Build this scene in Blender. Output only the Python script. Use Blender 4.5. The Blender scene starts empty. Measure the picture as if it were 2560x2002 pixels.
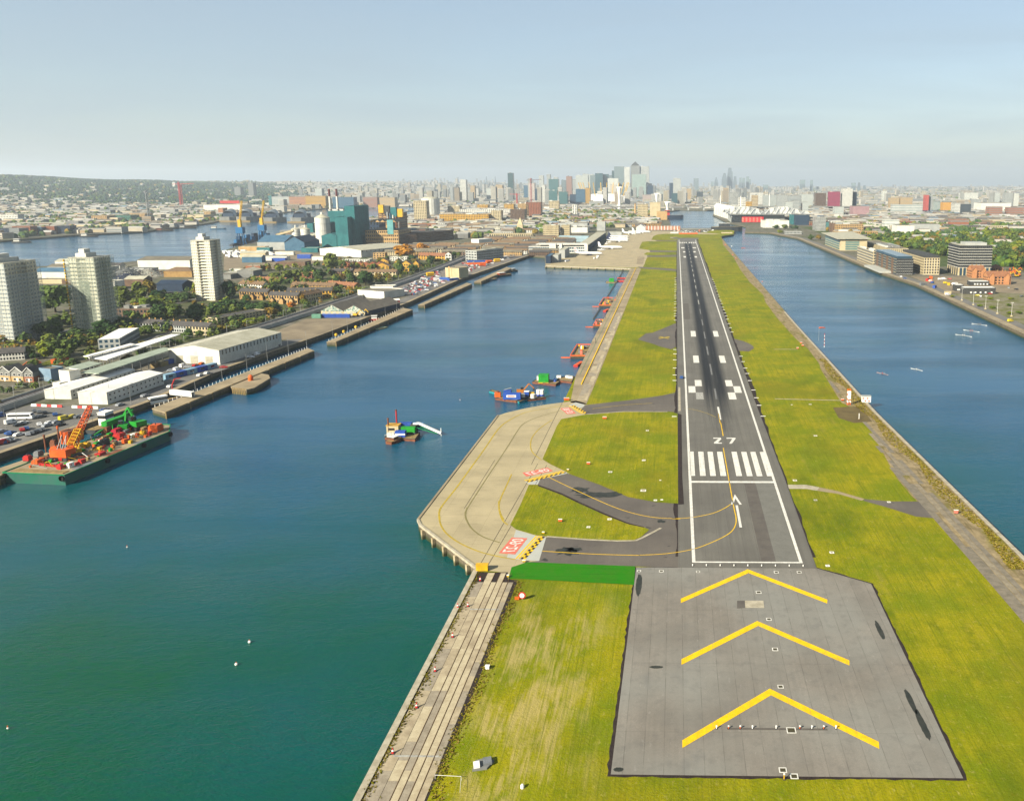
import bpy,bmesh,math,random
from mathutils import Vector,Matrix
from mathutils.geometry import delaunay_2d_cdt
random.seed(7)
PI=math.pi
R=math.radians
scene=bpy.context.scene
COL=scene.collection

# ------------------------------------------------------------------ camera
CAM_H,LENS_F,CX,CY,HORIZON,VPX=105.2,2165.0,1662.0,876.0,455.2,1691.0   # photo is a crop of a wider frame: lens shift
PITCH=math.atan((CY-HORIZON)/LENS_F)
YAW=R(0.7533)
cam_d=bpy.data.cameras.new('camera')
cam=bpy.data.objects.new('camera',cam_d)
COL.objects.link(cam)
cam.location=(0,0,CAM_H)
cam.rotation_euler=(PI/2-PITCH,0,YAW)
cam_d.sensor_fit= 'HORIZONTAL'
cam_d.sensor_width=36.0
cam_d.lens=LENS_F/2560*36.0
cam_d.shift_x=(1280-CX)/2560
cam_d.shift_y=-(1001-CY)/2560
cam_d.clip_start=1.0
cam_d.clip_end=90000.0
scene.camera=cam

# ------------------------------------------------------------------ sky, sun, exposure
SUN_EL=R(30)
SUN_DIR=Vector((-math.cos(R(48))*math.cos(SUN_EL),-math.sin(R(48))*math.cos(SUN_EL),math.sin(SUN_EL)))   # towards the sun
world=bpy.data.worlds.new('World')
scene.world=world
world.use_nodes=True
nt=world.node_tree
nt.nodes.clear()
def nn(t,kind,**kw):
 n=t.nodes.new(kind)
 for k,v in kw.items():
  setattr(n,k,v)
 return n
w_out=nn(nt,'ShaderNodeOutputWorld')
w_bg=nn(nt,'ShaderNodeBackground')
w_sky=nn(nt,'ShaderNodeTexSky',sky_type='NISHITA',sun_disc=False)
w_sky.sun_elevation=SUN_EL
w_sky.sun_rotation=math.atan2(SUN_DIR.x,SUN_DIR.y)
w_sky.altitude=100
w_sky.air_density=1.0
w_sky.dust_density=1.0
w_sky.ozone_density=1.2
w_bg.inputs['Strength'].default_value=0.053
# thin high cirrus: noise laid on a plane far overhead (direction / height), evenly over the whole sky
w_tc=nn(nt,'ShaderNodeTexCoord')
w_sep=nn(nt,'ShaderNodeSeparateXYZ')
nt.links.new(w_tc.outputs['Generated'],w_sep.inputs[0])
def wmath(op,a,b=None,clamp=False):
 n=nn(nt,'ShaderNodeMath',operation=op,use_clamp=clamp)
 for i,x in enumerate((a,b)):
  if x is None:
   continue
  if isinstance(x,(int,float)):
   n.inputs[i].default_value=x
  else:
   nt.links.new(x,n.inputs[i])
 return n.outputs[0]
zc=wmath('ADD',wmath('MAXIMUM',w_sep.outputs['Z'],0.0),0.10)
w_comb=nn(nt,'ShaderNodeCombineXYZ')
nt.links.new(wmath('DIVIDE',w_sep.outputs['X'],zc),w_comb.inputs[0])
nt.links.new(wmath('MULTIPLY',wmath('DIVIDE',w_sep.outputs['Y'],zc),1.6),w_comb.inputs[1])
w_noise=nn(nt,'ShaderNodeTexNoise')
w_noise.inputs['Scale'].default_value=0.45
w_noise.inputs['Detail'].default_value=5.0
w_noise.inputs['Roughness'].default_value=0.55
w_noise.inputs['Distortion'].default_value=0.6
nt.links.new(w_comb.outputs[0],w_noise.inputs['Vector'])
w_map=nn(nt,'ShaderNodeMapRange')
w_map.inputs['From Min'].default_value=0.30
w_map.inputs['From Max'].default_value=0.78
w_map.inputs['To Min'].default_value=0.40
w_map.inputs['To Max'].default_value=0.78
nt.links.new(w_noise.outputs['Fac'],w_map.inputs['Value'])
w_mix=nn(nt,'ShaderNodeMix',data_type='RGBA')
nt.links.new(w_map.outputs[0],w_mix.inputs['Factor'])
nt.links.new(w_sky.outputs[0],w_mix.inputs[6])
w_mix.inputs[7].default_value=(3.05,3.75,4.3,1)
nt.links.new(w_mix.outputs[2],w_bg.inputs['Color'])
nt.links.new(w_bg.outputs[0],w_out.inputs['Surface'])

sun_d=bpy.data.lights.new('sun','SUN')
sun_d.energy=5.0
sun_d.angle=R(0.53)
sun_d.color=(1.0,0.92,0.76)
sun_o=bpy.data.objects.new('sun',sun_d)
COL.objects.link(sun_o)
sun_o.location=(-200,-200,400)
sun_o.rotation_euler=(-SUN_DIR).to_track_quat('-Z','Y').to_euler()

scene.view_settings.view_transform= 'Standard'
scene.view_settings.look= 'None'
scene.view_settings.gamma=1.0
scene.view_settings.use_curve_mapping=False
scene.view_settings.exposure=1.5
scene.cycles.max_bounces=5
scene.cycles.diffuse_bounces=2
scene.cycles.glossy_bounces=3
scene.cycles.transmission_bounces=2
scene.cycles.transparent_max_bounces=4
scene.cycles.volume_bounces=0
scene.cycles.caustics_reflective=False
scene.cycles.caustics_refractive=False
scene.cycles.use_denoising=True
scene.cycles.sample_clamp_indirect=4.0

# ------------------------------------------------------------------ survey: a photo point -> the ground point it shows
_a=YAW
FW=Vector((-math.sin(_a)*math.cos(PITCH),math.cos(_a)*math.cos(PITCH),-math.sin(PITCH)))
RT=Vector((math.cos(_a),math.sin(_a),0))
UP=RT.cross(FW)
def P(u,v,z=0.0):
 d=FW+RT*((u-CX)/LENS_F)-UP*((v-CY)/LENS_F)
 t=(z-CAM_H)/d.z
 return Vector((d.x*t,d.y*t))
def proj(x,y,z=0.0):
 d=Vector((x,y,z-CAM_H))
 w=d.dot(FW)
 return CX+LENS_F*d.dot(RT)/w,CY-LENS_F*d.dot(UP)/w
def at_depth(u,y):                       # ground x of photo column u at runway distance y
 lo,hi=-40000.0,40000.0
 for _ in range(50):
  m=(lo+hi)/2
  if proj(m,y,0)[0]<u: lo=m
  else: hi=m
 return lo
def hgt(x,y,vt):                        # real height whose top shows at photo row vt
 lo,hi=-60.0,900.0
 for _ in range(44):
  m=(lo+hi)/2
  if proj(x,y,m)[1]>vt: lo=m
  else: hi=m
 return lo
KEY={'S': (0,0,1),'F': (0,0,.853125),'a': (0,620,5.0225),'b': (0,900,4.8533),'c': (300,700,4.368),'d': (560,600,4.368),
  'e': (900,520,4.9636),'f': (0,400,3.4125),'g': (560,400,3.4125),'h': (1120,380,3.4125),'i': (1700,380,4.368),
  'j': (2060,440,4.27),'k': (900,900,3.64),'l': (1000,1150,3.12),'m': (1350,650,4.27),'n': (1650,600,3.795),
  'o': (1600,1000,3.796),'p': (2000,800,3.105),'q': (860,1400,2.837),'r': (1500,1380,2.0604),'s': (1500,380,5.46),'t': (1340,560,6.0667)}
def Q(k,x,y,z=0.0):
 a,b,s=KEY[k]
 return P(a+x/s,b+y/s,z)
def QV(k,y):
 a,b,s=KEY[k]
 return b+y/s

# ------------------------------------------------------------------ materials
MATS={}
def lin(c):
 return ((c/255+0.055)/1.055) ** 2.4 if c>10 else c/255/12.92
def sr(r,g,b,k=0.5):                   # colour as it looks in full sun -> base colour
 return (lin(r)*k,lin(g)*k,lin(b)*k)
class NT:                                 # small node helper
 def __init__(s,name):
  s.m=bpy.data.materials.new(name)
  s.m.use_nodes=True
  s.t=s.m.node_tree
  s.b=s.t.nodes['Principled BSDF']
  s.pos=s.t.nodes.new('ShaderNodeNewGeometry').outputs['Position']
  MATS[name]=s.m
 def n(s,kind,**kw):
  return nn(s.t,kind,**kw)
 def link(s,a,b):
  s.t.links.new(a,b)
 def vec(s,sx=1,sy=1,sz=1,src=None,rz=0):
  mp=s.n('ShaderNodeMapping')
  mp.inputs['Scale'].default_value=(sx,sy,sz)
  mp.inputs['Rotation'].default_value=(0,0,rz)
  s.link(src or s.pos,mp.inputs['Vector'])
  return mp.outputs[0]
 def noise(s,scale,detail=3,rough=.55,vec=None,dist=0):
  t=s.n('ShaderNodeTexNoise')
  t.inputs['Scale'].default_value=scale
  t.inputs['Detail'].default_value=detail
  t.inputs['Roughness'].default_value=rough
  t.inputs['Distortion'].default_value=dist
  s.link(vec or s.pos,t.inputs['Vector'])
  return t.outputs['Fac']
 def ramp(s,fac,a,b,lo=0.0,hi=1.0):
  m=s.n('ShaderNodeMapRange')
  m.inputs['From Min'].default_value=a
  m.inputs['From Max'].default_value=b
  m.inputs['To Min'].default_value=lo
  m.inputs['To Max'].default_value=hi
  s.link(fac,m.inputs['Value'])
  return m.outputs[0]
 def math(s,op,a,b=0.0):
  m=s.n('ShaderNodeMath',operation=op)
  for i,x in enumerate((a,b)):
   if isinstance(x,(int,float)): m.inputs[i].default_value=x
   else: s.link(x,m.inputs[i])
  return m.outputs[0]
 def mix(s,fac,a,b,blend='MIX'):
  m=s.n('ShaderNodeMix',data_type='RGBA',blend_type=blend)
  if isinstance(fac,(int,float)): m.inputs['Factor'].default_value=fac
  else: s.link(fac,m.inputs['Factor'])
  for i,x in ((6,a),(7,b)):
   if isinstance(x,tuple): m.inputs[i].default_value=(x[0],x[1],x[2],1)
   else: s.link(x,m.inputs[i])
  return m.outputs[2]
 def bump(s,h,strength=.3,dist=.1):
  b=s.n('ShaderNodeBump')
  b.inputs['Strength'].default_value=strength
  b.inputs['Distance'].default_value=dist
  s.link(h,b.inputs['Height'])
  s.link(b.outputs[0],s.b.inputs['Normal'])
 def sep(s):
  x=s.n('ShaderNodeSeparateXYZ')
  s.link(s.pos,x.inputs[0])
  return x.outputs
 def done(s,col,rough=.85,spec=.2,metal=0.0):
  if isinstance(col,tuple): s.b.inputs['Base Color'].default_value=(col[0],col[1],col[2],1)
  else: s.link(col,s.b.inputs['Base Color'])
  if isinstance(rough,(int,float)): s.b.inputs['Roughness'].default_value=rough
  else: s.link(rough,s.b.inputs['Roughness'])
  s.b.inputs['Specular IOR Level'].default_value=spec
  s.b.inputs['Metallic'].default_value=metal
  return s.m
def mt(name,c,c2=None,sc=.35,rough=.8,spec=.2,metal=0.0):
 """painted / stained surface: two tones by noise plus fine dirt"""
 if name in MATS:
  return MATS[name]
 n=NT(name)
 if c2 is None:
  c2=tuple(x*.78 for x in c)
 col=n.mix(n.ramp(n.noise(sc,4,.6),.38,.68),c,c2)
 col=n.mix(n.ramp(n.noise(sc*7,2),.45,.8,0,.35),col,tuple(x*.6 for x in c2))
 return n.done(col,rough,spec,metal)

# ------------------------------------------------------------------ mesh building
class MB:
 def __init__(s):
  s.v,s.f,s.m=[],[],[]
 def add(s,vs,fs,m=0):
  o=len(s.v)
  s.v.extend(vs)
  for f in fs:
   s.f.append(tuple(i+o for i in f))
   s.m.append(m)
  return s
 def box(s,x0,x1,y0,y1,z0,z1,m=0,mtop=None):
  vs=[(x0,y0,z0),(x1,y0,z0),(x1,y1,z0),(x0,y1,z0),(x0,y0,z1),(x1,y0,z1),(x1,y1,z1),(x0,y1,z1)]
  s.add(vs,[(0,3,2,1),(0,1,5,4),(1,2,6,5),(2,3,7,6),(3,0,4,7)],m)
  s.f.append(tuple(len(s.v)-8+i for i in (4,5,6,7)))
  s.m.append(m if mtop is None else mtop)
  return s
 def cbox(s,x,y,z,sx,sy,sz,m=0,mtop=None):
  return s.box(x-sx/2,x+sx/2,y-sy/2,y+sy/2,z,z+sz,m,mtop)
 def quad(s,a,b,c,d,m=0):
  return s.add([a,b,c,d],[(0,1,2,3)],m)
 def prism(s,poly,z0,z1,m=0,mtop=None,scale_top=1.0,bottom=False):
  n=len(poly)
  cx=sum(p[0] for p in poly)/n
  cy=sum(p[1] for p in poly)/n
  top=[(cx+(p[0]-cx)*scale_top,cy+(p[1]-cy)*scale_top,z1) for p in poly]
  s.add([(p[0],p[1],z0) for p in poly]+top,[(i,(i+1) % n,n+(i+1) % n,n+i) for i in range(n)],m)
  s.add(top,[tuple(range(n))],m if mtop is None else mtop)
  if bottom:
   s.add([(p[0],p[1],z0) for p in poly],[tuple(range(n-1,-1,-1))],m)
  return s
 def gable(s,x0,x1,y0,y1,ze,zr,m=0,mw=1,axis='y',over=.35,th=.25):
  """roof slabs with ridge along axis, gable triangles in mw"""
  def T(x,y,z):
   return (x,y,z) if axis== 'y' else (y,x,z)
  if axis== 'x':
   x0,x1,y0,y1=y0,y1,x0,x1
  xm=(x0+x1)/2
  k=(zr-ze)/max(xm-x0,.01)
  flip=axis== 'x'
  for (xa,xb,sg) in ((x0,xm,-1),(x1,xm,1)):
   xe=xa+sg*over
   zl=ze-over*k
   a,b,c,d=T(xe,y0-over,zl),T(xm,y0-over,zr),T(xm,y1+over,zr),T(xe,y1+over,zl)
   up=[(p[0],p[1],p[2]+th) for p in (a,b,c,d)]
   fs=[(0,1,2,3),(4,7,6,5),(0,4,5,1),(3,2,6,7),(0,3,7,4)]
   s.add([a,b,c,d]+up,fs,m)
  for yy in (y0,y1):
   s.add([T(x0,yy,ze),T(x1,yy,ze),T(xm,yy,zr)],[(0,1,2)],mw)
  return s
 def hip(s,x0,x1,y0,y1,ze,zr,m=0,over=.3):
  x0 -= over; x1+=over; y0 -= over; y1+=over
  w=min(x1-x0,y1-y0)/2
  if x1-x0>y1-y0:
   r0,r1=(x0+w,(y0+y1)/2,zr),(x1-w,(y0+y1)/2,zr)
  else:
   r0,r1=((x0+x1)/2,y0+w,zr),((x0+x1)/2,y1-w,zr)
  v=[(x0,y0,ze),(x1,y0,ze),(x1,y1,ze),(x0,y1,ze),r0,r1]
  if x1-x0>y1-y0:
   f=[(0,1,5,4),(1,2,5),(2,3,4,5),(3,0,4)]
  else:
   f=[(0,1,4),(1,2,5,4),(2,3,5),(3,0,4,5)]
  return s.add(v,f+[(3,2,1,0)],m)
 def cyl(s,x,y,z0,z1,r,n=12,m=0,r2=None,cap=True,mtop=None):
  r2=r if r2 is None else r2
  a=[2*PI*i/n for i in range(n)]
  s.add([(x+r*math.cos(t),y+r*math.sin(t),z0) for t in a]+[(x+r2*math.cos(t),y+r2*math.sin(t),z1) for t in a],
    [(i,(i+1) % n,n+(i+1) % n,n+i) for i in range(n)],m)
  if cap:
   s.add([(x+r2*math.cos(t),y+r2*math.sin(t),z1) for t in a],[tuple(range(n))],m if mtop is None else mtop)
  return s
 def bar(s,p,q,r,n=4,m=0,r2=None):
  p,q=Vector(p),Vector(q)
  d=(q-p)
  if d.length<1e-6:
   return s
  d.normalize()
  u=d.cross(Vector((0,0,1)))
  if u.length<1e-3:
   u=Vector((1,0,0))
  u.normalize()
  w=d.cross(u)
  r2=r if r2 is None else r2
  a=[2*PI*(i+.5)/n for i in range(n)]
  vs=[tuple(p+u*(r*math.cos(t))+w*(r*math.sin(t))) for t in a]+[tuple(q+u*(r2*math.cos(t))+w*(r2*math.sin(t))) for t in a]
  return s.add(vs,[(i,(i+1) % n,n+(i+1) % n,n+i) for i in range(n)]+[tuple(range(n-1,-1,-1)),tuple(range(n,2*n))],m)
 def lattice(s,p,q,w,segs,r=.12,m=0,w2=None):
  """square lattice mast or jib"""
  p,q=Vector(p),Vector(q)
  w2=w if w2 is None else w2
  d=(q-p).normalized()
  u=d.cross(Vector((0,0,1)))
  if u.length<1e-3:
   u=Vector((1,0,0))
  u.normalize()
  t=d.cross(u)
  def ring(i):
   c=p.lerp(q,i/segs)
   h=(w+(w2-w)*i/segs)/2
   return [c+u*(h*a)+t*(h*b) for a,b in ((-1,-1),(1,-1),(1,1),(-1,1))]
  prev=ring(0)
  for i in range(1,segs+1):
   cur=ring(i)
   for k in range(4):
    s.bar(prev[k],cur[k],r,3,m)
    s.bar(prev[k],cur[(k+1) % 4],r*.7,3,m)
    s.bar(cur[k],cur[(k+1) % 4],r*.7,3,m)
   prev=cur
  return s
 def ball(s,x,y,z,r,m=0,n=8,h=5,sx=1,sy=1,sz=1):
  vs=[(x,y,z-r*sz)]
  for j in range(1,h):
   t=PI*j/h
   for i in range(n):
    a=2*PI*i/n
    vs.append((x+sx*r*math.sin(t)*math.cos(a),y+sy*r*math.sin(t)*math.sin(a),z-sz*r*math.cos(t)))
  vs.append((x,y,z+r*sz))
  fs=[(0,1+(i+1) % n,1+i) for i in range(n)]
  for j in range(h-2):
   for i in range(n):
    a,b=1+j*n+i,1+j*n+(i+1) % n
    fs.append((a,b,b+n,a+n))
  L=len(vs)-1
  o=1+(h-2)*n
  fs+=[(o+i,o+(i+1) % n,L) for i in range(n)]
  return s.add(vs,fs,m)
 def mesh(s,name,mats):
  me=bpy.data.meshes.new(name)
  me.from_pydata([tuple(v) for v in s.v],[],s.f)
  for m in (mats if isinstance(mats,(list,tuple)) else [mats]):
   me.materials.append(m)
  if any(s.m):
   me.polygons.foreach_set('material_index',s.m)
  me.update()
  return me
 def build(s,name,mats,parent=None,loc=(0,0,0),rz=0.0):
  o=bpy.data.objects.new(name,s.mesh(name,mats))
  COL.objects.link(o)
  o.location=loc
  o.rotation_euler=(0,0,rz)
  if parent:
   o.parent=parent
  return o
def tag(o,label=None,cat=None,group=None,kind=None):
 if label: o['label']=label
 if cat: o['category']=cat
 if group: o['group']=group
 if kind: o['kind']=kind
 return o
def thing(name,label,cat,loc=(0,0,0),rz=0.0,group=None):
 o=bpy.data.objects.new(name,None)
 COL.objects.link(o)
 o.empty_display_size=.5
 loc=tuple(loc)
 o.location=loc if len(loc)==3 else (loc[0],loc[1],0)
 o.rotation_euler=(0,0,rz)
 return tag(o,label,cat,group)
def put(name,me,parent=None,loc=(0,0,0),rz=0.0,sc=None):
 o=bpy.data.objects.new(name,me)
 COL.objects.link(o)
 o.location=loc
 o.rotation_euler=(0,0,rz)
 if sc: o.scale=(sc,sc,sc) if isinstance(sc,(int,float)) else sc
 if parent: o.parent=parent
 return o
def sheet(name,pts,z,mat,kind=None,parent=None):
 """flat polygon at height z, world coordinates"""
 bm=bmesh.new()
 vs=[bm.verts.new((p[0],p[1],z)) for p in pts]
 f=bm.faces.new(vs)
 f.normal_update()
 if f.normal.z<0: f.normal_flip()
 bmesh.ops.triangulate(bm,faces=bm.faces[:])
 me=bpy.data.meshes.new(name)
 bm.to_mesh(me)
 bm.free()
 me.materials.append(mat)
 o=bpy.data.objects.new(name,me)
 COL.objects.link(o)
 if parent: o.parent=parent
 if kind: o['kind']=kind
 return o
def strip(pts,w,z,mb=None,m=0):
 """painted line of width w along points"""
 mb=mb or MB()
 n=len(pts)
 L,Rr=[],[]
 for i,p in enumerate(pts):
  a,b=Vector(pts[max(i-1,0)][:2]),Vector(pts[min(i+1,n-1)][:2])
  d=(b-a).normalized()
  q=Vector((-d.y,d.x))*(w/2)
  L.append((p[0]+q.x,p[1]+q.y,z))
  Rr.append((p[0]-q.x,p[1]-q.y,z))
 mb.add(L+Rr,[(n+i,n+i+1,i+1,i) for i in range(n-1)],m)
 return mb
def smooth(pts,k=6):
 """Catmull-Rom through points"""
 out=[]
 for i in range(len(pts)-1):
  p0,p1,p2,p3=(Vector(pts[max(i-1,0)][:2]),Vector(pts[i][:2]),Vector(pts[i+1][:2]),Vector(pts[min(i+2,len(pts)-1)][:2]))
  for j in range(k):
   t=j/k
   out.append(0.5*((2*p1)+(p2-p0)*t+(2*p0-5*p1+4*p2-p3)*t*t+(3*p1-p0-3*p2+p3)*t ** 3))
 out.append(Vector(pts[-1][:2]))
 return out
# ================================================================== SETTING: terrain, water, airfield
def ground_mat():
 n=NT('urban_ground')
 a=n.mix(n.ramp(n.noise(.012,5,.6),.4,.62),sr(118,112,96),sr(80,92,50))
 b=n.mix(n.ramp(n.noise(.09,3,.6),.42,.7),a,sr(150,142,128))
 return n.done(n.mix(n.ramp(n.noise(.5,2),.4,.8,0,.5),b,sr(70,72,58)),.95,.1)
def hill_mat():
 n=NT('wooded_hill')
 a=n.mix(n.ramp(n.noise(.004,6,.65),.4,.6),sr(50,78,42),sr(104,112,74))
 return n.done(n.mix(n.ramp(n.noise(.02,3,.6),.5,.72),a,sr(36,58,34)),.95,.1)
def grass_mat(name,c1,c2,c3,dry=None,stripes=.5):
 n=NT(name)
 mow=n.noise(1.0,3,.6,n.vec(.55,.018,1))
 fine=n.noise(1.6,4,.7)
 col=n.mix(n.ramp(mow,.35,.68),c1,c2)
 col=n.mix(n.ramp(n.noise(.22,4,.7,n.vec(1,.6,1)),.5,.72,0,.75),col,tuple(x*.68 for x in c3))
 col=n.mix(n.ramp(n.noise(.045,5,.65),.4,.62,0,.85),col,c3)
 col=n.mix(n.ramp(fine,.35,.75,0,.5),col,tuple(x*.55 for x in c1))
 col=n.mix(n.ramp(n.noise(1.1,3,.7,n.vec(.9,.5,1)),.58,.76,0,.6),col,sr(196,182,104))
 col=n.mix(n.ramp(n.noise(.03,5,.7,n.vec(1,.4,1)),.52,.66,0,.7),col,tuple(x*.62 for x in c3))
 col=n.mix(n.ramp(n.noise(.05,5,.75,n.vec(1.3,.3,1)),.6,.72,0,.55),col,sr(168,152,70))
 if dry:
  x0,x1,y0,y1=dry
  s=n.sep()
  inx=n.math('MULTIPLY',n.ramp(s[0],x0,x0+8),n.ramp(s[0],x1,x1-12))
  iny=n.math('MULTIPLY',n.ramp(s[1],y0,y0+5),n.ramp(s[1],y1,y1-22))
  pat=n.math('ADD',n.noise(.09,4,.65,n.vec(1,.45,1)),n.math('MULTIPLY',n.noise(1,3,.7,n.vec(1.1,.06,1)),.55))
  f=n.math('MULTIPLY',n.ramp(pat,.74,.9),n.math('MULTIPLY',inx,iny))
  col=n.mix(n.math('MULTIPLY',f,.75),col,sr(196,176,112))
 line=n.noise(1.0,2,.6,n.vec(2.4,.03,1))
 col=n.mix(n.ramp(line,.52,.66,0,.42),col,tuple(x*.62 for x in c3))
 col=n.mix(n.ramp(n.noise(.7,4,.7),.58,.74,0,.55),col,sr(122,112,24))
 col=n.mix(n.ramp(n.noise(.013,4,.6),.5,.68,0,.55),col,sr(134,122,22))
 n.bump(fine,.8,.25)
 return n.done(col,.95,.08)
def tarmac_mat(name,base,dark,warm=None,lanes=0.0,x_off=0.0,streak=.4):
 n=NT(name)
 s=n.sep()
 col=n.mix(n.ramp(n.noise(.05,5,.6),.38,.66),base,dark)
 col=n.mix(n.ramp(n.noise(1.0,3,.6,n.vec(.7,.02,1)),.42,.72,0,streak),col,tuple(x*.7 for x in dark))
 col=n.mix(n.ramp(n.noise(3.2,3,.7),.4,.75,0,.45),col,tuple(x*.72 for x in dark))
 if warm:
  col=n.mix(n.ramp(n.noise(.028,3,.5),.4,.6,0,.7),col,warm)
 if lanes:
  fx=n.math('FRACT',n.math('DIVIDE',n.math('ADD',s[0],1000*lanes-x_off),lanes))
  edge=n.math('ABSOLUTE',n.math('SUBTRACT',fx,.5))
  wob=n.ramp(n.noise(.25,2),.35,.65,.2,1)
  col=n.mix(n.math('MULTIPLY',n.ramp(edge,.470,.492,0,.62),wob),col,tuple(x*.42 for x in dark))
  fl=n.n('ShaderNodeTexWhiteNoise',noise_dimensions='1D')
  n.link(n.math('FLOOR',n.math('DIVIDE',n.math('ADD',s[0],1000*lanes-x_off),lanes)),fl.inputs['W'])
  col=n.mix(n.ramp(fl.outputs['Value'],0,1,0,.22),col,tuple(x*.6 for x in base))
  fy=n.math('FRACT',n.math('DIVIDE',n.math('ADD',s[1],1000),24.5))
  col=n.mix(n.ramp(n.math('ABSOLUTE',n.math('SUBTRACT',fy,.5)),.4965,.499,0,.3),col,tuple(x*.4 for x in dark))
 return n,col
def runway_mat():
 n,col=tarmac_mat('runway_asphalt',sr(132,128,118),sr(114,110,102),lanes=3.8,x_off=4.9,streak=.5)
 s=n.sep()
 # rubber laid down by touchdowns: two bands either side of the centre line
 c=n.math('ABSOLUTE',n.math('SUBTRACT',s[0],20.2))
 band=n.math('MULTIPLY',n.ramp(c,7.6,4.2),n.ramp(c,.2,1.6,.8,1))
 y=n.math('MULTIPLY',n.ramp(s[1],372,470),n.ramp(s[1],1560,900,0,1))
 thick=n.math('ADD',n.math('MULTIPLY',n.ramp(s[1],370,470),n.ramp(s[1],720,600)),1.0)
 thick=n.math('MINIMUM',n.math('MULTIPLY',thick,n.ramp(s[1],1590,1500)),1.0)
 tex=n.ramp(n.noise(1.0,4,.65,n.vec(1.4,.012,1)),.15,.45,.5,1)
 start=n.math('ADD',s[1],n.math('MULTIPLY',n.noise(1.0,2,.6,n.vec(1.1,.004,1)),110))
 f=n.math('MULTIPLY',n.math('MULTIPLY',band,thick),n.math('MULTIPLY',tex,n.ramp(start,425,490)))
 col=n.mix(n.math('MULTIPLY',f,.98),col,sr(26,28,31))
 f2=n.math('MULTIPLY',n.ramp(c,6.5,1.0),n.math('MULTIPLY',n.ramp(s[1],300,360),n.ramp(s[1],470,420)))
 col=n.mix(n.math('MULTIPLY',f2,n.ramp(n.noise(1,4,.6,n.vec(1.2,.05,1)),.4,.7,.1,.6)),col,sr(62,62,62))
 return n.done(col,.8,.25)
def pad_mat():
 n,col=tarmac_mat('overrun_asphalt',sr(160,152,140),sr(136,130,120),warm=sr(152,152,144),lanes=3.75,x_off=1.7,streak=.35)
 col=n.mix(n.ramp(n.noise(.35,5,.7),.5,.74,0,.4),col,sr(104,102,98))
 col=n.mix(n.ramp(n.noise(.9,4,.75,n.vec(1,.35,1)),.62,.74,0,.5),col,sr(176,172,164))
 col=n.mix(n.ramp(n.noise(.11,3,.6,n.vec(1,.5,1)),.6,.7,0,.35),col,sr(112,112,110))
 n.bump(n.noise(5,3,.7),.3,.05)
 return n.done(col,.85,.2)
def taxi_mat():
 n,col=tarmac_mat('taxiway_asphalt',sr(122,114,104),sr(104,97,90),streak=.2)
 blot=n.ramp(n.noise(.16,3,.6,n.vec(1,1.3,1)),.66,.72)
 streak=n.ramp(n.noise(.5,3,.6,n.vec(.18,1.6,1)),.66,.74,0,.7)
 col=n.mix(n.math('MULTIPLY',blot,.85),col,sr(52,50,50))
 return n.done(n.mix(streak,col,sr(66,62,60)),.82,.25)
def concrete_mat(name,c1,c2,slab=6.0,stain=.35,rz=0.0):
 n=NT(name)
 col=n.mix(n.ramp(n.noise(.07,5,.6),.35,.68),c1,c2)
 col=n.mix(n.ramp(n.noise(.55,3,.7,n.vec(.25,1.2,1)),.55,.78,0,stain),col,tuple(x*.5 for x in c2))
 col=n.mix(n.ramp(n.noise(4.0,3,.7),.45,.8,0,.3),col,tuple(x*.6 for x in c2))
 v=n.vec(1,1,1,rz=rz)
 br=n.n('ShaderNodeTexBrick')
 br.offset=0.0
 br.inputs['Scale'].default_value=1.0
 br.inputs['Brick Width'].default_value=slab
 br.inputs['Row Height'].default_value=slab
 br.inputs['Mortar Size'].default_value=.06
 br.inputs['Mortar Smooth'].default_value=.6
 br.inputs['Color1'].default_value=(1,1,1,1)
 br.inputs['Color2'].default_value=(.9,.9,.9,1)
 br.inputs['Mortar'].default_value=(.62,.6,.56,1)
 n.link(v,br.inputs['Vector'])
 col=n.mix(.8,col,br.outputs['Color'],'MULTIPLY')
 return n.done(col,.88,.2)
def water_mat():
 n=NT('dock_water')
 w1=n.noise(1.0,4,.65,n.vec(.3,.55,1,rz=.5))
 w2=n.noise(2.0,3,.65,n.vec(.7,1.0,1,rz=.2))
 calm=n.ramp(n.noise(.012,4,.6,n.vec(.35,1.5,1,rz=.1)),.38,.62,.2,1.0)
 h=n.math('MULTIPLY',n.math('ADD',w1,n.math('MULTIPLY',w2,.45)),calm)
 n.bump(h,.75,.45)
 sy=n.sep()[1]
 sky_shift=n.math('ADD',n.ramp(sy,90,430),n.ramp(n.noise(.008,4,.6),.3,.7,-.35,.35))     # near green to sky-reflection blue with distance, painted into the base colour
 col=n.mix(n.ramp(sky_shift,0,1),(.0014,.048,.017),(.0001,.046,.100))
 col=n.mix(n.ramp(n.noise(.6,3,.7,n.vec(.5,1.2,1)),.45,.75,0,.45),col,(.0001,.032,.040))
 n.b.inputs['IOR'].default_value=1.33
 n.b.inputs['Specular Tint'].default_value=(.04,.54,1.0,1)
 return n.done(col,n.ramp(n.noise(.02,3,.6,n.vec(.4,1.6,1)),.35,.65,.07,.2),.4)
def wall_mat(name,c1,c2,stone=True):
 n=NT(name)
 s=n.sep()
 col=n.mix(n.ramp(n.noise(.35,5,.65),.38,.66),c1,c2)
 col=n.mix(n.ramp(s[2],-1.7,-2.7,0,.85),col,sr(48,66,30))            # weed on the tidal band
 col=n.mix(n.ramp(n.noise(1.5,3),.5,.75,0,.5),col,tuple(x*.45 for x in c2))
 return n.done(col,.9,.15)
M_GROUND,M_HILL=ground_mat(),hill_mat()
M_GRASS=grass_mat('airfield_grass',sr(156,152,6),sr(180,170,22),sr(118,138,6),dry=(-45,-12,118,214))
M_WILD=grass_mat('rough_grass',sr(120,128,40),sr(146,138,70),sr(92,110,30))
tn=NT('artificial_turf')
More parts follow.
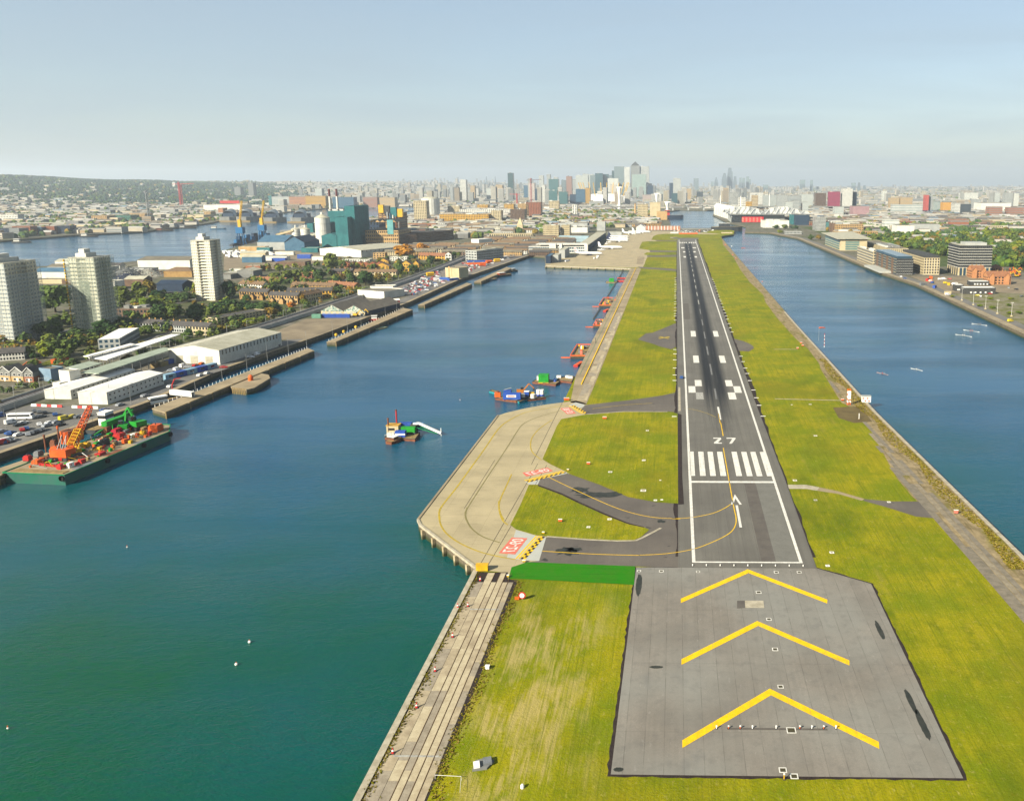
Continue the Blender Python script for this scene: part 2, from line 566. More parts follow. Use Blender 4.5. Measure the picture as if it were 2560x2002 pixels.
tc_=tn.mix(tn.ramp(tn.noise(.3,4,.65),.35,.68),sr(44,134,14),sr(62,128,24))
tc_=tn.mix(tn.ramp(tn.noise(1,3,.6,tn.vec(.08,1.1,1)),.55,.7,0,.5),tc_,sr(30,100,14))
M_TURF=tn.done(tn.mix(tn.ramp(tn.noise(1.3,4,.7),.55,.75,0,.5),tc_,sr(96,124,50)),.95,.05)
M_RUNWAY,M_PAD,M_TAXI=runway_mat(),pad_mat(),taxi_mat()
M_ROAD=tarmac_mat('road_asphalt',sr(140,136,128),sr(118,116,112))
M_ROAD=M_ROAD[0].done(M_ROAD[1],.85,.2)
M_EDGE=mt('tarred_edge',sr(52,44,44),sr(70,60,54),.8,.9,.1)
M_CONC=concrete_mat('apron_concrete',sr(206,190,150),sr(182,168,132),7.5,.45)
M_APRON=concrete_mat('stand_concrete',sr(206,188,148),sr(178,164,132),7.5,.6)
M_QUAY=concrete_mat('quay_concrete',sr(190,172,138),sr(152,136,108),5.0,.5)
M_YARD=concrete_mat('yard_hardstanding',sr(168,152,124),sr(136,122,100),9.0,.6)
M_COPE=mt('coping_stone',sr(206,196,172),sr(172,162,138),.5)
M_WALL=wall_mat('dock_wall_stone',sr(132,120,98),sr(92,86,72))
M_WALLC=wall_mat('dock_wall_concrete',sr(206,190,156),sr(168,150,116))
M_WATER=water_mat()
def worn_paint(name,c,c2,under,wear=.6):
 n=NT(name)
 col=n.mix(n.ramp(n.noise(.8,4,.65),.36,.68),c,c2)
 w=n.math('MULTIPLY',n.ramp(n.noise(3.5,4,.75),.52,.72),n.ramp(n.noise(.22,3,.6),.35,.7))
 t=n.ramp(n.noise(1.0,3,.6,n.vec(2.2,.04,1)),.58,.74,0,.45)
 col=n.mix(n.math('MULTIPLY',w,wear),col,under)
 return n.done(n.mix(t,col,under),.75,.15)
M_WHITE=worn_paint('white_paint',sr(236,234,224,.6),sr(206,202,190,.6),sr(124,120,112))
M_WHITED=mt('worn_white_paint',sr(200,198,188),sr(150,148,140),1.2,.7)
M_YELLOW=worn_paint('yellow_paint',sr(250,204,10,.6),sr(226,180,14,.6),sr(150,140,110))
M_YELLOWD=mt('worn_yellow_paint',sr(214,184,40),sr(170,150,60),.5,.7)
M_BLACK=mt('black_paint',sr(44,42,40),sr(58,54,50),1,.7)
M_REDP=mt('red_paint',sr(240,120,100),sr(226,140,118),.7,.7)
M_PATCH=mt('repair_asphalt',sr(112,106,98),sr(100,94,88),.3,.85)
M_PATCH2=mt('new_asphalt',sr(132,130,122),sr(122,120,112),.3,.85)
M_TARPATCH=mt('wet_tar',sr(50,54,48),sr(70,70,62),.6,.6)

def S(*pts):
 return [P(*p) for p in pts]
V2=lambda x,y: Vector((x,y))
# ---- shore lines, surveyed along their top edges
QUAY_S=S((0,1133),(177,1073),(381,1001),(552,924),(800,838),(903,799),(1021,756),(1162,693),(1325,638))
KGV=[V2(-272,-500),V2(-270,250)]+QUAY_S+S((1362,641),(1364,664),(1577,671),(1526,767),(1481,851),(1439,940),(1408,1006),(1367,1011),
  (1312,1021),(1265,1032),(1245,1039),(1045,1299),(1051,1312),(1192,1420))+[V2(-55.3,221),V2(-55.8,131),V2(-56,-500)]
QUAY_N=S((2560,835),(2290,710),(2200,681),(2055,620),(1993,595),(1925,582))
RAD=[V2(106,-500),V2(101,200),V2(99.9,234),V2(93.5,392),V2(90.6,647),V2(88,1200),V2(86.9,1690)]+S((1806,590),(1834,586),(1836,577),(1800,572),(1700,571),(1680,571),
  (1670,545),(1672,529),(1700,525),(1788,526),(1782,538),(1819,556),(1866,567),(1862,580))+QUAY_N[::-1]+[V2(246,400),V2(246,-500)]
THAMES=[V2(-790,-600),V2(-815,600)]+S((0,668),(97,666),(278,659),(366,650),(475,641),(557,627),(595,617),(700,590),(760,570),(906,545),(1030,541),(1062,530),
  (1047,516),(897,517),(818,521),(730,529),(640,540),(560,549),(527,557),(454,567),(352,579),(176,588),(0,602))+[V2(-1215,800),V2(-1220,-600)]
def in_poly(x,y,poly):
 c=False
 j=len(poly)-1
 for i in range(len(poly)):
  a,b=poly[i],poly[j]
  if (a[1]>y) != (b[1]>y) and x<(b[0]-a[0])*(y-a[1])/(b[1]-a[1])+a[0]:
   c=not c
  j=i
 return c
WATERS=(KGV,RAD,THAMES)
def is_water(x,y):
 return any(in_poly(x,y,w) for w in WATERS)
FAR=21000.0
outer=[V2(-FAR,-3000),V2(FAR,-3000),V2(FAR,FAR),V2(-FAR,FAR)]
cv,ce=[],[]
for ring in (outer,KGV,RAD,THAMES):
 o=len(cv)
 cv+=[Vector((p[0],p[1])) for p in ring]
 ce+=[(o+i,o+(i+1) % len(ring)) for i in range(len(ring))]
for gx in range(-20,21):
 for gy in range(-2,21):
  cv.append(Vector((gx*1000.0+137.3,gy*1000.0+71.7)))
for gx in range(-15,16):
 for gy in range(-1,20):
  cv.append(Vector((gx*200.0+33.1,gy*200.0+11.9)))
vo,eo,fo,*_=delaunay_2d_cdt(cv,ce,[],0,1e-4)
me=bpy.data.meshes.new('ground')
me.from_pydata([(v.x,v.y,0) for v in vo],[],[f for f in fo if not is_water(sum(vo[i].x for i in f)/len(f),sum(vo[i].y for i in f)/len(f))])
me.materials.append(M_GROUND)
me.update()
if me.polygons and me.polygons[0].normal.z<0:
 me.flip_normals()
tag(put('ground',me),kind='structure')
WL=-3.4
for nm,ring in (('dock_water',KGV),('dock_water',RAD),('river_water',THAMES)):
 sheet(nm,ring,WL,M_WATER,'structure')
def quay_wall(name,pts,mat,z1=0.0,z0=-7.0):
 mb=MB()
 n=len(pts)
 mb.add([(p[0],p[1],z0) for p in pts]+[(p[0],p[1],z1) for p in pts],[(i,i+1,n+i+1,n+i) for i in range(n-1)])
 return tag(mb.build(name,mat),kind='structure')
quay_wall('quay_wall',KGV[:KGV.index(QUAY_S[-1])+3],M_WALL)
quay_wall('apron_wall',KGV[KGV.index(QUAY_S[-1])+2:KGV.index(QUAY_S[-1])+4],M_WALLC)
quay_wall('quay_wall',KGV[KGV.index(QUAY_S[-1])+3:],M_WALL)
quay_wall('quay_wall',RAD,M_WALL)
quay_wall('river_wall',THAMES,M_WALL)

# ---- hills behind the city: crest line by bearing
def lerp_tab(tab,x):
 if x <= tab[0][0]: return tab[0][1]
 for (a,va),(b,vb) in zip(tab,tab[1:]):
  if x <= b: return va+(vb-va)*(x-a)/(b-a)
 return tab[-1][1]
CREST_V=((-900,440),(0,447),(150,449),(300,453),(560,457),(900,458),(1150,457),(1400,462),(1700,466),(2100,467),(2560,466),(3300,464))
CREST_D=((-900,7600),(0,7800),(500,9000),(900,12500),(1400,17000),(3300,17500))
def hill_h(x,y):
 d=math.hypot(x,y)
 if y<2200: return 0.0
 u=proj(x,y,0)[0]
 dc=lerp_tab(CREST_D,u)
 hc=max(4,CAM_H+(455.2-lerp_tab(CREST_V,u))/LENS_F*dc)
 t=min(max((d-dc*.42)/(dc*.58),0),1)
 t=t*t*(3-2*t)
 w=0.5+.5*math.sin(x*.0021+1.3)*math.cos(y*.0017)+.3*math.sin(x*.0063+y*.004)
 return hc*t+(w-.5)*14*t*min(1,hc/80)
mb=MB()
us=[-1100+40*i for i in range(112)]
rows=[]
for j in range(46):
 row=[]
 for u in us:
  dc=lerp_tab(CREST_D,u)
  d=dc*(.40+.62*j/42)
  az=math.atan2((u-CX)/LENS_F,1.0)-YAW
  x,y=d*math.sin(az),d*math.cos(az)
  row.append((x,y,hill_h(x,y)-(1.5 if j<2 else 0)-(0 if j<43 else 30*(j-42))))
 rows.append(row)
W=len(us)
mb.add([p for r in rows for p in r],[(j*W+i,j*W+i+1,(j+1)*W+i+1,(j+1)*W+i) for j in range(45) for i in range(W-1)])
tag(mb.build('hills',M_HILL),kind='structure')

# ================================================================== airfield
ISLAND=KGV[KGV.index(QUAY_S[-1])+2:]+[V2(106,-500)]+RAD[1:11]
sheet('airfield_ground',[p for p in ISLAND],.03,M_GRASS,'structure')
# concrete turning head over the water
bulge=S((1051,1312),(1045,1299),(1245,1039),(1265,1032),(1312,1021),(1367,1011),(1408,1006))+[Q('k',1965,370),Q('k',2064,397)]+ \
 [Q('m',470,1545),Q('m',1300,1560),Q('m',1300,1680),Q('k',1700,1130),Q('l',1320,100),Q('l',1300,560),Q('l',1160,600),Q('l',1085,790),Q('l',990,797),Q('l',870,840),Q('l',845,932),Q('l',836,880),Q('l',610,855),Q('l',600,843)]
bulge_o=sheet('holding_apron',bulge,.06,M_CONC,'structure')
conc=NT('light_concrete')
M_PALE=conc.done(conc.mix(conc.noise(.3,4),sr(206,206,194),sr(184,186,178)),.85)
sheet('pale_concrete_bay',[Q('l',905,545),Q('l',1050,588),Q('l',1140,604),Q('l',1085,788),Q('l',930,776),Q('l',830,770)],.075,M_PALE,parent=bulge_o)
sheet('pale_concrete_bay',[Q('l',1005,190),Q('l',1075,190),Q('l',1095,150),Q('l',1310,104),Q('l',1275,86),Q('l',975,168)],.075,M_PALE,parent=bulge_o)
sheet('pale_concrete_bay',[Q('k',1985,440),Q('k',2045,425),Q('k',2040,405),Q('k',1960,385),Q('k',1900,415),Q('k',2055,492)],.075,M_PALE,parent=bulge_o)
# taxiway links
taxi=[Q('l',1085,787),Q('l',1140,604),Q('l',1500,590),Q('l',1320,330),Q('l',1075,192),Q('l',1092,152),Q('l',1310,106),Q('l',1560,195),Q('l',1780,290),Q('l',2000,330),Q('l',2165,342),
  V2(.8,272),V2(5.5,272),V2(5.5,224.5),Q('l',1835,829),Q('l',990,797)]
taxi_o=sheet('taxiway',taxi,.09,M_TAXI,'structure')
taxi3=[Q('m',440,1595),Q('m',480,1550),Q('m',1000,1492),Q('m',1300,1448),Q('m',1470,1412),V2(5,434),V2(5,392),Q('m',1462,1628),Q('m',1360,1618),Q('m',900,1618),Q('m',480,1648)]
taxi3_o=sheet('taxiway',taxi3,.09,M_TAXI,'structure')
# runway and overrun pad
rwy=[V2(.8,224.9),V2(39.2,224.9),V2(39.4,300),V2(38.6,420),V2(38.4,1640),V2(43,1642),V2(43,1668),V2(-14,1668),V2(-14,1640),V2(.9,1640)]
rwy_o=sheet('runway',rwy,.12,M_RUNWAY,'structure')
pad=[V2(-10.9,224.8),V2(-11.6,139),V2(51.8,138.8),V2(52.2,215.5),V2(39.2,224.8)]
def ragged(pts,step=1.6,amp=.36):
 out=[]
 for i,p in enumerate(pts):
  q=pts[(i+1) % len(pts)]
  L=(q-p).length
  m=max(1,int(L/step))
  d=(q-p).normalized()
  nr_=Vector((d.y,-d.x))
  for j in range(m):
   out.append(p.lerp(q,j/m)+nr_*(random.uniform(-amp*.35,amp) if 0<j and L>5 else 0))
 return out
sheet('overrun_border',ragged([V2(-11.3,224.85),V2(-12.2,138.5),V2(52.3,138.3),V2(52.7,215.8),V2(39.4,225.3),V2(39.3,224.85)]),.10,M_EDGE,'structure')
pad_o=sheet('overrun_pad',pad,.13,M_PAD,'structure')
for x0,x1 in ((.8,-.1),(38.7,40.1)):
 mb=MB()
 k=140
 sg=1 if x1>5 else -1
 pw=random.uniform(.1,.9)
 for i in range(k*3):
  y0=232+i*3.33
  nw=min(1.3,max(.05,pw+random.uniform(-.35,.35)))
  f_=(0,1,2,3) if sg>0 else (3,2,1,0)
  mb.add([(x0,y0,.105),(x1+sg*(pw-.6),y0,.105),(x1+sg*(nw-.6),y0+3.33,.105),(x0,y0+3.33,.105)],[f_])
  pw=nw
 tag(mb.build('worn_edge',M_EDGE,rwy_o),kind='stuff')
# grass islands laid over the paving
ga=[Q('k',1830,540),Q('k',1790,605),Q('k',1660,905),Q('l',1175,35),Q('l',1280,85),Q('l',1320,104),Q('l',1560,192),Q('l',1780,286),Q('l',2000,326),Q('l',2165,340),V2(.9,273),V2(.8,388),Q('m',1360,1622),Q('m',900,1622),Q('m',480,1652)]
sheet('grass_island',ga,.14,M_GRASS,'structure')
gb=[Q('l',1005,195),Q('l',940,350),Q('l',860,508),Q('l',905,542),Q('l',1060,588),Q('l',1145,596),Q('l',1480,619),Q('l',1700,628),Q('l',1825,626),Q('l',1880,602),Q('l',1945,545),Q('l',1900,524),Q('l',1780,494),Q('l',1600,420),Q('l',1400,330),Q('l',1260,262),Q('l',1075,195)]
sheet('grass_island',gb,.14,M_GRASS,'structure')
mb=strip([Q('l',1145,598),Q('l',1480,624),Q('l',1700,633),Q('l',1840,630),Q('l',1890,608),Q('l',2035,532)],.9,.16)
mb.build('kerb_stone',M_COPE,taxi_o)
mb=strip([Q('m',500,1650),Q('m',900,1620),Q('m',1360,1622)],.8,.16)
mb.build('kerb_stone',M_COPE,taxi3_o)
sheet('drain_cover',[V2(1.2,392),V2(2.3,392),V2(2.3,440),V2(1.2,440)],.15,M_COPE,parent=rwy_o)
sheet('tarred_verge',[Q('l',1075,193),Q('l',1260,260),Q('l',1400,328),Q('l',1600,418),Q('l',1780,492),Q('l',1900,522),Q('l',1905,529),Q('l',1780,502),Q('l',1600,432),Q('l',1400,342),Q('l',1260,274),Q('l',1078,205)],.15,M_EDGE,parent=taxi_o)
sheet('tarred_verge',[V2(.85,272.5),V2(.85,388),V2(2.6,386),V2(2.4,300),V2(2.8,273)],.15,M_EDGE,parent=rwy_o)
sheet('artificial_turf',[Q('l',870,838),Q('l',990,798),Q('l',1835,830),Q('l',1825,975),Q('l',915,927),Q('l',847,926)],.15,M_TURF,'structure')
# disused stubs
sheet('disused_stub',[Q('m',1045,850),Q('m',1130,785),Q('m',1200,778),V2(1,652),V2(1,556),Q('m',1400,955),Q('m',1280,925),Q('m',1200,895)],.10,M_TAXI,'structure')
sheet('disused_stub',[V2(38.4,586),Q('n',790,960),Q('n',840,980),Q('n',885,1010),Q('n',890,1030),Q('n',845,1058),V2(38.4,540)],.10,M_TAXI,'structure')
# stand apron
apron=[Q('t',145,628),Q('t',1430,664),Q('t',1540,660),Q('t',1620,655),Q('t',1720,480),V2(-6,1300),V2(-6,1680),Q('s',1640,1120),Q('s',1100,1085),Q('s',620,1075),Q('s',320,1120),Q('h',1400,690),Q('h',1300,840),Q('h',1000,880),Q('t',145,520)]
apron_o=sheet('stand_apron',apron,.05,M_APRON,'structure')
for pts in ([(1565,375),(1585,320),(1610,275),(1680,265),(2140,262),(2140,408),(1730,400)],
   [(1630,462),(1680,434),(2130,425),(2130,470),(1700,478)],
   [(1640,648),(1660,560),(1690,505),(2130,500),(2130,690),(1900,662)]):
 sheet('grass_plot',[Q('t',*p) for p in pts[:]],.11,M_GRASS,'structure')
for pts in ([(700,1202),(730,1150),(790,1128),(900,1118),(1640,1128),(1660,1150),(1390,1162),(1385,1165),(960,1163),(955,1180),(1060,1190),(1060,1205),(860,1210)],):
 sheet('grass_plot',[Q('s',*p) for p in pts],.125,M_GRASS,'structure')
for a,b,c,d in (((1540,650),(2135,683),(2135,716),(1590,676)),((1720,402),(2140,410),(2140,428),(1730,430)),((1680,480),(2130,470),(2130,500),(1690,503)),((1800,246),(2140,232),(2140,266),(1840,264))):
 sheet('taxiway',[Q('t',*p) for p in (a,b,c,d)],.10,M_TAXI,'structure')
sheet('service_bay',[Q('t',1540,500),Q('t',1645,495),Q('t',1625,610),Q('t',1525,610)],.07,M_QUAY,parent=apron_o)

# ---- quay strip beside the near dock: laid slabs, crane rails, coping
ql=tag(put('quay_strip',MB().mesh('quay_strip',M_QUAY)),kind='structure')
bpy.data.objects.remove(ql)
ql=sheet('quay_strip',[V2(-55.6,60),V2(-43.2,60),V2(-43.0,131),V2(-42.3,160),V2(-42.4,216.5),V2(-45.3,217),V2(-46,221.3),V2(-55.2,221.3)],.06,M_EDGE,'structure')
SLAB_M=[mt('slab_pale',sr(214,200,166),sr(190,174,142),.5),mt('slab_grey',sr(180,168,146),sr(154,142,122),.5),mt('slab_warm',sr(200,184,152),sr(168,152,124),.4)]
slab_cache={}
def slab(x0,x1,y0,y1,parent,mi,z=.10):
 key=(round(x1-x0,2),round(y1-y0,2),mi)
 if key not in slab_cache:
  slab_cache[key]=MB().box(0,x1-x0,0,y1-y0,-.06,0).mesh('slab',SLAB_M[mi])
 put('slab',slab_cache[key],parent,(x0,y0,z+random.uniform(0,.02)))
xs=[-54.1,-51.4,-49.4,-47.9,-46.3,-44.8,-43.35]
for i in range(len(xs)-1):
 y=64.0
 while y<220:
  y2=y+(5.6 if i % 2 else 8.4)
  mi=(2 if random.random()<.6 else 1) if i==0 or i==5 else random.choice((0,0,2,1) if y<190 else (0,0,0,2))
  if y2<(221 if i<5 else 216):
   slab(xs[i]+.04+(.05 if i>1 else 0),xs[i+1]-.04,y,y2-.05,ql,mi)
  y=y2
for y in range(60,221,5):
 key= 'cope'
 if key not in slab_cache:
  slab_cache[key]=MB().box(0,1.35,0,4.93,-.35,.12).mesh('coping_stone',M_COPE)
 put('coping_stone',slab_cache[key],ql,(-55.75,y,.12))
M_RAIL=mt('rusty_rail',sr(110,82,50),sr(86,66,44),.6,.7)
for x in (-49.4,-47.9,-46.35,-44.85):
 MB().box(x-.07,x+.07,62,220.5,.06,.16).build('crane_rail',M_RAIL,ql)
for y,x0,x1 in ((200.2,-51.5,-44.3),(143.6,-52.5,-43.6)):
 MB().box(x0,x1,y-.25,y+.25,.1,.135).build('painted_line',M_WHITED,ql)
# strip along the far dock edge
qf=sheet('quay_strip',[V2(-51.3,408),V2(-43.2,404),V2(-42.9,446),V2(-43,700),V2(-43.4,1062),V2(-45.5,1080),P(1577,671),P(1526,767),P(1481,851),P(1439,940)],.06,M_QUAY,'structure')
for i,x in enumerate((-52.0,-48.6,-46.4,-44.9)):
 y=412.0
 while y<1060:
  L=random.choice((6.0,9.0,12.0))
  if i and random.random()<.8 and y<700:
   slab(x+.1,(x+(1.9,3,2,1.3)[i]),y,y+L-.2,qf,random.randrange(3),.11)
  y+=L
mb=MB().box(-50.3,-49.75,446,1076,.06,.4)
mb.build('yellow_barrier_line',M_YELLOW,qf)
MB().box(-53.6,-53.3,470,1070,.06,.12).build('painted_line',mt('green_paint',sr(110,140,110),None,.5),qf)
# north quay strip
inner=[V2(88,120),V2(85,200),V2(83.5,245),V2(83.2,262),V2(80.6,281),V2(80,300),V2(82.1,331),V2(85,373),V2(86,392)]+[Q('p',*p) for p in ((320,640),(270,560),(160,380),(150,340),(60,222),(0,175))]+ \
 [Q('n',*p) for p in ((1280,930),(1110,740),(1000,590),(980,520),(850,400),(760,280),(700,170),(600,50))]
outer_q=[V2(87,1660),V2(88,1200),V2(90.4,647),V2(93.3,392),V2(99.7,234),V2(101,200),V2(103,120)]
rq=NT('rough_quay')
rc_=rq.mix(rq.ramp(rq.noise(.25,5,.7),.36,.66),sr(182,162,124),sr(132,118,88))
rc_=rq.mix(rq.ramp(rq.noise(.5,4,.7,rq.vec(1.4,.12,1)),.5,.68,0,.8),rc_,sr(104,92,58))
rc_=rq.mix(rq.ramp(rq.noise(.12,4,.65,rq.vec(1,.35,1)),.54,.66,0,.8),rc_,sr(122,116,40))
qr=sheet('quay_strip',inner+outer_q,.06,rq.done(rc_,.95,.1),'structure')
QS_M=[None,mt('quay_slab_grey',sr(150,140,122),sr(122,114,98),.4),mt('quay_slab_worn',sr(168,156,132),sr(134,122,102),.35)]
for i in range(34):
 y=150+i*9.0
 for k,(dx,w) in enumerate(((14.5,1.7),(12.6,1.7),(10.7,1.7),(16.4,2.2))):
  xo=lerp_tab(((120,103),(200,101),(234,99.7),(392,93.3),(647,90.4)),y)
  sl=(lerp_tab(((120,103),(200,101),(234,99.7),(392,93.3),(647,90.4)),y+9)-xo)/9
  if random.random()<.86 and xo-dx>lerp_tab(((120,88),(245,83.5),(262,83.2),(300,80),(331,82.1),(392,86),(460,80)),y)-1:
   mi_=(1,2,1)[(i*3+k) % 3]
   key=('n',w,mi_)
   if key not in slab_cache:
    slab_cache[key]=MB().box(0,w,0,8.85,-.05,0).mesh('slab',QS_M[mi_])
   put('slab',slab_cache[key],qr,(xo-dx,y,.1+.01*random.random()),-math.atan(sl))
mb=MB()
xe=lambda y: lerp_tab(((120,103),(200,101),(234,99.7),(392,93.3),(647,90.4),(1200,88),(1700,87)),y)
for i in range(60):
 y=110+i*10
 mb.add([(xe(y)-1.3,y,.14),(xe(y)+.1,y,.14),(xe(y+9.8)+.1,y+9.8,.14),(xe(y+9.8)-1.3,y+9.8,.14),(xe(y)+.1,y,-.3),(xe(y+9.8)+.1,y+9.8,-.3)],[(0,1,2,3),(1,4,5,2)])
mb.build('coping',M_COPE,qr)
def tufts(name,n,region,h=(.25,.8),w=.5,cols=None,label=None):
 mb=MB()
 for _ in range(n):
  x,y=region()
  hh=random.uniform(*h)
  for k in range(3):
   a=random.uniform(0,PI)
   dx,dy=math.cos(a)*w*random.uniform(.5,1),math.sin(a)*w*random.uniform(.5,1)
   lx,ly=random.uniform(-.3,.3),random.uniform(-.3,.3)
   mb.add([(x-dx,y-dy,.06),(x+dx,y+dy,.06),(x+dx*.4+lx,y+dy*.4+ly,hh)],[(0,1,2)],random.randrange(len(cols)))
 return tag(mb.build(name,cols),label,'weeds',kind='stuff')
M_WEED=[mt('weed_brown',sr(122,104,24),sr(92,80,20),.8,.9,.05),mt('weed_olive',sr(138,132,24),sr(104,104,16),.8,.9,.05),mt('weed_dry',sr(176,156,80),sr(150,128,56),.8,.9,.05)]
def reg_n():
 y=225+290*random.random() ** 1.3
 return xe(y)-2.0-5.5*random.random() ** 1.1*(.4+.6*abs(math.sin(y*.05))),y
tufts('quay_weeds',4200,reg_n,(.08,.42),.6,M_WEED,'brown and olive weeds along the edge of the north quay')
def reg_s():
 y=random.uniform(118,222)
 return random.gauss(-54.0,.35)+max(0,random.gauss(0,.6))*(1 if (int(y/17) % 2) else .2),y
tufts('quay_weeds',1100,reg_s,(.1,.4),.3,M_WEED[:2],'low brown weeds in the joints of the south quay')
def reg_v():
 y=random.uniform(112,216)
 return -42.6+random.gauss(.6,.7)+math.sin(y*.16)*.5,y
tufts('verge_weeds',1300,reg_v,(.08,.3),.3,M_WEED,'ragged dry grass fringe beside the south quay slabs')

# ---- paint
def paint(name,poly,mat=None,parent=rwy_o,z=.15):
 return sheet(name,[V2(*p) if not isinstance(p,Vector) else p for p in poly],z,mat or M_WHITE,parent=parent)
def rect(x0,x1,y0,y1):
 return [(x0,y0),(x1,y0),(x1,y1),(x0,y1)]
paint('edge_line',rect(4.7,5.65,228,1612)); paint('edge_line',rect(34.9,35.8,228,1612))
paint('start_line',rect(5.65,34.9,228,228.8)); paint('threshold_line',rect(5.65,34.9,294,295.8))
for x in (6.3,9.95,13.65,17.4,23.15,27.0,30.6,34.1):
 w=1.05 if x not in (6.3,34.1) else .8
 paint('threshold_stripe',rect(x-w,x+w,301.3,330.2))
for x in (7.0,10.5,14.0,17.5,23,26.5,30,33.4):
 paint('threshold_stripe',rect(x-1,x+1,1520,1552))
def stroke(pts,w,name,mat,parent=rwy_o,z=.15):
 strip([V2(*p) if not isinstance(p,Vector) else p for p in pts],w,z).build(name,mat,parent)
# 2 7 numerals, read by a pilot landing away from us
paint('numeral',[(15.7,349.4),(15.7,348.0),(17.9,348.0),(15.7,342.6),(15.7,341.1),(18.9,341.1),(18.9,342.4),(17.3,342.4),(19.0,347.6),(18.8,349.4)])
paint('numeral',[(21.2,349.4),(21.2,348.0),(23.6,348.0),(21.9,341.1),(23.0,341.1),(25.0,348.2),(25.0,349.4)])
M_RUBD=worn_paint('rubbered_paint',sr(150,150,148),sr(110,110,108),sr(46,46,48),.9)
for x,y0,y1 in ((20.1,377.5,400),(20.1,415,437),(20,470,499),(20,526,555)):
 paint('centre_line_dash',rect(x-.45,x+.45,y0,y1),M_WHITE if y0<410 else M_RUBD)
y=583
while y<1500:
 paint('centre_line_dash',rect(19.6,20.4,y,y+28),M_RUBD if y<700 else M_WHITED)
 y+=56.5
for y0,y1 in ((591,614),(502.5,524)):
 for x0 in (10.45,26.35):
  paint('touchdown_block',rect(x0,x0+3.4,y0,y1))
for y0,y1 in ((1230,1253),(1320,1343)):
 for x0 in (10.45,26.35):
  paint('touchdown_block',rect(x0,x0+3.4,y0,y1))
for sx in (1,-1):
 for a,b,y0 in ((10.1,13.7,442.6),(6.5,10.1,428.3),(10.1,13.8,414.6)):
  x0,x1=(a,b) if sx>0 else (40.1-b,40.1-a)
  paint('aiming_block',rect(x0,x1,y0,y0+14.2),M_WHITED if (a==10.1 and y0<420 and sx>0) else M_WHITE)
for sx in (1,-1):
 x0,x1=(8.0,13.4) if sx>0 else (26.7,32.1)
 paint('aiming_block',rect(x0,x1,1405,1425))
paint('arrow_head',[(20.3,282.6),(18.35,272.9),(19.15,272.9),(20.25,278.6),(21.2,272.9),(22.0,272.9)])
paint('arrow_shaft',rect(19.85,20.65,253.5,272.2))
for k in range(3):
 y=223.9-28.75*k
 paint('chevron',[(20,y),(1.4,y-17.5),(1.4,y-19.8),(20,y-2.4)],M_YELLOW,pad_o,.16)
 paint('chevron',[(20,y),(20,y-2.4),(38.6,y-19.6),(39.0,y-17.5)],M_YELLOW,pad_o,.16)
# lead-on lines
stroke(smooth([Q('l',1110,712),Q('l',1500,735),Q('l',1850,745),Q('o',0,1474),Q('o',250,1460),Q('o',500,1418),Q('o',700,1345),Q('o',850,1265),Q('o',905,1190),Q('o',910,1110),Q('o',885,990),Q('o',790,455)]),.3,'lead_on_line',M_YELLOW)
stroke(smooth([Q('l',1165,138),Q('l',1400,250),Q('l',1700,380),Q('l',1950,445),Q('l',2184,460),Q('o',300,1128),Q('o',480,1118),Q('o',680,1080),Q('o',800,1030),Q('o',862,990)]),.3,'lead_on_line',M_YELLOW)
stroke(smooth([Q('m',560,1590),Q('m',900,1550),Q('m',1200,1530)]),.4,'lead_on_line',M_YELLOWD)
stroke([(20.0,352),(20.0,372)],.35,'lead_on_line',M_YELLOW)
stroke([(19.7,372),(19.7,388)],.35,'lead_on_line',M_YELLOW)
stroke(smooth([Q('o',420,80),Q('o',520,95),Q('o',640,130),Q('o',720,165)]),.3,'lead_on_line',M_YELLOWD)
for pts,w,m in (([(1900,410),(1700,440),(1500,480),(1340,560),(1250,640),(1140,800),(1010,980),(880,1160),(760,1310),(722,1380),(725,1456)],.55,M_YELLOWD),
     ([(1830,460),(1620,520),(1490,580),(1430,650),(1330,810),(1150,1080),(980,1345),(958,1400),(965,1456)],.4,mt('faded_line',sr(150,140,90),None,.5)),
     ([(1750,545),(1640,620),(1570,700),(1552,770),(1570,840),(1650,910)],.4,M_YELLOWD),
     ([(1380,1040),(1330,1150),(1280,1260),(1265,1330),(1280,1400),(1310,1456)],.45,M_YELLOWD)):
 stroke(smooth([Q('k',*p) for p in pts]),w,'taxi_line',m,bulge_o,.09)
for pts,w,m in (([(310,380),(305,440),(320,510),(370,580),(470,650),(620,715),(780,755),(900,775)],.5,M_YELLOWD),
     ([(525,370),(510,430),(530,490),(570,545),(650,600),(780,645)],.5,mt('faded_line',(1,1,1))),
     ([(770,320),(775,400),(800,470),(840,505)],.45,M_YELLOWD)):
 stroke(smooth([Q('l',*p) for p in pts]),w,'taxi_line',m,bulge_o,.092)
# seams across the holding apron
for a,b in (((740,0),(500,380)),((1075,30),(625,815)),((1145,40),(690,815))):
 stroke([Q('l',*a),Q('l',*b)],.14,'slab_joint',M_EDGE,bulge_o,.085)
stroke([Q('k',1840,390),Q('k',1560,950)],.15,'slab_joint',M_EDGE,bulge_o,.085)
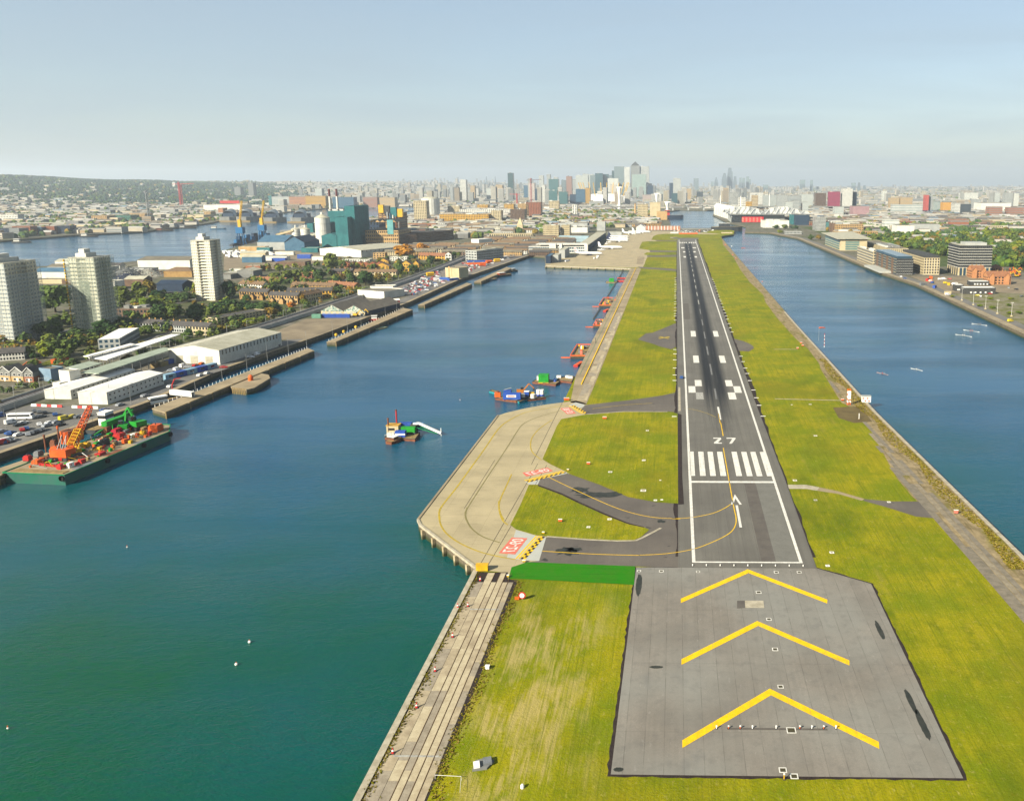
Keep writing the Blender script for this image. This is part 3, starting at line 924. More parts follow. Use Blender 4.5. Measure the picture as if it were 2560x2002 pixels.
# holding position bars
def hold(A,B,toward,n):
 """A,B ends of the bar; solid pair then ladder on the runway side"""
 A,B=Vector(A),Vector(B)
 d=(B-A)
 nrm=Vector((d.y,-d.x)).normalized()
 if nrm.dot(Vector(toward))<0: nrm=-nrm
 for off,m,w in ((0.0,M_YELLOW,.5),(.85,M_YELLOW,.5)):
  stroke([A+nrm*off,B+nrm*off],w,'holding_bar',m,bulge_o,.10)
 a2,b2=A+nrm*2.0,B+nrm*2.0
 strip([a2,b2],1.5,.095).build('holding_bar_backing',M_BLACK,bulge_o)
 for r in (-.4,.4):
  for i in range(n):
   if (i+(r>0)) % 2:
    p,q=(a2+nrm*r).lerp(b2+nrm*r,i/n),(a2+nrm*r).lerp(b2+nrm*r,(i+1)/n)
    stroke([p,q],.75,'holding_dash',M_YELLOW,bulge_o,.105)
hold(Q('l',905,770),Q('l',1065,592),(1,0),12)
hold(Q('l',970,160),Q('l',1265,84),(.5,-1),16)
hold(Q('k',1900,418),Q('k',2020,490),(1,0),12)
def ground_text(txt,corners,box_mat,parent,z):
 """red panel with white lettering; corners = bottom-left, bottom-right, top-right, top-left of the text as read"""
 bl,br,trr,tl=[Vector(c) for c in corners]
 sheet('marking_panel',corners,z,box_mat,parent=parent)
 cu=bpy.data.curves.new('mandatory_marking','FONT')
 cu.body=txt
 cu.align_x= 'CENTER'; cu.align_y= 'CENTER'
 cu.offset=.012
 tmp=bpy.data.objects.new('tmp',cu)
 COL.objects.link(tmp)
 dg=bpy.context.evaluated_depsgraph_get()
 me=bpy.data.meshes.new_from_object(tmp.evaluated_get(dg))
 bpy.data.objects.remove(tmp)
 xs=[v.co.x for v in me.vertices]; ys=[v.co.y for v in me.vertices]
 for v in me.vertices:
  s=(v.co.x-min(xs))/(max(xs)-min(xs))*.86+.07 if True else 0
  t=(v.co.y-min(ys))/(max(ys)-min(ys))*.72+.14
  p=bl.lerp(br,s).lerp(tl.lerp(trr,s),t)
  v.co=(p.x,p.y,z+.012)
 me.materials.clear(); me.materials.append(M_WHITE)
 put('mandatory_marking',me,parent)
ground_text('09-27',[Q('l',975,606),Q('l',770,726)][::1]+[Q('l',900,738),Q('l',998,612)] if False else [Q('l',995,610),Q('l',898,737),Q('l',770,726),Q('l',872,604)],M_REDP,bulge_o,.09)
ground_text('09-27',[Q('l',1195,86),Q('l',985,130),Q('l',955,100),Q('l',1150,60)],M_REDP,bulge_o,.09)
ground_text('09-27',[Q('k',1905,432),Q('k',1968,488),Q('k',1885,494),Q('k',1820,440)],M_REDP,bulge_o,.09)
stroke([Q('m',1265,830),Q('m',1385,828)],1.6,'closed_cross',M_YELLOWD,rwy_o,.16)
stroke([Q('m',1270,843),Q('m',1380,820)],1.4,'closed_cross',M_YELLOWD,rwy_o,.165)
stroke([Q('m',1275,818),Q('m',1375,843)],1.4,'closed_cross',M_YELLOWD,rwy_o,.17)
# repairs and wet tar
paint('repair_patch',rect(24.3,28.4,228.8,294),M_PATCH,z=.138); paint('repair_patch',rect(28.4,34.7,228.8,300),M_PATCH2,z=.136)
paint('repair_patch',rect(6.3,11,668,758),M_PATCH,z=.138)
paint('access_slab',[Q('r',746,252),Q('r',842,252),Q('r',846,290),Q('r',748,289)],M_COPE,pad_o,.17)
paint('repair_patch',[Q('r',706,252),Q('r',746,252),Q('r',748,289),Q('r',706,292)],M_PATCH,pad_o,.165)
def blob(cx,cy,rx,ry,n=18,rough=.25):
 out=[]
 for i in range(n):
  t=2*PI*i/n
  k=1+random.uniform(-rough,rough)
  out.append(V2(cx+rx*k*math.cos(t),cy+ry*k*math.sin(t)))
 return out
for k,x,y,rx,ry in (('r',1441,405,.62,4.4),('r',1600,770,.6,4.4),('r',1662,890,.7,5.0),('r',290,594,1.5,.55),('r',95,1122,.9,.6),('r',200,170,.8,6.5)):
 p=Q(k,x,y)
 sheet('tar_stain',blob(p.x,p.y,rx,ry,30,.1),.165,M_TARPATCH,parent=pad_o)
for x,y,rx,ry in ((1560,275,6.5,3.2),(1400,235,3,2.6),(1300,712,3.4,2.6),(1350,697,2.0,1.6),(2040,480,1.3,1.1),(1130,780,.8,.8)):
 p=Q('l',x,y)
 sheet('tar_stain',blob(p.x,p.y,rx,ry,20,.45),.12,M_TARPATCH,parent=taxi_o)
# inset manholes with painted frames
for k,x,y,s in (('r',817,209,.9),('r',870,348,.8),('r',902,503,.85),('r',930,695,.8),('r',985,920,1.15),('r',942,1125,.9),('r',1000,1157,.9),('r',316,100,.8),('r',505,103,.7),('r',908,106,.8),('r',1026,106,.8),('r',201,99,.7)):
 p=Q(k,x,y); s *= .8
 fr=MB()
 for a,b,c,d in ((-s,s,-s,-s+.2),(-s,s,s-.2,s),(-s,-s+.2,-s+.2,s-.2),(s-.2,s,-s+.2,s-.2)):
  fr.box(a,b,c,d,0,.03)
 o=fr.build('manhole_frame',M_WHITE,pad_o,(p.x,p.y,.165))
 MB().box(-s+.22,s-.22,-s+.22,s-.22,0,.02).build('manhole_cover',mt('manhole_iron',sr(84,78,56),None,1),o)
yd_=Q('r',907,913).y
mb=MB().box(10.5,29.8,yd_-.3,yd_+.3,0,.02)
mb.build('cable_duct',M_PATCH,pad_o,(0,0,.145))
# concrete lead-off path to the north quay
path=[Q('o',1400,803),Q('o',1580,805),Q('o',1700,828),Q('o',1680,860),Q('o',1580,843),Q('o',1410,842)]
path_o=sheet('access_path',path,.06,M_COPE,'structure')
sheet('access_path',[Q('o',1700,828),Q('p',300,1330),Q('p',500,1388),Q('p',480,1402),Q('p',300,1350),Q('o',1680,860)],.058,M_QUAY,'structure')
sheet('access_path',[Q('p',500,1390),Q('p',700,1408),Q('p',990,1408),Q('p',1060,1540),Q('p',900,1525),Q('p',680,1455),Q('p',490,1402)],.065,M_TAXI,'structure')
sheet('bare_earth',[Q('p',255,680),Q('p',470,670),Q('p',560,790),Q('p',420,800),Q('p',300,760)],.07,mt('bare_earth',sr(122,106,64),sr(98,84,50),.2,.95),'structure')
# ================================================================== LIBRARY: facades, buildings, trees, cars, lamps
def glass_mat(name,c,rough=.15):
 n=NT(name)
 return n.done(n.mix(n.noise(.4,3),c,tuple(x*.6 for x in c)),rough,.6)
G_DARK=glass_mat('window_glass',sr(52,58,62))
G_BLUE=glass_mat('blue_window_glass',sr(60,92,112))
G_TEAL=glass_mat('teal_window_glass',sr(96,150,150),.1)
W_CREAM=mt('cream_render',sr(222,206,164),sr(204,186,146),.12)
W_WHITE=mt('white_cladding',sr(240,238,226,.55),sr(216,214,202,.55),.12)
W_BRIGHT=mt('bright_white_roof',sr(250,248,240,.62),sr(236,234,226,.6),.1)
W_PALE=mt('pale_grey_cladding',sr(196,198,192),sr(172,176,172),.1)
W_BRICK=mt('yellow_stock_brick',sr(188,152,92),sr(160,124,72),.4)
W_YELLOW=mt('yellow_brick',sr(226,178,72),sr(204,156,60),.3)
W_RED=mt('red_brick',sr(178,112,78),sr(150,90,62),.4)
W_ORANGE=mt('orange_brick',sr(216,154,104),sr(192,132,88),.3)
W_TAN=mt('tan_stone',sr(214,178,122),sr(190,154,100),.2)
W_GREY=mt('grey_concrete',sr(150,150,144),sr(126,128,124),.15)
W_DARK=mt('dark_cladding',sr(84,84,80),sr(66,68,68),.2)
W_BROWN=mt('brown_brick',sr(130,104,82),sr(104,82,66),.3)
W_BLUE=mt('blue_cladding',sr(84,124,150),sr(66,104,132),.15)
W_TEALB=mt('teal_cladding',sr(52,128,130),sr(38,106,112),.12)
W_NAVY=mt('navy_cladding',sr(46,66,90),sr(36,52,74),.2)
R_SLATE=mt('slate_roof',sr(98,94,90),sr(74,74,74),.5)
R_TILE=mt('brown_tile_roof',sr(144,118,88),sr(116,94,72),.5)
R_RED=mt('red_tile_roof',sr(170,118,84),sr(142,96,68),.5)
R_FELT=mt('felt_roof',sr(140,132,112),sr(112,106,92),.2)
R_LIGHT=mt('light_metal_roof',sr(206,202,180),sr(180,176,152),.15)
R_GREEN=mt('green_grey_roof',sr(176,188,168),sr(156,168,150),.15)
M_STEEL=mt('galvanised_steel',sr(170,172,168),sr(140,142,140),.8,.5,.4)
M_ORANGE=mt('orange_paint',sr(248,110,24),sr(226,90,16),.4,.55,.3)
M_RED=mt('bright_red_paint',sr(214,44,36),sr(184,34,30),.4,.55,.3)
M_GREENP=mt('bright_green_paint',sr(28,168,44),sr(20,140,36),.4,.55,.3)
M_BLUEP=mt('blue_paint',sr(40,90,190),sr(34,76,164),.4,.55,.3)
M_YEL=mt('machine_yellow',sr(246,196,24),sr(220,170,20),.4,.55,.3)
M_GREYP=mt('grey_paint',sr(140,144,146),sr(112,116,118),.5,.6,.3)
M_DARKP=mt('dark_grey_paint',sr(66,70,72),sr(52,54,56),.5,.6,.3)
M_RUST=mt('rusty_steel',sr(150,92,62),sr(116,70,50),.6,.8)
M_TIMBER=mt('weathered_timber',sr(170,146,96),sr(134,112,74),.7,.85)
M_RUBBER=mt('black_rubber',sr(36,36,36),None,1,.8)

def facade(mb,x0,y0,x1,y1,z0,floors,fh,bays,ww=.55,wh=.55,m=0,off=.06,band=False,sill=.3):
 """window panes set on a wall running from (x0,y0) to (x1,y1); outside is to the right of that run"""
 dx,dy=x1-x0,y1-y0
 L=math.hypot(dx,dy)
 if L<.1: return
 dx,dy=dx/L,dy/L
 nx,ny=dy,-dx
 bw=L/bays
 for f in range(floors):
  za=z0+f*fh+fh*sill
  zb=za+fh*wh
  cells=[(0.02*L,.98*L)] if band else [(bw*(b+.5-ww/2),bw*(b+.5+ww/2)) for b in range(bays)]
  for a,b in cells:
   p=[(x0+dx*t+nx*off,y0+dy*t+ny*off) for t in (a,b)]
   mb.add([(p[0][0],p[0][1],za),(p[1][0],p[1][1],za),(p[1][0],p[1][1],zb),(p[0][0],p[0][1],zb)],[(0,1,2,3)],m)
def block(name,label,cat,A,B,depth,h,wall=None,roof=None,floors=0,bays=0,sbays=None,glass=None,rk='flat',rise=2.5,group=None,zb=0.0,plant=0,band=False,
   ww=.55,wh=.55,parapet=.5,chimneys=0,ax=None,trim=None):
 """building: A->B front base line seen from the camera, body extends away by depth"""
 A,B=Vector(A[:2]),Vector(B[:2])
 w=(B-A).length
 rz=math.atan2(B.y-A.y,B.x-A.x)
 wall=wall or W_CREAM
 roof=roof or R_FELT
 t=thing(name,label,cat,(A.x,A.y,zb),rz,group)
 body=MB().box(0,w,0,depth,0,h,0)
 body.build('walls',[wall],t)
 if rk== 'flat':
  r=MB().box(.35,w-.35,.35,depth-.35,h+.02,h+.12,0)
  ro=r.build('roof',[roof],t)
  if parapet:
   p=MB()
   for a,b,c,d in ((0,w,0,.3),(0,w,depth-.3,depth),(0,.3,.3,depth-.3),(w-.3,w,.3,depth-.3)):
    p.box(a,b,c,d,h,h+parapet)
   p.build('parapet',[trim or wall],t)
  rnd=random.Random(int(A.x*7+A.y*3))
  for i in range(plant):
   pw,pd,ph=rnd.uniform(.12,.3)*w,rnd.uniform(.15,.35)*depth,rnd.uniform(1.2,3.2)
   px,py=rnd.uniform(.05,.9)*(w-pw),rnd.uniform(.05,.9)*(depth-pd)
   MB().box(px,px+pw,py,py+pd,h+.1,h+ph+.001*i).build('roof_plant',[rnd.choice((W_PALE,W_GREY,W_WHITE))],ro)
 elif rk== 'gable':
  ax=ax or ('x' if w>depth else 'y')
  g=MB().gable(0,w,0,depth,h,h+rise,0,1,ax)
  ro=g.build('roof',[roof,wall],t)
  for i in range(chimneys):
   q=(i+.5)/chimneys
   cx_,cy_=(q*w,depth/2) if ax== 'x' else (w/2,q*depth)
   MB().box(cx_-.5,cx_+.5,cy_-.35,cy_+.35,h+rise-.6,h+rise+1.2).build('chimney',[W_BRICK],ro)
 elif rk== 'hip':
  MB().hip(0,w,0,depth,h,h+rise,0).build('roof',[roof],t)
 if floors:
  fh=h/floors
  wm=MB()
  sb=sbays or max(1,int(round(bays*depth/max(w,.1))))
  facade(wm,0,0,w,0,0,floors,fh,bays,ww,wh,band=band)
  facade(wm,w,0,w,depth,0,floors,fh,sb,ww,wh,band=band)
  facade(wm,0,depth,0,0,0,floors,fh,sb,ww,wh,band=band)
  o=wm.build('windows',[glass or G_DARK],t)
  o['kind']= 'stuff'
 return t
def bx(name,label,k,xl,xr,yb,yt,depth,wall=None,yb2=None,cat='building',**kw):
 """building from the photo: front base from crop point (xl,yb) to (xr,yb2), roof line at yt over the left end"""
 A,B=Q(k,xl,yb),Q(k,xr,yb if yb2 is None else yb2)
 h=hgt(A.x,A.y,QV(k,yt))
 return block(name,label,cat,A,B,depth,max(h,2.2),wall,**kw)
def bt(name,label,k,xl,xr,yt,dist,depth,wall=None,cat='tower',**kw):
 """distant building whose foot is hidden: stands at runway distance dist"""
 a,b,s=KEY[k]
 x0,x1=at_depth(a+xl/s,dist),at_depth(a+xr/s,dist)
 h=hgt(x0,dist,QV(k,yt))
 return block(name,label,cat,(x0,dist),(x1,dist),depth,max(h,5),wall,**kw)

# ---- trees
def leaf_mat(name,c,c2):
 n=NT(name)
 rnd=n.n('ShaderNodeObjectInfo').outputs['Random']
 col=n.mix(n.ramp(n.noise(.5,3,.6),.35,.65),c,c2)
 col=n.mix(n.ramp(n.noise(2.2,2),.4,.7,0,.5),col,tuple(x*.5 for x in c))
 hs=n.n('ShaderNodeHueSaturation')
 n.link(n.ramp(rnd,0,1,.475,.52),hs.inputs['Hue'])
 n.link(n.ramp(rnd,0,1,1.25,.8),hs.inputs['Value'])
 n.link(col,hs.inputs['Color'])
 n.b.inputs['Subsurface Weight'].default_value=0.0
 return n.done(hs.outputs[0],.8,.15)
L_GREEN=leaf_mat('leaf_green',sr(108,126,48),sr(80,104,36))
L_DARK=leaf_mat('leaf_dark',sr(72,100,46),sr(56,84,38))
L_LIGHT=leaf_mat('leaf_light',sr(134,148,36),sr(104,126,26))
L_GOLD=leaf_mat('leaf_gold',sr(214,156,40),sr(176,122,34))
L_AUT=leaf_mat('leaf_autumn',sr(150,122,40),sr(122,112,30))
M_BARK=mt('bark',sr(110,92,70),sr(84,70,54),1.0,.9)
def crown_mesh(seed,leaf,rx=1.0,rz=1.0,lobes=16,per=70,leafs=.17):
 """unit crown (radius 1, centre at z=0): leaf clumps through the volume"""
 rnd=random.Random(seed)
 mb=MB()
 L=[]
 for i in range(lobes):
  while True:
   p=Vector((rnd.uniform(-1,1),rnd.uniform(-1,1),rnd.uniform(-1,1)))
   if .15<p.length<1: break
  p=Vector((p.x*.68*rx,p.y*.68*rx,p.z*.66*rz+.06))
  L.append((p,rnd.uniform(.26,.46)))
 for c,r in L:
  for j in range(per):
   d=Vector((rnd.gauss(0,1),rnd.gauss(0,1),rnd.gauss(.25,1))).normalized()
   q=c+d*r*rnd.uniform(.72,1.08)
   nrm=(d+Vector((rnd.uniform(-.6,.6),rnd.uniform(-.6,.6),rnd.uniform(-.3,.7)))).normalized()
   u=nrm.cross(Vector((rnd.uniform(-1,1),rnd.uniform(-1,1),rnd.uniform(-1,1)))).normalized()
   v=nrm.cross(u)
   s=leafs*rnd.uniform(.55,1.15)
   mb.add([tuple(q+u*s),tuple(q+v*s*.7),tuple(q-u*s),tuple(q-v*s*.7)],[(0,1,2,3)])
 return mb.mesh('crown',leaf)
def trunk_mesh():
 mb=MB()
 mb.bar((0,0,0),(.02,.01,.38),.035,6,0,.024)
 for a in range(4):
  t=a*1.6+.3
  mb.bar((.02,.01,.32+.03*a),(.2*math.cos(t),.2*math.sin(t),.58+.04*a),.016,5,0,.007)
 mb.bar((.02,.01,.38),(0,0,.75),.022,5,0,.008)
 return mb.mesh('trunk',M_BARK)
TRUNK=trunk_mesh()
CROWNS={}
for nm,leaf in (('green',L_GREEN),('dark',L_DARK),('light',L_LIGHT),('gold',L_GOLD),('autumn',L_AUT)):
 CROWNS[nm]=[crown_mesh(hash(nm) % 97*0+i*13+len(nm)*7,leaf,1.0,.95,15+i*3,64,.19) for i in range(3)]
 CROWNS[nm].append(crown_mesh(len(nm)*31+5,leaf,.8,1.1,13,60,.2))
def tree(label,x,y,h,w,kind='green',group=None,z=0.0):
 t=thing('tree',label,'tree',(x,y,z),random.uniform(0,6.28),group)
 put('trunk',TRUNK,t,(0,0,0),0,(h,h,h))
 put('crown',random.choice(CROWNS[kind]),t,(0,0,h*.55),0,(w/2*1.25,w/2*1.25,h*.5))
 return t
def tpx(label,k,xc,yb,yt,wpx,kind='green',group=None):
 """tree from the photo: foot at (xc,yb), top at yt, crown wpx wide"""
 p=Q(k,xc,yb)
 h=max(3.0,hgt(p.x,p.y,QV(k,yt)))
 s=KEY[k][2]
 p2=Q(k,xc+wpx,yb)
 return tree(label,p.x,p.y,h,max(2.0,(p2-p).length),kind,group)
# ---- cars
PAINTS={n: mt('car_' +n,c,tuple(x*.92 for x in c),.2,.35,.5) for n,c in (('white',sr(238,238,236,.6)),('silver',sr(176,180,184)),('black',sr(42,44,48)),('red',sr(196,40,34)),('blue',sr(50,92,160)),('grey',sr(112,116,120)),('yellow',sr(240,214,30)),('orange',sr(236,110,30)))}
def car_meshes(van=False):
 L,Wd=(5.2,2.0) if van else (4.3,1.78)
 b=MB()
 hh=2.15 if van else 1.42
 prof=[(-L/2,.35),(L/2-.1,.32),(L/2,.55),(L/2-.1,.8),(L/2-1.0,.95)]+([(L/2-1.7,hh-.1),(L/2-2.0,hh),(-L/2+.05,hh),(-L/2,hh-.2)] if van else [(L/2-1.7,hh-.06),(L/2-2.0,hh),(-L/2+.85,hh),(-L/2+.15,.98),(-L/2,.85)])
 n=len(prof)
 def ins(z): return Wd/2-max(0,(z-.95))*.28
 b.add([(x,-ins(z),z) for x,z in prof]+[(x,ins(z),z) for x,z in prof],[tuple(range(n)),tuple(range(2*n-1,n-1,-1))]+[(n+i,n+(i+1) % n,(i+1) % n,i) for i in range(n)])
 g=MB()
 z0,z1=(1.15,1.75) if van else (.98,1.34)
 xs=(L/2-1.25,L/2-1.75) if van else (L/2-1.2,L/2-1.72)
 g.add([(xs[0]+.02,-.7,z0),(xs[0]+.02,.7,z0),(xs[1]+.04,.62,z1),(xs[1]+.04,-.62,z1)],[(0,1,2,3)])
 if not van:
  g.add([(-L/2+.22,-.66,1.02),(-L/2+.22,.66,1.02),(-L/2+.76,.6,1.37),(-L/2+.76,-.6,1.37)],[(3,2,1,0)])
 for s in (-1,1):
  xa,xb=(-.1,xs[1]) if van else (-L/2+.9,xs[1]-.05)
  q=[(xa,s*(ins(z0)+.02),z0+.03),(xs[0]-.2,s*(ins(z0)+.02),z0+.03),(xb,s*(ins(z1)+.02),z1-.02),(xa+.2,s*(ins(z1)+.02),z1-.02)]
  g.add(q,[(0,1,2,3) if s<0 else (3,2,1,0)])
 w=MB()
 a=[2*PI*i/10 for i in range(10)]
 w.add([(.32*math.cos(t),-.11,.32*math.sin(t)) for t in a]+[(.32*math.cos(t),.11,.32*math.sin(t)) for t in a],[(i,(i+1) % 10,10+(i+1) % 10,10+i) for i in range(10)]+[tuple(range(9,-1,-1)),tuple(range(10,20))])
 return b,g,w.mesh('wheel',M_RUBBER),L,Wd
CAR_B,CAR_G,WHEEL,CAR_L,CAR_W=car_meshes()
VAN_B,VAN_G,_,VAN_L,VAN_W=car_meshes(True)
CAR_ME={p: CAR_B.mesh('body',m) for p,m in PAINTS.items()}
VAN_ME={p: VAN_B.mesh('body',m) for p,m in PAINTS.items()}
CAR_GL,VAN_GL=CAR_G.mesh('windows',G_DARK),VAN_G.mesh('windows',G_DARK)
def car(label,x,y,rz,paint='silver',van=False,group=None,z=.06,full=True):
 t=thing('parked_van' if van else 'parked_car',label,'van' if van else 'car',(x,y,z),rz,group)
 put('body',(VAN_ME if van else CAR_ME)[paint],t)
 put('glazing',VAN_GL if van else CAR_GL,t)
 if full:
  L,Wd=(VAN_L,VAN_W) if van else (CAR_L,CAR_W)
  for sx in (-1,1):
   for sy in (-1,1):
    put('wheel',WHEEL,t,(sx*L*.31,sy*(Wd/2-.08),.32))
 return t
# ---- lamp posts
def lamp_meshes(h,double):
 p=MB().bar((0,0,0),(0,0,h),.11,6,0,.06)
 a=MB()
 for s in ((-1,1) if double else (1,)):
  a.bar((0,0,h-.05),(s*1.3,0,h+.25),.05,4)
 hd=MB()
 for s in ((-1,1) if double else (1,)):
  hd.box(s*1.3-.45,s*1.3+.45,-.18,.18,h+.2,h+.36)
 return p.mesh('pole',M_STEEL),a.mesh('arm',M_STEEL),hd.mesh('lamp_head',M_GREYP)
LAMP={(10,False): lamp_meshes(10,False),(10,True): lamp_meshes(10,True),(7,False): lamp_meshes(7,False),(14,True): lamp_meshes(14,True)}
def lamp(label,x,y,rz=0,kind=(10,False),group=None):
 t=thing('lamp_post',label,'lamp post',(x,y,0),rz,group)
 for nm,me in zip(('pole','arm','lamp_head'),LAMP[kind]):
  put(nm,me,t)
 return t
def container(label,x,y,rz,mat,L=6.1,Wd=2.45,H=2.6,z=.05,group=None):
 t=thing('container',label,'container',(x,y,z),rz,group)
 mb=MB().box(-L/2,L/2,-Wd/2,Wd/2,0,H)
 mb.build('box',[mat],t)
 rb=MB()
 n=int(L/.6)
 for i in range(n):
  xx=-L/2+(i+.5)*L/n
  for s in (-1,1):
   rb.box(xx-.1,xx+.1,s*(Wd/2+.03)-.03,s*(Wd/2+.03)+.03,.15,H-.12)
 rb.build('ribs',[mat],t)['kind']= 'stuff'
 return t
# ================================================================== SOUTH BANK (left of the dock)
# ---- ground zones
def off_quay(d,i0=0,i1=None):
 pts=QUAY_S[i0:i1]
 out=[]
 for i,p in enumerate(pts):
  a,b=pts[max(i-1,0)],pts[min(i+1,len(pts)-1)]
  t=(b-a).normalized()
  out.append(p+Vector((-t.y,t.x))*d)
 return out
sheet('quay_road',[V2(-282,200),V2(-283,300)]+off_quay(13)+off_quay(3)[::-1]+[V2(-272.5,300),V2(-272.5,200)],.03,M_ROAD,'structure')
sheet('quay_edge',[V2(-272.5,200),V2(-272.5,300)]+off_quay(3.1)+off_quay(.02)[::-1]+[V2(-270.1,300),V2(-270.1,200)],.04,M_QUAY,'structure')
cp1=sheet('car_park',[V2(-318,300),Q('b',0,655),Q('b',430,530),Q('b',1250,585),Q('b',1190,640),Q('b',860,790),Q('b',0,1085),V2(-276,300)],.05,M_ROAD,'structure')
sheet('yard',[Q('d',560,1000),Q('d',900,862),Q('d',1440,858),Q('d',1480,872),Q('d',920,1080),Q('d',590,1092)],.05,M_YARD,'structure')
sheet('loading_yard',[Q('c',330,920),Q('c',540,905),Q('c',1095,930),Q('c',1200,960),Q('c',700,1120),Q('c',480,1120)],.05,M_ROAD,'structure')
cp2=sheet('car_park',[Q('e',420,1065),Q('e',290,960),Q('e',1000,720),Q('e',1300,660),Q('e',2050,555),Q('e',2095,560),Q('e',1250,870),Q('e',640,1090)],.05,mt('car_park_asphalt',sr(152,142,130),sr(126,118,110),.15),'structure')
sheet('works_yard',[Q('d',0,150),Q('d',540,90),Q('d',1080,160),Q('d',1090,230),Q('d',640,320),Q('d',220,360),Q('d',0,330)],.05,M_YARD,'structure')
sheet('park_lawn',[Q('a',440,1480),Q('a',640,1400),Q('a',820,1380),Q('a',700,1470),Q('a',560,1515)],.05,M_WILD,'structure')
sheet('back_gardens',[V2(-470,480),V2(-325,560),V2(-318,640),V2(-312,840),V2(-306,1180),V2(-420,1180),V2(-470,900)],.02,mt('garden_ground',sr(76,88,40),sr(104,98,74),.06,.95),'structure')
for xs_,nm in ((((-318,380),(-318,520),(-305,600),(-299,704),(-294,833),(-292,972),(-299,1196),(-307,1360)),'street'),):
 strip(smooth([V2(*p) for p in xs_]),9,.045).build(nm,M_ROAD)['kind']= 'structure'
for k,(a,b) in enumerate((((-440,700),(-322,700)),((-450,830),(-318,828)),((-440,560),(-440,1100)),((-360,560),(-362,1100)))):
 strip([V2(*a),V2(*b)],6,.035+.002*k).build('street',M_ROAD)['kind']= 'structure'
# parking bay lines
mb=MB()
for r,(a,b) in enumerate((((0,960),(520,800)),((0,1040),(560,870)))):
 A,B=Q('b',*a),Q('b',*b)
 n=14
 for i in range(n):
  p=A.lerp(B,i/n)
  d=(B-A).normalized()
  q=p+Vector((-d.y,d.x))*4.6
  strip([p,q],.16,.07,mb)
mb.build('bay_lines',M_WHITED,cp1)['kind']= 'stuff'

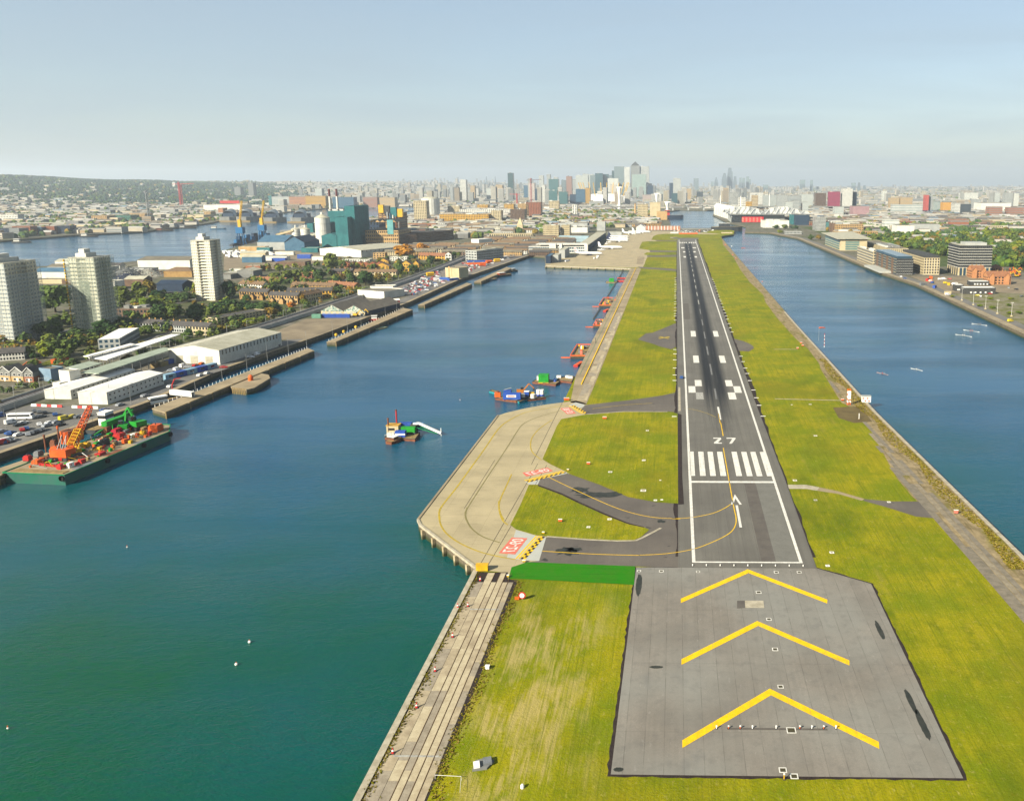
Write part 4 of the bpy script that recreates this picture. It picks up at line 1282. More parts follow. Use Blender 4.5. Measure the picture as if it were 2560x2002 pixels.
# ---- residential tower blocks
G_TOWER=glass_mat('tower_window_glass',sr(192,198,190),.35)
W_TOWER=mt('tower_render',sr(246,236,206,.72),sr(230,220,190,.7),.1)
NETM=[]
def tower_block(label,corner,w,d,vt,floors,scaffold,net):
 """corner = nearest ground corner (right end of the sunny face)"""
 x1,y0=corner
 h=hgt(x1,y0,vt)
 t=thing('tower_block',label,'tower block',(x1-w,y0,0),0,'tower blocks on the estate')
 fh=h/floors
 a,b=w*.30,w*.70
 plan=[(0,0),(a,0),(a,1.6),(b,1.6),(b,0),(w,0),(w,d*.3),(w-1.6,d*.3),(w-1.6,d*.7),(w,d*.7),(w,d),(b,d),(b,d-1.6),(a,d-1.6),(a,d),(0,d),(0,d*.7),(1.6,d*.7),(1.6,d*.3),(0,d*.3)]
 MB().prism(plan,0,h,0).build('walls',[W_TOWER],t)
 for f in range(1,floors+1):
  z=f*fh
  s=MB().box(-.35,w+.35,-.35,d+.35,-.16,.16)
  if f==1:
   slab_me=s.mesh('floor_band',W_WHITE if not scaffold else mt('scaffold_deck',sr(236,236,222,.65),sr(210,212,200,.65),.6))
  put('floor_band',slab_me,t,(0,0,z-.1))
 wm=MB()
 for f in range(floors):
  z0=f*fh
  for (p,q,bays) in (((0,0),(a,0),3),((b,0),(w,0),3),((a,1.6),(b,1.6),3),((w,0),(w,d*.3),3),((w,d*.7),(w,d),3),((w-1.6,d*.3),(w-1.6,d*.7),3)):
   facade(wm,p[0],p[1],q[0],q[1],z0,1,fh,bays,.62,.5,0,.05)
 wm.build('windows',[G_TOWER],t)['kind']= 'stuff'
 pl=MB().box(w*.2,w*.62,d*.15,d*.75,h+.05,h+3.2).box(w*.28,w*.5,d*.25,d*.6,h+3.2,h+6.0)
 ro=MB().box(0,w,0,d,h,h+.5).build('roof',[R_LIGHT],t)
 pl.build('lift_house',[W_WHITE],ro)
 for i in range(3):
  MB().cyl(w*(.2+.16*i),d*.82,h+.5,h+3.0,.9,8).build('water_tank',[W_PALE],ro)
 if scaffold:
  sc=MB()
  o=1.5
  xs_=[-o+(w+2*o)*i/7 for i in range(8)]
  ys_=[-o+(d+2*o)*i/7 for i in range(8)]
  for x in xs_:
   for y in (-o,d+o):
    sc.bar((x,y,0),(x,y,h+1.2),.11,4)
  for y in ys_[1:-1]:
   for x in (-o,w+o):
    sc.bar((x,y,0),(x,y,h+1.2),.11,4)
  for f in range(floors+1):
   z=f*fh+.9
   for (p,q) in (((-o,-o),(w+o,-o)),((w+o,-o),(w+o,d+o)),((w+o,d+o),(-o,d+o)),((-o,d+o),(-o,-o))):
    sc.bar((p[0],p[1],z),(q[0],q[1],z),.09,4)
  sc.build('scaffolding',[M_STEEL],t)
  for f in range(1,floors):
   dk=MB()
   if f==1:
    for (x0,x1_,y0_,y1_) in ((-o,w+o,-o,-o+.7),(w+o-.7,w+o,-.4,d+.4),(-o,-o+.7,-.4,d+.4)):
     dk.box(x0,x1_,y0_,y1_,-.06,.06)
    deck_me=dk.mesh('scaffold_deck',mt('scaffold_deck',(1,1,1)))
   put('scaffold_deck',deck_me,t,(0,0,f*fh-.35))
 if net:
  nm=NT('debris_netting')
  tr=nm.n('ShaderNodeBsdfTransparent')
  mx=nm.n('ShaderNodeMixShader')
  nm.done(nm.mix(nm.noise(.3,3),*((sr(206,214,190,.6),sr(178,194,174,.6)) if NETM else (sr(226,236,238,.6),sr(200,218,226,.6)))),.9,.05)
  nm.link(nm.ramp(nm.noise(1.2,2),.3,.7,.16,.36),mx.inputs[0])
  nm.link(tr.outputs[0],mx.inputs[1]); nm.link(nm.b.outputs[0],mx.inputs[2])
  nm.link(mx.outputs[0],nm.t.nodes['Material Output'].inputs['Surface'])
  NETM.append(1)
  g=MB()
  for (p,q,z0,z1) in net(w,d,h):
   g.quad((p[0],p[1],z0),(q[0],q[1],z0),(q[0],q[1],z1),(p[0],p[1],z1))
  g.build('netting',[nm.m],t)
  for i in range(24):
   MB().cyl(-1.9,-1.9,i*h/24+.1,(i+.7)*h/24,.55,8,0,.4).build('chute_section',[M_YEL],t)
 return t
tower_block('white tower block wrapped in scaffolding at the left edge',Q('a',155,1195)+V2(1.5,0),17.5,29,QV('a',205),20,True,lambda w,d,h: [((w+1.7,-1.7),(w+1.7,d+1.7),0,h*.86),((-1.7,-1.7),(w+1.7,-1.7),0,h)])
tower_block('cream tower block in scaffolding with green netting and a yellow chute',Q('a',1225,1085)+V2(3.5,0),17.5,18,QV('a',130),20,True,lambda w,d,h: [((w*.3,-1.75),(w*.8,-1.75),0,h*.72),((-1.7,-1.7),(w+1.7,-1.7),0,h),((w+1.7,-1.7),(w+1.7,d+1.7),0,h)])
tower_block('cream tower block without scaffolding, farthest along the dock',Q('f',1790,1200)+V2(5,0),17,18,QV('f',690),21,False,None)

# ---- white twin shed on the quay
def long_shed(name,label,A,B,depth,h,rise,wall,roof,port=0,ax='y',doors=0,slots=0):
 A,B=Vector(A[:2]),Vector(B[:2])
 w=(B-A).length
 t=thing(name,label,'warehouse',(A.x,A.y,0),math.atan2(B.y-A.y,B.x-A.x))
 MB().box(0,w,0,depth,0,h).build('walls',[wall],t)
 ro=MB().gable(0,w,0,depth,h,h+rise,0,1,ax,.25,.15).build('roof',[roof,wall],t)
 for i in range(int(depth/6)):
  MB().box(w*.12,w*.42,i*6+2,i*6+3.1,0,.06).build('rooflight',[W_WHITE if roof is not W_BRIGHT else R_LIGHT],ro,(0,0,0)).matrix_local=Matrix.Translation((0,0,h+.2)) @ Matrix.Rotation(-math.atan2(rise,w/2),4,'Y') if roof is R_LIGHT else Matrix.Translation((0,0,-.1))
 n=port
 for i in range(n):
  for z in (h*.28,h*.68):
   o=MB().box(0,.08,0,.9,0,.75).build('window',[G_DARK],t,(w+.001,(i+.5)*depth/n,z))
 for i in range(slots):
  MB().box(0,.1,0,1.0,0,2.6).build('window',[G_DARK],t,(w+.001,2.5+i*(depth-5)/slots,h-3.1))
 for i in range(slots*2):
  MB().box(0,.14,0,.14,0,h-.2).build('wall_rib',[wall],t,(w+.001,1.2+i*(depth-2.2)/(slots*2),0))
 for i in range(doors):
  dx=w*(.14+.29*i)
  dr=MB().box(0,4.6,-.08,0,0,4.5).build('roller_door',[R_LIGHT],t,(dx,0,0))
  for j in range(5):
   MB().box(0,4.6,-.12,-.08,j*.88+.05,j*.88+.2).build('door_rib',[M_QUAY],dr)
  MB().box(-.25,4.85,-.16,0,4.5,4.8).build('door_lintel',[W_PALE],dr)
 return t
long_shed('portable_shed','white twin-row portable shed with small square windows, nearer the dock',Q('b',1310,540)+V2(-14.5,.7),Q('b',1310,540),43,6.0,1.3,W_WHITE,W_BRIGHT,13)
long_shed('portable_shed','white portable shed set back behind its twin, by the station',Q('b',868,476)+V2(-13.5,.6),Q('b',868,476),48,4.6,1.2,W_WHITE,W_BRIGHT,14)
long_shed('warehouse','large white gabled warehouse with three roller doors and slot windows',Q('c',540,905),Q('c',1095,925),62,8.6,2.6,W_WHITE,R_LIGHT,0,'y',3,17)

# ---- elevated railway, station canopies
VIA=smooth([V2(p[0]*1.02,p[1]*1.02) for p in ((-316,250),(-314,330),(-313,383),(-312,450),(-310,517),(-298,598),(-292,704),(-287,833),(-285,972),(-291,1196),(-299,1340))],8)
via=thing('railway_embankment','grey railway on a low embankment running along behind the quay buildings','railway',(0,0,0))
def ribbon(pts,x0,x1,z0,z1):
 mb=MB()
 n=len(pts)
 ring=[]
 for i,p in enumerate(pts):
  a,b=pts[max(i-1,0)],pts[min(i+1,n-1)]
  t=(b-a).normalized()
  q=Vector((t.y,-t.x))
  l,r=p+q*x0,p+q*x1
  ring.append([(l.x,l.y,z0),(r.x,r.y,z0),(r.x,r.y,z1),(l.x,l.y,z1)])
 vs=[v for r in ring for v in r]
 fs=[]
 for i in range(n-1):
  for k in range(4):
   fs.append((i*4+k,i*4+(k+1) % 4,(i+1)*4+(k+1) % 4,(i+1)*4+k))
 return mb.add(vs,fs)
ribbon(VIA,-4.3,4.3,-.2,1.9).build('deck',[mt('railway_ballast',sr(150,150,150),sr(122,124,128),.3)],via)
ribbon(VIA,-4.5,-4.1,-.2,2.7).build('parapet_wall',[W_PALE],via)
ribbon(VIA,4.1,4.5,-.2,2.7).build('parapet_wall',[W_PALE],via)
for x in (-2.6,-1.2,1.2,2.6):
 ribbon(VIA,x-.09,x+.09,1.9,2.08).build('rail',[M_RAIL],via)
for i in range(2,len(VIA)-1,2):
 MB().bar((-4.2,0,2),(-4.2,0,8),.12,4).bar((-4.2,0,7.6),(1.5,0,7.8),.08,4).build('line_gantry',[M_STEEL],via,(VIA[i].x,VIA[i].y,0))
def canopy(label,pts,z,th,mat,cols=6):
 """flat platform canopy over four photo points (given at height z)"""
 c=sum((Vector(p) for p in pts),Vector((0,0)))/4
 t=thing('platform_canopy',label,'canopy',(c.x,c.y,0),0,'station canopies')
 loc=[(p[0]-c.x,p[1]-c.y) for p in pts]
 ar=sum(loc[i][0]*loc[(i+1) % 4][1]-loc[(i+1) % 4][0]*loc[i][1] for i in range(4))
 if ar<0: loc=loc[::-1]
 MB().prism(loc,z-th,z,0,None,1.0,True).build('roof',[mat],t)
 a,b=Vector(pts[0])-c,Vector(pts[1])-c
 d0,d1=Vector(pts[3])-c,Vector(pts[2])-c
 for i in range(cols):
  s=(i+.5)/cols
  for q in (.2,.8):
   p=a.lerp(b,q).lerp(d0.lerp(d1,q),s)
   MB().cyl(p.x,p.y,0,z-th,.2,6).build('column',[M_STEEL],t)
 return t
canopy('long grey-green platform canopy nearest the dock at the station',[Q('a',1010,1560,8),Q('a',1240,1570,8),Q('c',590,750,8),Q('c',470,735,8)],8,.5,R_GREEN,10)
canopy('bright white station canopy between the long grey one and the trees',[Q('a',1110,1375,8),Q('a',1345,1400,8),Q('c',660,590,8),Q('c',560,590,8)],8,.5,W_BRIGHT,8)
canopy('narrow white canopy strip above the station platform',[Q('a',1045,1355,9.5),Q('a',1110,1360,9.5),Q('a',1700,1205,9.5),Q('a',1640,1195,9.5)],9.5,.4,W_BRIGHT,5)
canopy('short grey canopy at the near end of the station',[Q('a',820,1500,7),Q('a',1010,1525,7),Q('a',1285,1445,7),Q('a',1120,1420,7)],7,.4,R_GREEN,4)
block('station_hall','long station hall with a white roof and ribbon windows','station',Q('a',1240,1275),Q('a',1515,1262),44,6.5,W_PALE,W_BRIGHT,2,4,20,G_BLUE,parapet=0)
block('lift_tower','tall white lift tower at the near end of the station','lift tower',Q('b',740,350),Q('b',868,365),5.5,9.5,W_WHITE,R_LIGHT)
block('plant_room','low white plant room below the lift tower','building',Q('b',645,375),Q('b',735,385),9,4.2,W_WHITE,W_BRIGHT)
block('substation','blue-grey windowless box beside the gabled houses','building',Q('b',490,245),Q('b',630,262),7,hgt(*Q('b',490,245),QV('b',105)),mt('blue_grey_cladding',sr(140,166,186),sr(118,146,170),.2),R_FELT)

# ---- near houses
def gable_house(label,A,B,depth,h,rise,wall,wall2):
 A,B=Vector(A[:2]),Vector(B[:2])
 w=(B-A).length
 t=thing('gabled_house',label,'house',(A.x,A.y,0),math.atan2(B.y-A.y,B.x-A.x),'gabled houses by the station')
 MB().box(0,w,0,depth,0,h*.52).build('ground_floor_wall',[wall],t)
 MB().box(0,w,.02,depth-.02,h*.52,h).build('upper_wall',[wall2],t)
 ro=MB().gable(0,w,0,depth,h,h+rise,0,1,'y',.3,.2).build('roof',[R_SLATE,wall2],t)
 for s in (0,1):
  MB().bar((w*s+(.3 if s else -.3),-.36,h-.2),(w/2,-.36,h+rise+.1),.16,4).build('bargeboard',[W_BRIGHT],ro)
 for fx in (.2,.62):
  for z in (h*.12,h*.6):
   wd=MB().box(0,w*.2,-.06,0,0,h*.22).build('window',[G_DARK],t,(w*fx,0,z))
   MB().box(-.12,w*.2+.12,-.1,-.061,-.12,0).build('sill',[W_BRIGHT],wd)
   MB().box(-.12,0,-.09,-.001,0,h*.22).box(w*.2,w*.2+.12,-.09,-.001,0,h*.22).box(-.12,w*.2+.12,-.1,-.001,h*.22,h*.22+.12).build('frame',[W_BRIGHT],wd)
 MB().box(w*.44,w*.56,-.05,0,0,2.0).build('door',[W_BRIGHT],t)
 return t
for i,(a,b) in enumerate((((-10,250),(132,258)),((142,258),(288,266)),((298,266),(412,268)))):
 gable_house(('dark gabled house with white trim at the left edge of the photo','dark gabled house with white trim, middle of three','narrower gabled house with white trim, nearest the station')[i],Q('b',*a),Q('b',*b),9,5.4,2.6,W_RED if i>1 else W_TAN,W_GREY)
bx('terrace_row','white terrace with dark roof below the leftmost tower block','a',-40,312,1425,1330,9,W_WHITE,1400,cat='house',floors=2,bays=9,rk='gable',rise=2.6,roof=R_SLATE,chimneys=4)
bx('terrace_row','dark-roofed terrace in shade behind the white station hall','c',130,450,545,465,8,W_PALE,560,cat='house',floors=2,bays=10,rk='gable',rise=2.4,roof=R_SLATE,chimneys=5)
bx('terrace_row','shaded terrace next to the sunlit end-of-row houses','c',520,722,570,490,8,W_PALE,580,cat='house',floors=2,bays=8,rk='gable',rise=2.4,roof=R_SLATE,chimneys=3)
bx('terrace_row','sunlit brick and white terrace end behind the white warehouse','c',730,968,590,500,8,W_CREAM,605,cat='house',floors=2,bays=7,rk='gable',rise=2.4,roof=R_SLATE,chimneys=3)
bx('flat_block','long green-grey block of flats with a cream gable end','c',940,1068,495,412,46,W_CREAM,505,floors=3,bays=1,sbays=14,rk='flat',roof=R_SLATE)
bx('school_building','low flat-roofed brown building among trees below the cream tower','f',985,1290,1350,1275,18,W_BROWN,floors=2,bays=10,roof=R_FELT,plant=3)
bx('school_building','small flat-roofed hall behind the large trees','c',20,350,400,335,14,W_BROWN,floors=2,bays=9,roof=R_FELT,plant=2)
bx('play_shelter','orange-netted play court beside the railway','a',640,790,1455,1402,8,M_ORANGE,1450,cat='play court',roof=M_ORANGE,parapet=0)
bx('garden_shed','small shed with an orange roof by the gabled houses','a',300,412,1515,1470,7,W_BROWN,cat='shed',rk='gable',rise=1.8,roof=M_ORANGE)
bx('depot_shed','low shed with a blue and grey roof behind the second tower','a',440,830,380,300,20,W_WHITE,cat='warehouse',rk='gable',rise=3.5,roof=W_BLUE)
bx('depot_shed','pale depot shed by the river left of the second tower','a',600,830,270,235,18,W_PALE,cat='warehouse',rk='gable',rise=2.5,roof=R_FELT)
bx('depot_shed','flat cream depot building between the first two towers','a',490,850,450,400,14,W_CREAM,roof=R_FELT,cat='warehouse')
bx('depot_shed','big white riverside warehouse right of the second tower','f',1180,1625,935,855,40,W_WHITE,cat='warehouse',rk='gable',rise=3,roof=R_FELT)
bx('depot_shed','navy-blue works building below the scrap heaps','f',1340,1560,1125,1060,20,W_NAVY,cat='warehouse',rk='gable',rise=3,roof=W_NAVY)
bx('depot_shed','flat grey works shed behind the plain cream tower','f',1890,2180,1000,965,16,W_PALE,cat='warehouse',roof=R_LIGHT)
bx('depot_shed','brown pitched-roof shed among the scrap yards','f',1400,1640,1000,950,18,W_BRICK,cat='warehouse',rk='hip',rise=4,roof=R_TILE)
def heap(label,k,x,y,r,h,mat):
 p=Q(k,x,y)
 mb=MB()
 rnd=random.Random(int(x+y))
 for _ in range(900):
  a,d=rnd.uniform(0,6.28),r*math.sqrt(rnd.random())
  z=h*(1-d/r) ** .7*rnd.uniform(.85,1.05)
  s=rnd.uniform(.5,1.3)
  q=[Vector((rnd.uniform(-s,s),rnd.uniform(-s,s),rnd.uniform(-s*.5,s))) for _ in range(3)]
  c=Vector((d*math.cos(a),d*math.sin(a),z))
  mb.add([tuple(c+v) for v in q],[(0,1,2)],rnd.randrange(3))
 mb.cyl(0,0,0,h*.8,r*.9,14,0,r*.1)
 o=mb.build('scrap_heap',mat,None,(p.x,p.y,0))
 return tag(o,label,'scrap heap','scrap heaps by the river')
SCRAP=[mt('scrap_grey',sr(130,132,128),sr(90,94,96),.6),mt('scrap_pale',sr(190,188,172),None,.6),mt('scrap_dark',sr(56,64,84),None,.6)]
heap('pale grey scrap metal heap right of the second tower','f',1080,1000,24,13,SCRAP)
heap('dark blue-grey scrap heap below the pale one','f',1090,1030,26,10,SCRAP[::-1])
heap('brownish scrap heap with a blue grab beside it','f',1270,990,20,9,[SCRAP[1],M_RUST,SCRAP[0]])
# ---- terraces beyond the third tower
rows=[('white terrace with brown tiled roof, farthest row left of the long barn roofs',160,430,525,537,478,W_WHITE,R_TILE,10,8),
  ('brown terrace with bay gables at the left of the rows',172,480,645,655,560,W_BRICK,R_SLATE,11,8),
  ('front terrace with three dark bay gables facing the trees',492,806,692,702,600,W_TAN,R_SLATE,11,8),
  ('brick and white terrace nearest the elevated railway',848,1078,690,645,612,W_CREAM,R_TILE,9,8),
  ('long grey-roofed terrace in the middle of the rows',690,1180,640,632,560,W_YELLOW,R_SLATE,14,9),
  ('brown-roofed terrace with a line of chimneys',732,1200,520,532,490,W_BRICK,R_TILE,14,9),
  ('red-brown roofed terrace behind the dark garden trees',1112,1422,510,537,476,W_BRICK,R_RED,9,9),
  ('brown-roofed terrace beside the works yard',320,655,452,468,430,W_BRICK,R_RED,9,9)]
for lab,xl,xr,yb,yb2,yt,wl,rf,n,d in rows:
 t=bx('terrace_row',lab,'d',xl,xr,yb,yt,d,wl,yb2,cat='house',floors=2,bays=n,rk='gable',rise=2.6,roof=rf,chimneys=max(3,n // 2),group='terraces behind the railway')
 if 'bay' in lab:
  A,B=Q('d',xl,yb),Q('d',xr,yb2)
  L=(B-A).length
  for i in range(3):
   x=L*(.16+.33*i)
   MB().box(x-1.7,x+1.7,-2.4,0,0,4.0).gable(x-1.7,x+1.7,-2.4,2,4.0,5.6,1,0,'y').build('bay_wing',[wl,R_SLATE],t)
bx('brown_house','two gabled brick houses among the trees behind the terraces','d',830,960,420,385,9,W_RED,cat='house',rk='gable',rise=3,roof=R_RED,floors=2,bays=4)
bx('flat_block','white three-storey flats behind the red sawtooth row','d',1272,1590,275,215,14,W_WHITE,cat='building',floors=3,bays=12,roof=R_LIGHT,parapet=.3)
saw=thing('sawtooth_row','row of small red gables below the white flats','house',(*Q('d',1285,308),0),0)
for i in range(6):
 p=Q('d',1285+i*72,308)-Q('d',1285,308)
 MB().box(p.x,p.x+11,p.y,p.y+10,0,4.5).build('walls',[W_RED],saw)
 MB().gable(p.x,p.x+11,p.y,p.y+10,4.5,8,0,1,'y').build('roof',[R_RED,W_RED],saw)
bx('terrace_row','long brown-roofed terrace with white front near the yellow houses','d',1420,1880,400,348,9,W_CREAM,402,cat='house',floors=2,bays=12,rk='gable',rise=2.5,roof=R_TILE,chimneys=5)
bx('terrace_row','shaded slate terrace behind the dark garden trees','d',1170,1400,385,340,9,W_BROWN,cat='house',floors=2,bays=9,rk='gable',rise=2.5,roof=R_SLATE,chimneys=4)
for lab,k,xl,xr,yb,yt in (('yellow gabled house standing between the flats and the railway','d',1688,1795,268,235),('tall yellow house with a pointed gable beside the railway','d',1940,2040,345,262),('small yellow gabled house right of the tall one','d',2062,2130,310,262),
        ('yellow house with a pyramid roof left of the tall one','d',1860,1930,300,245),('wide yellow-brick house in front of the gabled one','d',1650,1800,320,285)):
 bx('yellow_house',lab,k,xl,xr,yb,yt,10,W_YELLOW,cat='house',floors=3,bays=4,rk='gable',rise=4,roof=R_TILE,group='yellow houses by the railway',ax='y')
bx('brick_house','square tan house behind the yellow ones','d',1630,1760,205,145,12,W_TAN,cat='house',floors=3,bays=4,roof=R_FELT)
bx('flat_block','low white flat-roofed block left of the orange tree','d',1812,2000,230,190,10,W_WHITE,floors=2,bays=7,roof=R_LIGHT)
bx('terrace_row','long red-roofed yellow terrace right of the orange trees','e',725,1110,640,590,12,W_YELLOW,648,cat='house',floors=2,bays=12,rk='gable',rise=3.5,roof=R_RED)
bx('church_hall','white gabled hall at the end of the red-roofed terrace','e',1060,1135,648,575,14,W_WHITE,cat='building',rk='gable',rise=3,roof=R_TILE,floors=2,bays=2,ax='y')
long_shed('works_shed','long white ribbed works shed below the teal refinery',Q('d',1050,168),Q('d',1500,192),100,10,3.5,W_WHITE,R_LIGHT,0,'y',0,12)
for lab,k,xl,xr,yb,yt,wl,d in (('long blue trailer parked in the works yard','d',522,668,238,200,M_BLUEP,8),('white lorry trailers in the works yard','d',560,760,165,130,W_WHITE,6),('blue and white lorry beside the works shed','d',800,945,205,160,M_BLUEP,8),('white cabins by the bright tree in the works yard','d',960,1105,225,185,W_WHITE,8),
        ('brick sawtooth workshop at the edge of the works yard','d',240,400,345,285,W_RED,12),('white workshop cabins left of the brick workshop','d',60,230,360,320,W_WHITE,10),('cream works office near the river jetty','d',160,450,125,75,W_TAN,14),('teal round-roofed store next to the river','d',360,500,130,85,W_TEALB,12)):
 bx('works_building',lab,k,xl,xr,yb,yt,d,wl,cat='building',roof=R_LIGHT,parapet=.2)
# yards between the towers and the river
for i in range(34):
 x,y=random.uniform(-800,-490),random.uniform(640,1240)
 if is_water(x-30,y) or is_water(x,y): continue
 w_,d_,h_=random.uniform(14,40),random.uniform(10,22),random.uniform(4,8)
 m_=random.choice((W_WHITE,W_PALE,W_CREAM,W_BROWN,W_BLUE,W_GREY))
 block('yard_shed','%s shed in the river yards, %s' % (m_.name.replace('_',' '),'nearer the river' if x<-650 else 'nearer the estate'),'warehouse',(x,y),(x+w_,y),d_,h_,m_,roof=random.choice((R_LIGHT,R_FELT,R_SLATE,R_LIGHT)),rk=random.choice(('gable','flat')),rise=2.5,group='sheds in the river yards')
for i in range(6):
 for j in range(15):
  x,y=-432+i*44+random.uniform(-3,3),1262+j*25
  if x<-385 and y>1430 or y>1560 and x>-200: continue
  if -305<x+20<-262 and y<1330: continue
  m_=random.choice((W_BRICK,W_BROWN,W_CREAM,W_CREAM,W_TAN,W_WHITE))
  r_=random.choice((R_TILE,R_FELT,R_SLATE,R_TILE,R_SLATE))
  block('terrace_row','%s terrace with %s %s' % (m_.name.replace('_',' '),r_.name.replace('_',' '),'near the railway curve' if x>-340 else 'behind the orange trees'),'house',(x,y),(x+random.uniform(30,39),y+random.uniform(-2,2)),8.5,5.5,m_,roof=r_,rk='gable',rise=2.6,floors=2,bays=10,group='brown terraces beyond the car park')
# white vans and lorries parked in rows in the yard
for i in range(46):
 x,y=random.uniform(0,520),random.uniform(135,200)
 p=Q('d',x,y)
 if not is_water(p.x,p.y):
  t=thing('parked_lorry','white lorry in the works yard rows, ' +('by the river edge' if y<157 else 'in the middle rows' if y<178 else 'nearest the terraces')+(' at left' if x<180 else ' at centre' if x<350 else ' at right'),'lorry',(p.x,p.y,.06),random.choice((0,.1,1.57)),'lorries in the works yard')
  MB().box(-4,3,-1.3,1.3,.9,4.0).build('cargo_box',[W_BRIGHT],t)
  MB().box(3.1,5.2,-1.2,1.2,.5,3.0).build('cab',[random.choice((W_BRIGHT,M_BLUEP,W_BRIGHT))],t)
  MB().box(-4,5.1,-1.1,1.1,.3,.88).build('chassis',[M_DARKP],t)

# ---- twin quay sheds with patterned gables, white hall, containers
def camo_mat():
 n=NT('mural_paint')
 f=n.noise(.5,2,.5,None,.8)
 c=n.mix(n.ramp(f,.42,.46),sr(150,178,160),sr(206,206,190))
 return n.done(n.mix(n.ramp(n.noise(.7,2,.5),.52,.56),c,sr(96,132,128)),.8)
M_MURAL=camo_mat()
for lab,a,b in (('quay shed with a patterned green gable, left of a pair',(1062,818),(1300,822)),('quay shed with a patterned green gable, nearer the water',(1304,822),(1542,832))):
 A,B=Q('d',*a),Q('d',*b)
 w=(B-A).length
 t=thing('quay_shed',lab,'shed',(A.x,A.y,0),math.atan2(B.y-A.y,B.x-A.x),'twin quay sheds')
 MB().box(0,w,0,52,0,3.6).build('walls',[W_WHITE if 'left' in lab else W_NAVY],t)
 MB().add([(0,-.06,3.0),(w,-.06,3.0),(w/2,-.06,8.2)],[(0,1,2)]).build('mural_gable',[M_MURAL],t)
 MB().box(0,w,-.05,0,0,3.0).build('front_wall',[W_CREAM],t)
 MB().gable(0,w,0,52,3.6,8.4,0,1,'y',.4,.25).build('roof',[mt('shed_roof',sr(132,124,110),sr(108,102,92),.3),M_MURAL],t)
 for i in range(4):
  MB().box(1+i*w/4,1+i*w/4+2.6,-.12,-.051,0,2.6).build('door',[W_PALE],t)
bx('event_hall','plain white flat-roofed hall behind the twin quay sheds','d',1462,1752,622,552,26,W_WHITE,645,cat='hall',roof=R_FELT,parapet=.8)
bx('event_hall','narrow white hall with a raised roof edge behind the plain one','d',1600,1850,600,515,12,W_WHITE,600,cat='hall',roof=R_FELT,parapet=1.0)
for i,(x,lab,m) in enumerate(((1130,'blue container left of two in front of the quay sheds',M_BLUEP),(1290,'blue container right of two in front of the quay sheds',M_BLUEP))):
 A=Q('d',x,848)
 container(lab,A.x,A.y,0,m,13,2.5,2.8)
for i,x in enumerate((992,1040)):
 A=Q('d',x,852)
 container('green and white cabin at the corner of the dirt yard, ' +('outer' if i==0 else 'inner')+ ' one',A.x,A.y,0,(mt('pale_green_cabin',sr(120,176,150),None,.4)),3.6,3,3)
def digger(label,x,y,rz,m,s=1.0,z=0.05):
 t=thing('excavator',label,'excavator',(x,y,z),rz)
 MB().box(-1.6*s,1.6*s,-1.4*s,-.8*s,0,.9*s).box(-1.6*s,1.6*s,.8*s,1.4*s,0,.9*s).build('tracks',[M_RUBBER],t)
 MB().box(-1.5*s,1.3*s,-1.2*s,1.2*s,1.0*s,2.1*s).build('body',[m],t)
 MB().box(.2*s,1.4*s,.1*s,1.15*s,2.1*s,3.1*s).build('cab',[G_DARK],t)
 MB().bar((1.2*s,-.3*s,1.8*s),(3.6*s,-.3*s,4.6*s),.3*s,4).build('boom',[m],t)
 MB().bar((3.6*s,-.3*s,4.6*s),(5.6*s,-.3*s,2.6*s),.24*s,4).build('arm',[m],t)
 MB().box(5.1*s,6.0*s,-.8*s,.3*s,1.6*s,2.5*s).build('bucket',[M_DARKP],t)
 return t
for x,y,lab in ((1440,838,'yellow excavator at the left of the pair beside the quay sheds'),(1510,826,'yellow excavator close to the quay shed corner'),(1160,812,'yellow excavator in front of the left quay shed')):
 p=Q('d',x,y)
 digger(lab,p.x,p.y,random.uniform(-.5,.5),M_YEL,1.2)
# ---- car-park buildings
cb=bx('cream_block','plain cream windowless block in the car park','e',1062,1232,868,745,18,W_CREAM,876,roof=R_FELT,parapet=.4)
MB().box(-8,14,19,27,9.5,10.3).build('canopy_roof',[W_BRIGHT],cb)
MB().box(4,6,-.06,0,0,13).box(8,8.8,-.06,0,2,12).build('wall_streak',[W_TAN],cb)
gb_=bx('office_block','grey-white four-storey office block by the car park','e',1312,1452,655,530,52,W_PALE,664,floors=4,bays=4,sbays=16,band=False,roof=R_LIGHT,plant=0,ww=.7,wh=.4)
MB().box(4,18,8,34,24,29).build('roof_plant',[W_WHITE],gb_)
bx('office_block','long low white terminal annexe behind the office block','h',355,720,755,700,20,W_CREAM,floors=2,bays=20,roof=R_FELT)
bx('site_hoarding','orange hoarding in front of the office block','e',1310,1550,705,682,1,M_ORANGE,700,cat='hoarding',parapet=0)
bx('blue_canopy','blue canopy at the foot of the office block','e',1330,1590,672,660,8,M_BLUEP,668,cat='canopy',parapet=0)
bx('blue_canopy','blue-roofed kiosk beside the cream block','e',985,1090,890,870,6,M_BLUEP,892,cat='kiosk',parapet=0,roof=mt('light_blue_roof',sr(110,160,210),None,.3))
bx('blue_canopy','blue canopy in front of the cream block','e',1110,1230,905,885,4,M_BLUEP,892,cat='canopy',parapet=0,roof=mt('light_blue_roof',(1,1,1)))
